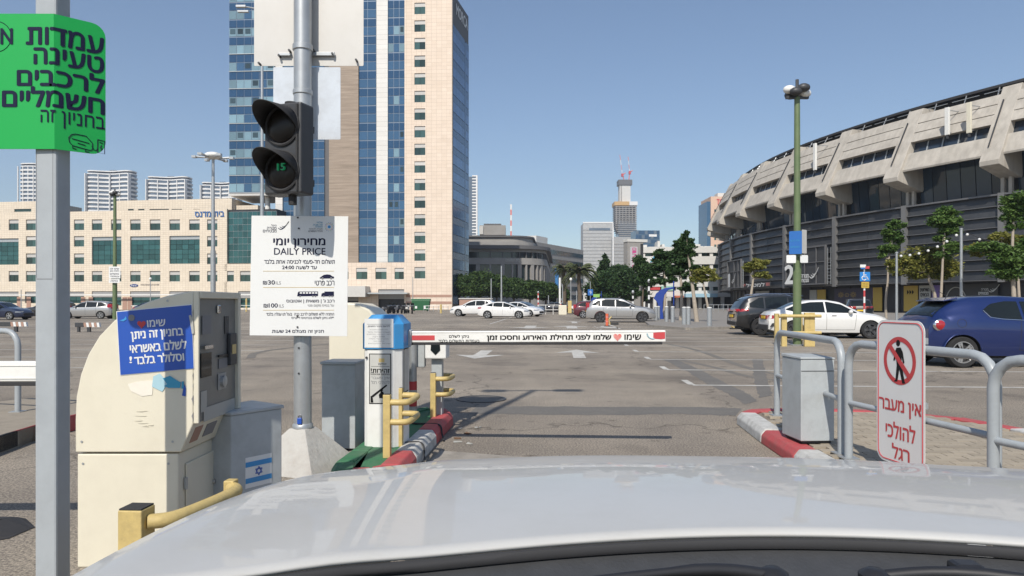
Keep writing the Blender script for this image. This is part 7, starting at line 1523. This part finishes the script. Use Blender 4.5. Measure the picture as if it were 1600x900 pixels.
# ---- blue phone-booth canopies, bollards, delineator, bin
def booth(label, px, d, sc_, py_b):
    t = thing('information_kiosk', label, 'kiosk', (P(px, HY, d).x, d, .10), R(-12)); b = M('kiosk_blue', (.02, .055, .28), .35, .1, var=.1) if 'kiosk_blue' not in bpy.data.materials else bpy.data.materials['kiosk_blue']; s = sc_
    outl = [(-.80*s, 1.55*s), (-.62*s, 1.95*s), (-.30*s, 2.22*s), (.10*s, 2.38*s), (.62*s, 2.45*s), (.68*s, 2.45*s), (.66*s, 2.32*s), (.28*s, 2.22*s), (.02*s, 1.85*s), (-.10*s, 1.30*s), (-.12*s, .6*s), (-.05*s, 0), (-.45*s, 0), (-.42*s, .7*s), (-.5*s, 1.2*s), (-.66*s, 1.45*s)]
    part('canopy', MB().prism(outl, -.30*s, .30*s), b, t, smooth=35, bevel=.02); part('mast', MB().tube([(.70*s, 0, 0), (.70*s, 0, 2.9*s)], .05*s, 8), b, t); part('screen', MB().box(.22*s, .52*s, -.08, .06, 1.4*s, 1.75*s), K['paleprint'], t, bevel=.01); part('stand', MB().box(.22*s, .5*s, -.06, .05, .0, 1.39*s), K['darkmetal'], t); return t
booth('curved royal blue information kiosk among the bollards', 1038, 54, 1.0, 503); booth('second curved blue kiosk far behind the silver SUV', 932, 100, 1.0, 486)
bol = None
for k, (px, py) in enumerate(((1025, 500.5), (1028.5, 500), (1041.5, 502.5), (1051, 503.5), (1069, 507), (1075.5, 507), (1108.5, 509.5), (1152.5, 506), (1237, 504))):
    g = G(px, py, .1); lab = ('short grey bollard left of the blue kiosk', 'short grey bollard touching the blue kiosk', 'short grey bollard right of the kiosk screen', 'short grey bollard right of the blue kiosk mast', 'grey bollard left of the tallest young tree', 'grey bollard nearest the tallest young tree', 'grey bollard below the yellowish leaning tree', 'grey bollard behind the yellow ring marker', 'grey bollard behind the white sedan roof')[k]
    t = thing('bollard', lab, 'bollard', (g.x, g.y, .10), 0, 'grey bollards along the arena pavement')
    if bol is None:
        bol = (MB().tube([(0, 0, 0), (0, 0, .95)], .13, 14).mesh('shaft', K['galv'], 40), MB().lathe([(.13, .951), (.135, .97), (.09, 1.0), (.02, 1.01)], n=14).mesh('cap', K['white'], 40))
    link('shaft', bol[0], t); link('cap', bol[1], t)
g = G(1150, 514.5); t = thing('ring_marker', 'round yellow marker with a black base standing on the lot', 'marker', (g.x, g.y, 0)); part('ring', MB().lathe([(.26, -.05), (.30, 0), (.26, .05), (.16, .05), (.14, 0), (.16, -.05)], (0, 0, .30), 20, 'y'), K['yellow'], t, smooth=50); part('foot', MB().box(-.3, .3, -.12, .12, 0, .07), K['blackmatte'], t, bevel=.02)
g = G(948.5, 510); t = thing('delineator_post', 'orange flexible delineator post beside the silver SUV', 'delineator', (g.x, g.y, 0)); part('tube', MB().tube([(0, 0, .03), (0, 0, .72)], .085, 12), K['orange'], t, smooth=40); part('base', MB().lathe([(.16, 0), (.16, .03), (.05, .05)], n=14), K['blackmatte'], t)
for z in (.25, .5): part('band', MB().lathe([(.088, z), (.088, z+.06)], n=12), K['pinkred'], t)
g = G(953.5, 507.5); t = thing('wheel_clamp', 'small yellow bracket with a black foot behind the orange delineator', 'clamp', (g.x, g.y, 0)); part('bracket', MB().tube([(0, 0, 0), (-.1, 0, .3), (.08, 0, .5)], .045, 6), K['yellow'], t); part('foot', MB().box(0, .5, -.1, .1, 0, .12), K['blackmatte'], t, bevel=.03)
sheet('bay_line', [gu(940, 509.5), gu(966, 512), gu(966, 513.5), gu(936, 511.5)], K['road_white'])
# green dumpster, motorcycles, low fences at the tower base
g = G(658, 486.3); t = thing('dumpster', 'dark green metal dumpster by the cream tower wall', 'dumpster', (g.x, g.y, 0)); part('bin', MB().hexa([(-1.3, -.7, .15), (1.3, -.7, .15), (1.3, .7, .15), (-1.3, .7, .15)], [(-1.5, -.85, 1.75), (1.5, -.85, 1.75), (1.5, .85, 1.75), (-1.5, .85, 1.75)]), K['dumpster'], t, bevel=.03); part('lid', MB().prism([(-.87, 1.76), (.87, 1.76), (.6, 2.05), (-.6, 2.05)], -1.55, 1.55, 'x'), K['dumpster'], t, bevel=.03)
for x in (-.9, .5): part('notice', MB().box(x, x+.35, -.84, -.80, .45, .85), K['signwhite'], t)
for x in (-1.1, 1.1): part('caster', MB().lathe([(.15, -.05), (.15, .05)], (x, -.4, .15), 10, 'y'), K['blackmatte'], t)
moto = None
def motorcycle(label, px, py, rz, mat):
    g = G(px, py); t = thing('motorcycle', label, 'motorcycle', (g.x, g.y, 0), rz, 'motorcycles by the tower')
    for x in (-.62, .68): part('wheel', MB().lathe([(.24, -.05), (.31, -.06), (.31, .06), (.24, .05)], (x, 0, .31), 16, 'y'), K['rubber'], t)
    part('body', MB().prism([(-.75, .55), (-.4, .45), (.3, .42), (.55, .75), (.42, .95), (.2, .85), (-.1, .78), (-.8, .82)], -.16, .16), mat, t, bevel=.04); part('fork', MB().tube([(.68, 0, .31), (.45, 0, 1.0)], .035, 6).tube([(.45, -.33, 1.03), (.45, .33, 1.03)], .025, 6), K['chrome'], t); part('seat', MB().box(-.75, .1, -.14, .14, .80, .9), K['blackmatte'], t, bevel=.04); part('windscreen', MB().prism([(.52, .95), (.40, 1.35), (.37, 1.34), (.46, .95)], -.2, .2), K['carglass'], t)
for k, (px, py) in enumerate(((604, 489.5), (611, 490.2), (618, 489.6), (630, 490), (637, 489.6), (644, 490.2))): motorcycle(('silver scooter first in the row by the tower door', 'black motorcycle second in the row by the tower door', 'grey scooter third in the row by the tower door', 'dark scooter fourth in the row by the tower door', 'pale motorcycle fifth in the row by the tower door', 'black scooter last in the row, beside the dumpster')[k], px, py, R(60+k*7), (K['alloy'], K['black'], K['galv'], K['darkmetal'], K['white'], K['black'])[k])
def fence(label, px0, px1, py, h, n, mat):
    a, b = G(px0, py), G(px1, py); d = b-a; t = thing('railing', label, 'railing', a, math.atan2(d.y, d.x), 'low railings at the lot edge'); L_ = d.length
    for z in (h, h*.5): part('rail', MB().tube([(0, 0, z), (L_, 0, z)], .035, 6), mat, t)
    for k in range(n+1): part('post', MB().tube([(L_*k/n, 0, 0), (L_*k/n, 0, h)], .04, 6), mat, t)
fence('low grey railing in front of the office shopfronts', 205, 395, 488.5, 1.0, 14, K['galv']); fence('low white railing before the black sedan', 841, 876, 491.5, 1.1, 3, K['white']); fence('grey railing along the pavement before the arena entrance', 1100, 1160, 489, 1.1, 8, K['galv']); fence('low grey railing by the dumpster', 662, 700, 487, .9, 5, K['galv'])
for px, py, lab in ((385, 487, 'yellow bollard post before the office shopfronts'), (689, 489.5, 'yellowish short post beside the white crossover')):
    g = G(px, py); t = thing('yellow_post', lab, 'post', (g.x, g.y, 0)); part('shaft', MB().tube([(0, 0, 0), (0, 0, 2.0 if px < 400 else 1.1)], .14, 10), K['yellow'], t, smooth=40); part('cap', MB().ball((0, 0, 2.0 if px < 400 else 1.1), (.14, .14, .08), 8, 5), K['yellow'], t)
g = G(879, 492); t = thing('gate_post', 'pale yellow gate block with white post beside the palms', 'gate', (g.x, g.y, 0)); part('block', MB().box(-.45, .45, -.3, .3, 0, 1.1), K['cream'], t, bevel=.05); part('post', MB().tube([(-.3, 0, 1.3), (-.3, 0, 4.2)], .12, 8), K['white'], t)
part('flag', MB().box(.6, 1.0, -.2, .2, .2, 1.6), K['yellow'], t)
plate('street_sign', 'blue square road sign above the silver SUV tail', 918.5, 926.5, 452, 461.5, 95, K['signblue'], 0, lambda t, b, s: (text('↑', K['signwhite'], t, b.x(920.5), b.x(924.5), b.h(460), b.h(454), y=-.02), part('pole', MB().tube([(0, .06, 0), (0, .06, b.h(440))], .05, 6), K['galv'], t)))
plate('street_sign', 'small green and yellow sign right of the blue square one', 927, 937, 459.5, 464.5, 96, M('sign_lime', (.25, .48, .12), .5), 0, lambda t, b, s: part('pole', MB().tube([(0, .06, 0), (0, .06, b.h(462))], .05, 6), K['galv'], t))
plate('billboard', 'narrow tall blue advertising screen on the street left of the palms', 867.5, 873, 419, 452, 150, M('billboard_blue', (.03, .16, .38), .5, var=.6, scale=.5), 0, lambda t, b, s: part('pole', MB().tube([(0, .3, 0), (0, .3, b.h(440))], .2, 8), K['galv'], t), 'billboard', .4)
t = thing('apartment_block', 'small cream apartment block far down the street', 'building', P(893, HY, 420)-Vector((0, 0, CAMH)), 0); bx('wall', K['carpark'], t, -9, 9, 0, 12, 0, CAMH+(HY-446)/FPX*420)
for k in range(3):
    for j in range(5): ubox('window', K['winglass'], t, -7.5+j*3.2, -5.8+j*3.2, -.1, .2, 3+k*3.2, 4.6+k*3.2)
bx('roof_box', K['carpark'], t, -3, 4, 2, 7, CAMH+(HY-446)/FPX*420, CAMH+(HY-441)/FPX*420)
t = thing('utility_hut', 'pale low utility hut behind the white crossover', 'hut', P(743, HY, 100)-Vector((0, 0, CAMH))); part('wall', MB().box(-2.3, 2.3, 0, 2, 0, 1.9), K['pinkband'], t, bevel=.03); part('roof', MB().box(-2.4, 2.4, -.1, 2.1, 1.9, 2.05), K['alu'], t); part('door', MB().box(-.4, .4, -.03, 0, .05, 1.7), K['galv'], t)
# pedestrians' planters / dark hedge line closing the far edge of the lot
# ================================================================ the car we sit in: bonnet, scuttle, wipers
own = thing('own_car', 'glossy silver white car bonnet with black scuttle and wipers in the foreground', 'car', (0, 0, 0), PSI)
CXO = .36                                            # car centre line lies to the right of the eye
def bonnet_z(l, v):
    t = v-.95; z = .996+.0265*t-.143*t*t
    if t > 1.0: z -= .55*(t-1.0)**2
    a = abs(l); z += (.022-.095*(v-.9))*min(1.0, a/.87)**3
    z += .006*math.exp(-((a-.62)/.07)**2)*max(0, 1-abs(v-1.2)/1.1)       # soft crease towards the wings
    if a > .84: z -= 9.0*(a-.84)**2
    return z
def cowl_v(l): return .955-.42*l*l
def side_l(v): return .93 - .10*max(0, v-1.35)**2*1.4
rows = []
for i in range(49):
    row = []
    for j in range(61):
        s = -1+2*j/60; l = s*side_l(.95+1.3*i/48)
        v0 = cowl_v(l); v = v0+(2.28-.25*s*s-v0)*(i/48)
        row.append((CXO+l, v, bonnet_z(l, v)))
    rows.append(row)
pnt = M('silver_white_paint', (.47, .47, .455), .55, .05, var=.03, scale=3, coat=.5, dirt=(.38, .37, .34), dscale=7, damt=.3); nodes(pnt)[2].inputs['Coat Roughness'].default_value = .035
ob = part('bonnet', MB().grid(rows), pnt, own, smooth=60, fix=False); sd = ob.modifiers.new('thick', 'SOLIDIFY'); sd.thickness = .006; sd.offset = -1
# wings and nose down to the bumper
def skirt(name, edge, down, mat):
    part(name, MB().grid([edge, [(p[0]+d[0], p[1]+d[1], p[2]+d[2]-.02) for p, d in zip(edge, down[0])], [(p[0]+d[0], p[1]+d[1], p[2]+d[2]) for p, d in zip(edge, down[1])]]), mat, own, smooth=60)
le = [(r[0][0]-.0, r[0][1], r[0][2]-.004) for r in rows]; re_ = [(r[-1][0], r[-1][1], r[-1][2]-.004) for r in rows]; fe = [(p[0], p[1], p[2]-.004) for p in rows[-1]]
skirt('front_wing', le, ([(-.03, 0, -.14)]*len(le), [(-.02, 0, -.55)]*len(le)), pnt); skirt('front_wing', re_, ([(.03, 0, -.14)]*len(le), [(.02, 0, -.55)]*len(le)), pnt); skirt('front_bumper', fe, ([(0, .07, -.15)]*len(fe), [(0, .06, -.45)]*len(fe)), pnt)
# black scuttle panel behind the bonnet
rows = []
for i in range(10):
    row = []
    for j in range(41):
        l = -.80+1.6*j/40; v = cowl_v(l)-.004-.34*i/9; z = bonnet_z(l, cowl_v(l))-.020-.012*min(i, 3)+.0042*max(0, i-2)**1.0; row.append((CXO+l, v, z))
    rows.append(row)
part('scuttle_panel', MB().grid(rows), M('scuttle_plastic', (.05, .052, .055), .45, var=.2, scale=30, bump=.1, bscale=200), own, smooth=60)
part('bonnet_seal', MB().tube([(CXO+(-.80+1.6*j/40), cowl_v(-.80+1.6*j/40)-.006, bonnet_z(-.80+1.6*j/40, cowl_v(-.80+1.6*j/40))-.012) for j in range(41)], .007, 6), K['blackmatte'], own, smooth=60)
def wiper(piv, la, l0, l1, z0):
    def pt(l, dv, z): return (CXO+l, cowl_v(l)-dv, z)
    w = part('wiper_arm', MB().tube(smooth_path([pt(piv, .085, z0), pt(piv*.7+la*.3, .088, z0+.010), pt(la, .098, z0+.006)], 6), [.008]*7+[.006]*6, 8), K['black'], own, smooth=60)
    part('wiper_blade', MB().tube(smooth_path([pt(l0, .108, z0-.004), pt((l0+l1)/2, .112, z0+.003), pt(l1, .116, z0-.004)], 8), .0055, 6), K['blackmatte'], w, smooth=60)
    part('wiper_pivot', MB().lathe([(.018, z0-.03), (.018, z0+.004), (.009, z0+.010)], (CXO+piv, cowl_v(piv)-.085, 0), 14), K['black'], w, smooth=50)
wiper(-.10, -.42, -.66, -.14, .972); wiper(.02, .42, .0, .74, .972)
part('washer_nozzle', MB().box(CXO+.12, CXO+.155, cowl_v(.1)-.075, cowl_v(.1)-.045, .965, .985), K['black'], own, bevel=.006)
for s_ in (-1, 1): part('lower_body', MB().box(CXO-.86*s_-.03, CXO-.86*s_+.03, -1.0, .9, .3, .9), pnt, own)
# ================================================================ air
hz = bpy.data.materials.new('air'); hz.use_nodes = True; hn = hz.node_tree
hn.nodes.remove(hn.nodes['Principled BSDF']); pv_ = hn.nodes.new('ShaderNodeVolumePrincipled'); pv_.inputs['Color'].default_value = (.86, .92, 1.0, 1); pv_.inputs['Density'].default_value = HAZE; pv_.inputs['Anisotropy'].default_value = .25
hn.links.new(pv_.outputs[0], hn.nodes['Material Output'].inputs['Volume'])
if HAZE > 0:
    hb_ = struct('haze', MB().box(-1400, 1400, -500, 1500, -1.0, 260), hz, kind='stuff')
bpy.data.scenes.remove(WORK)
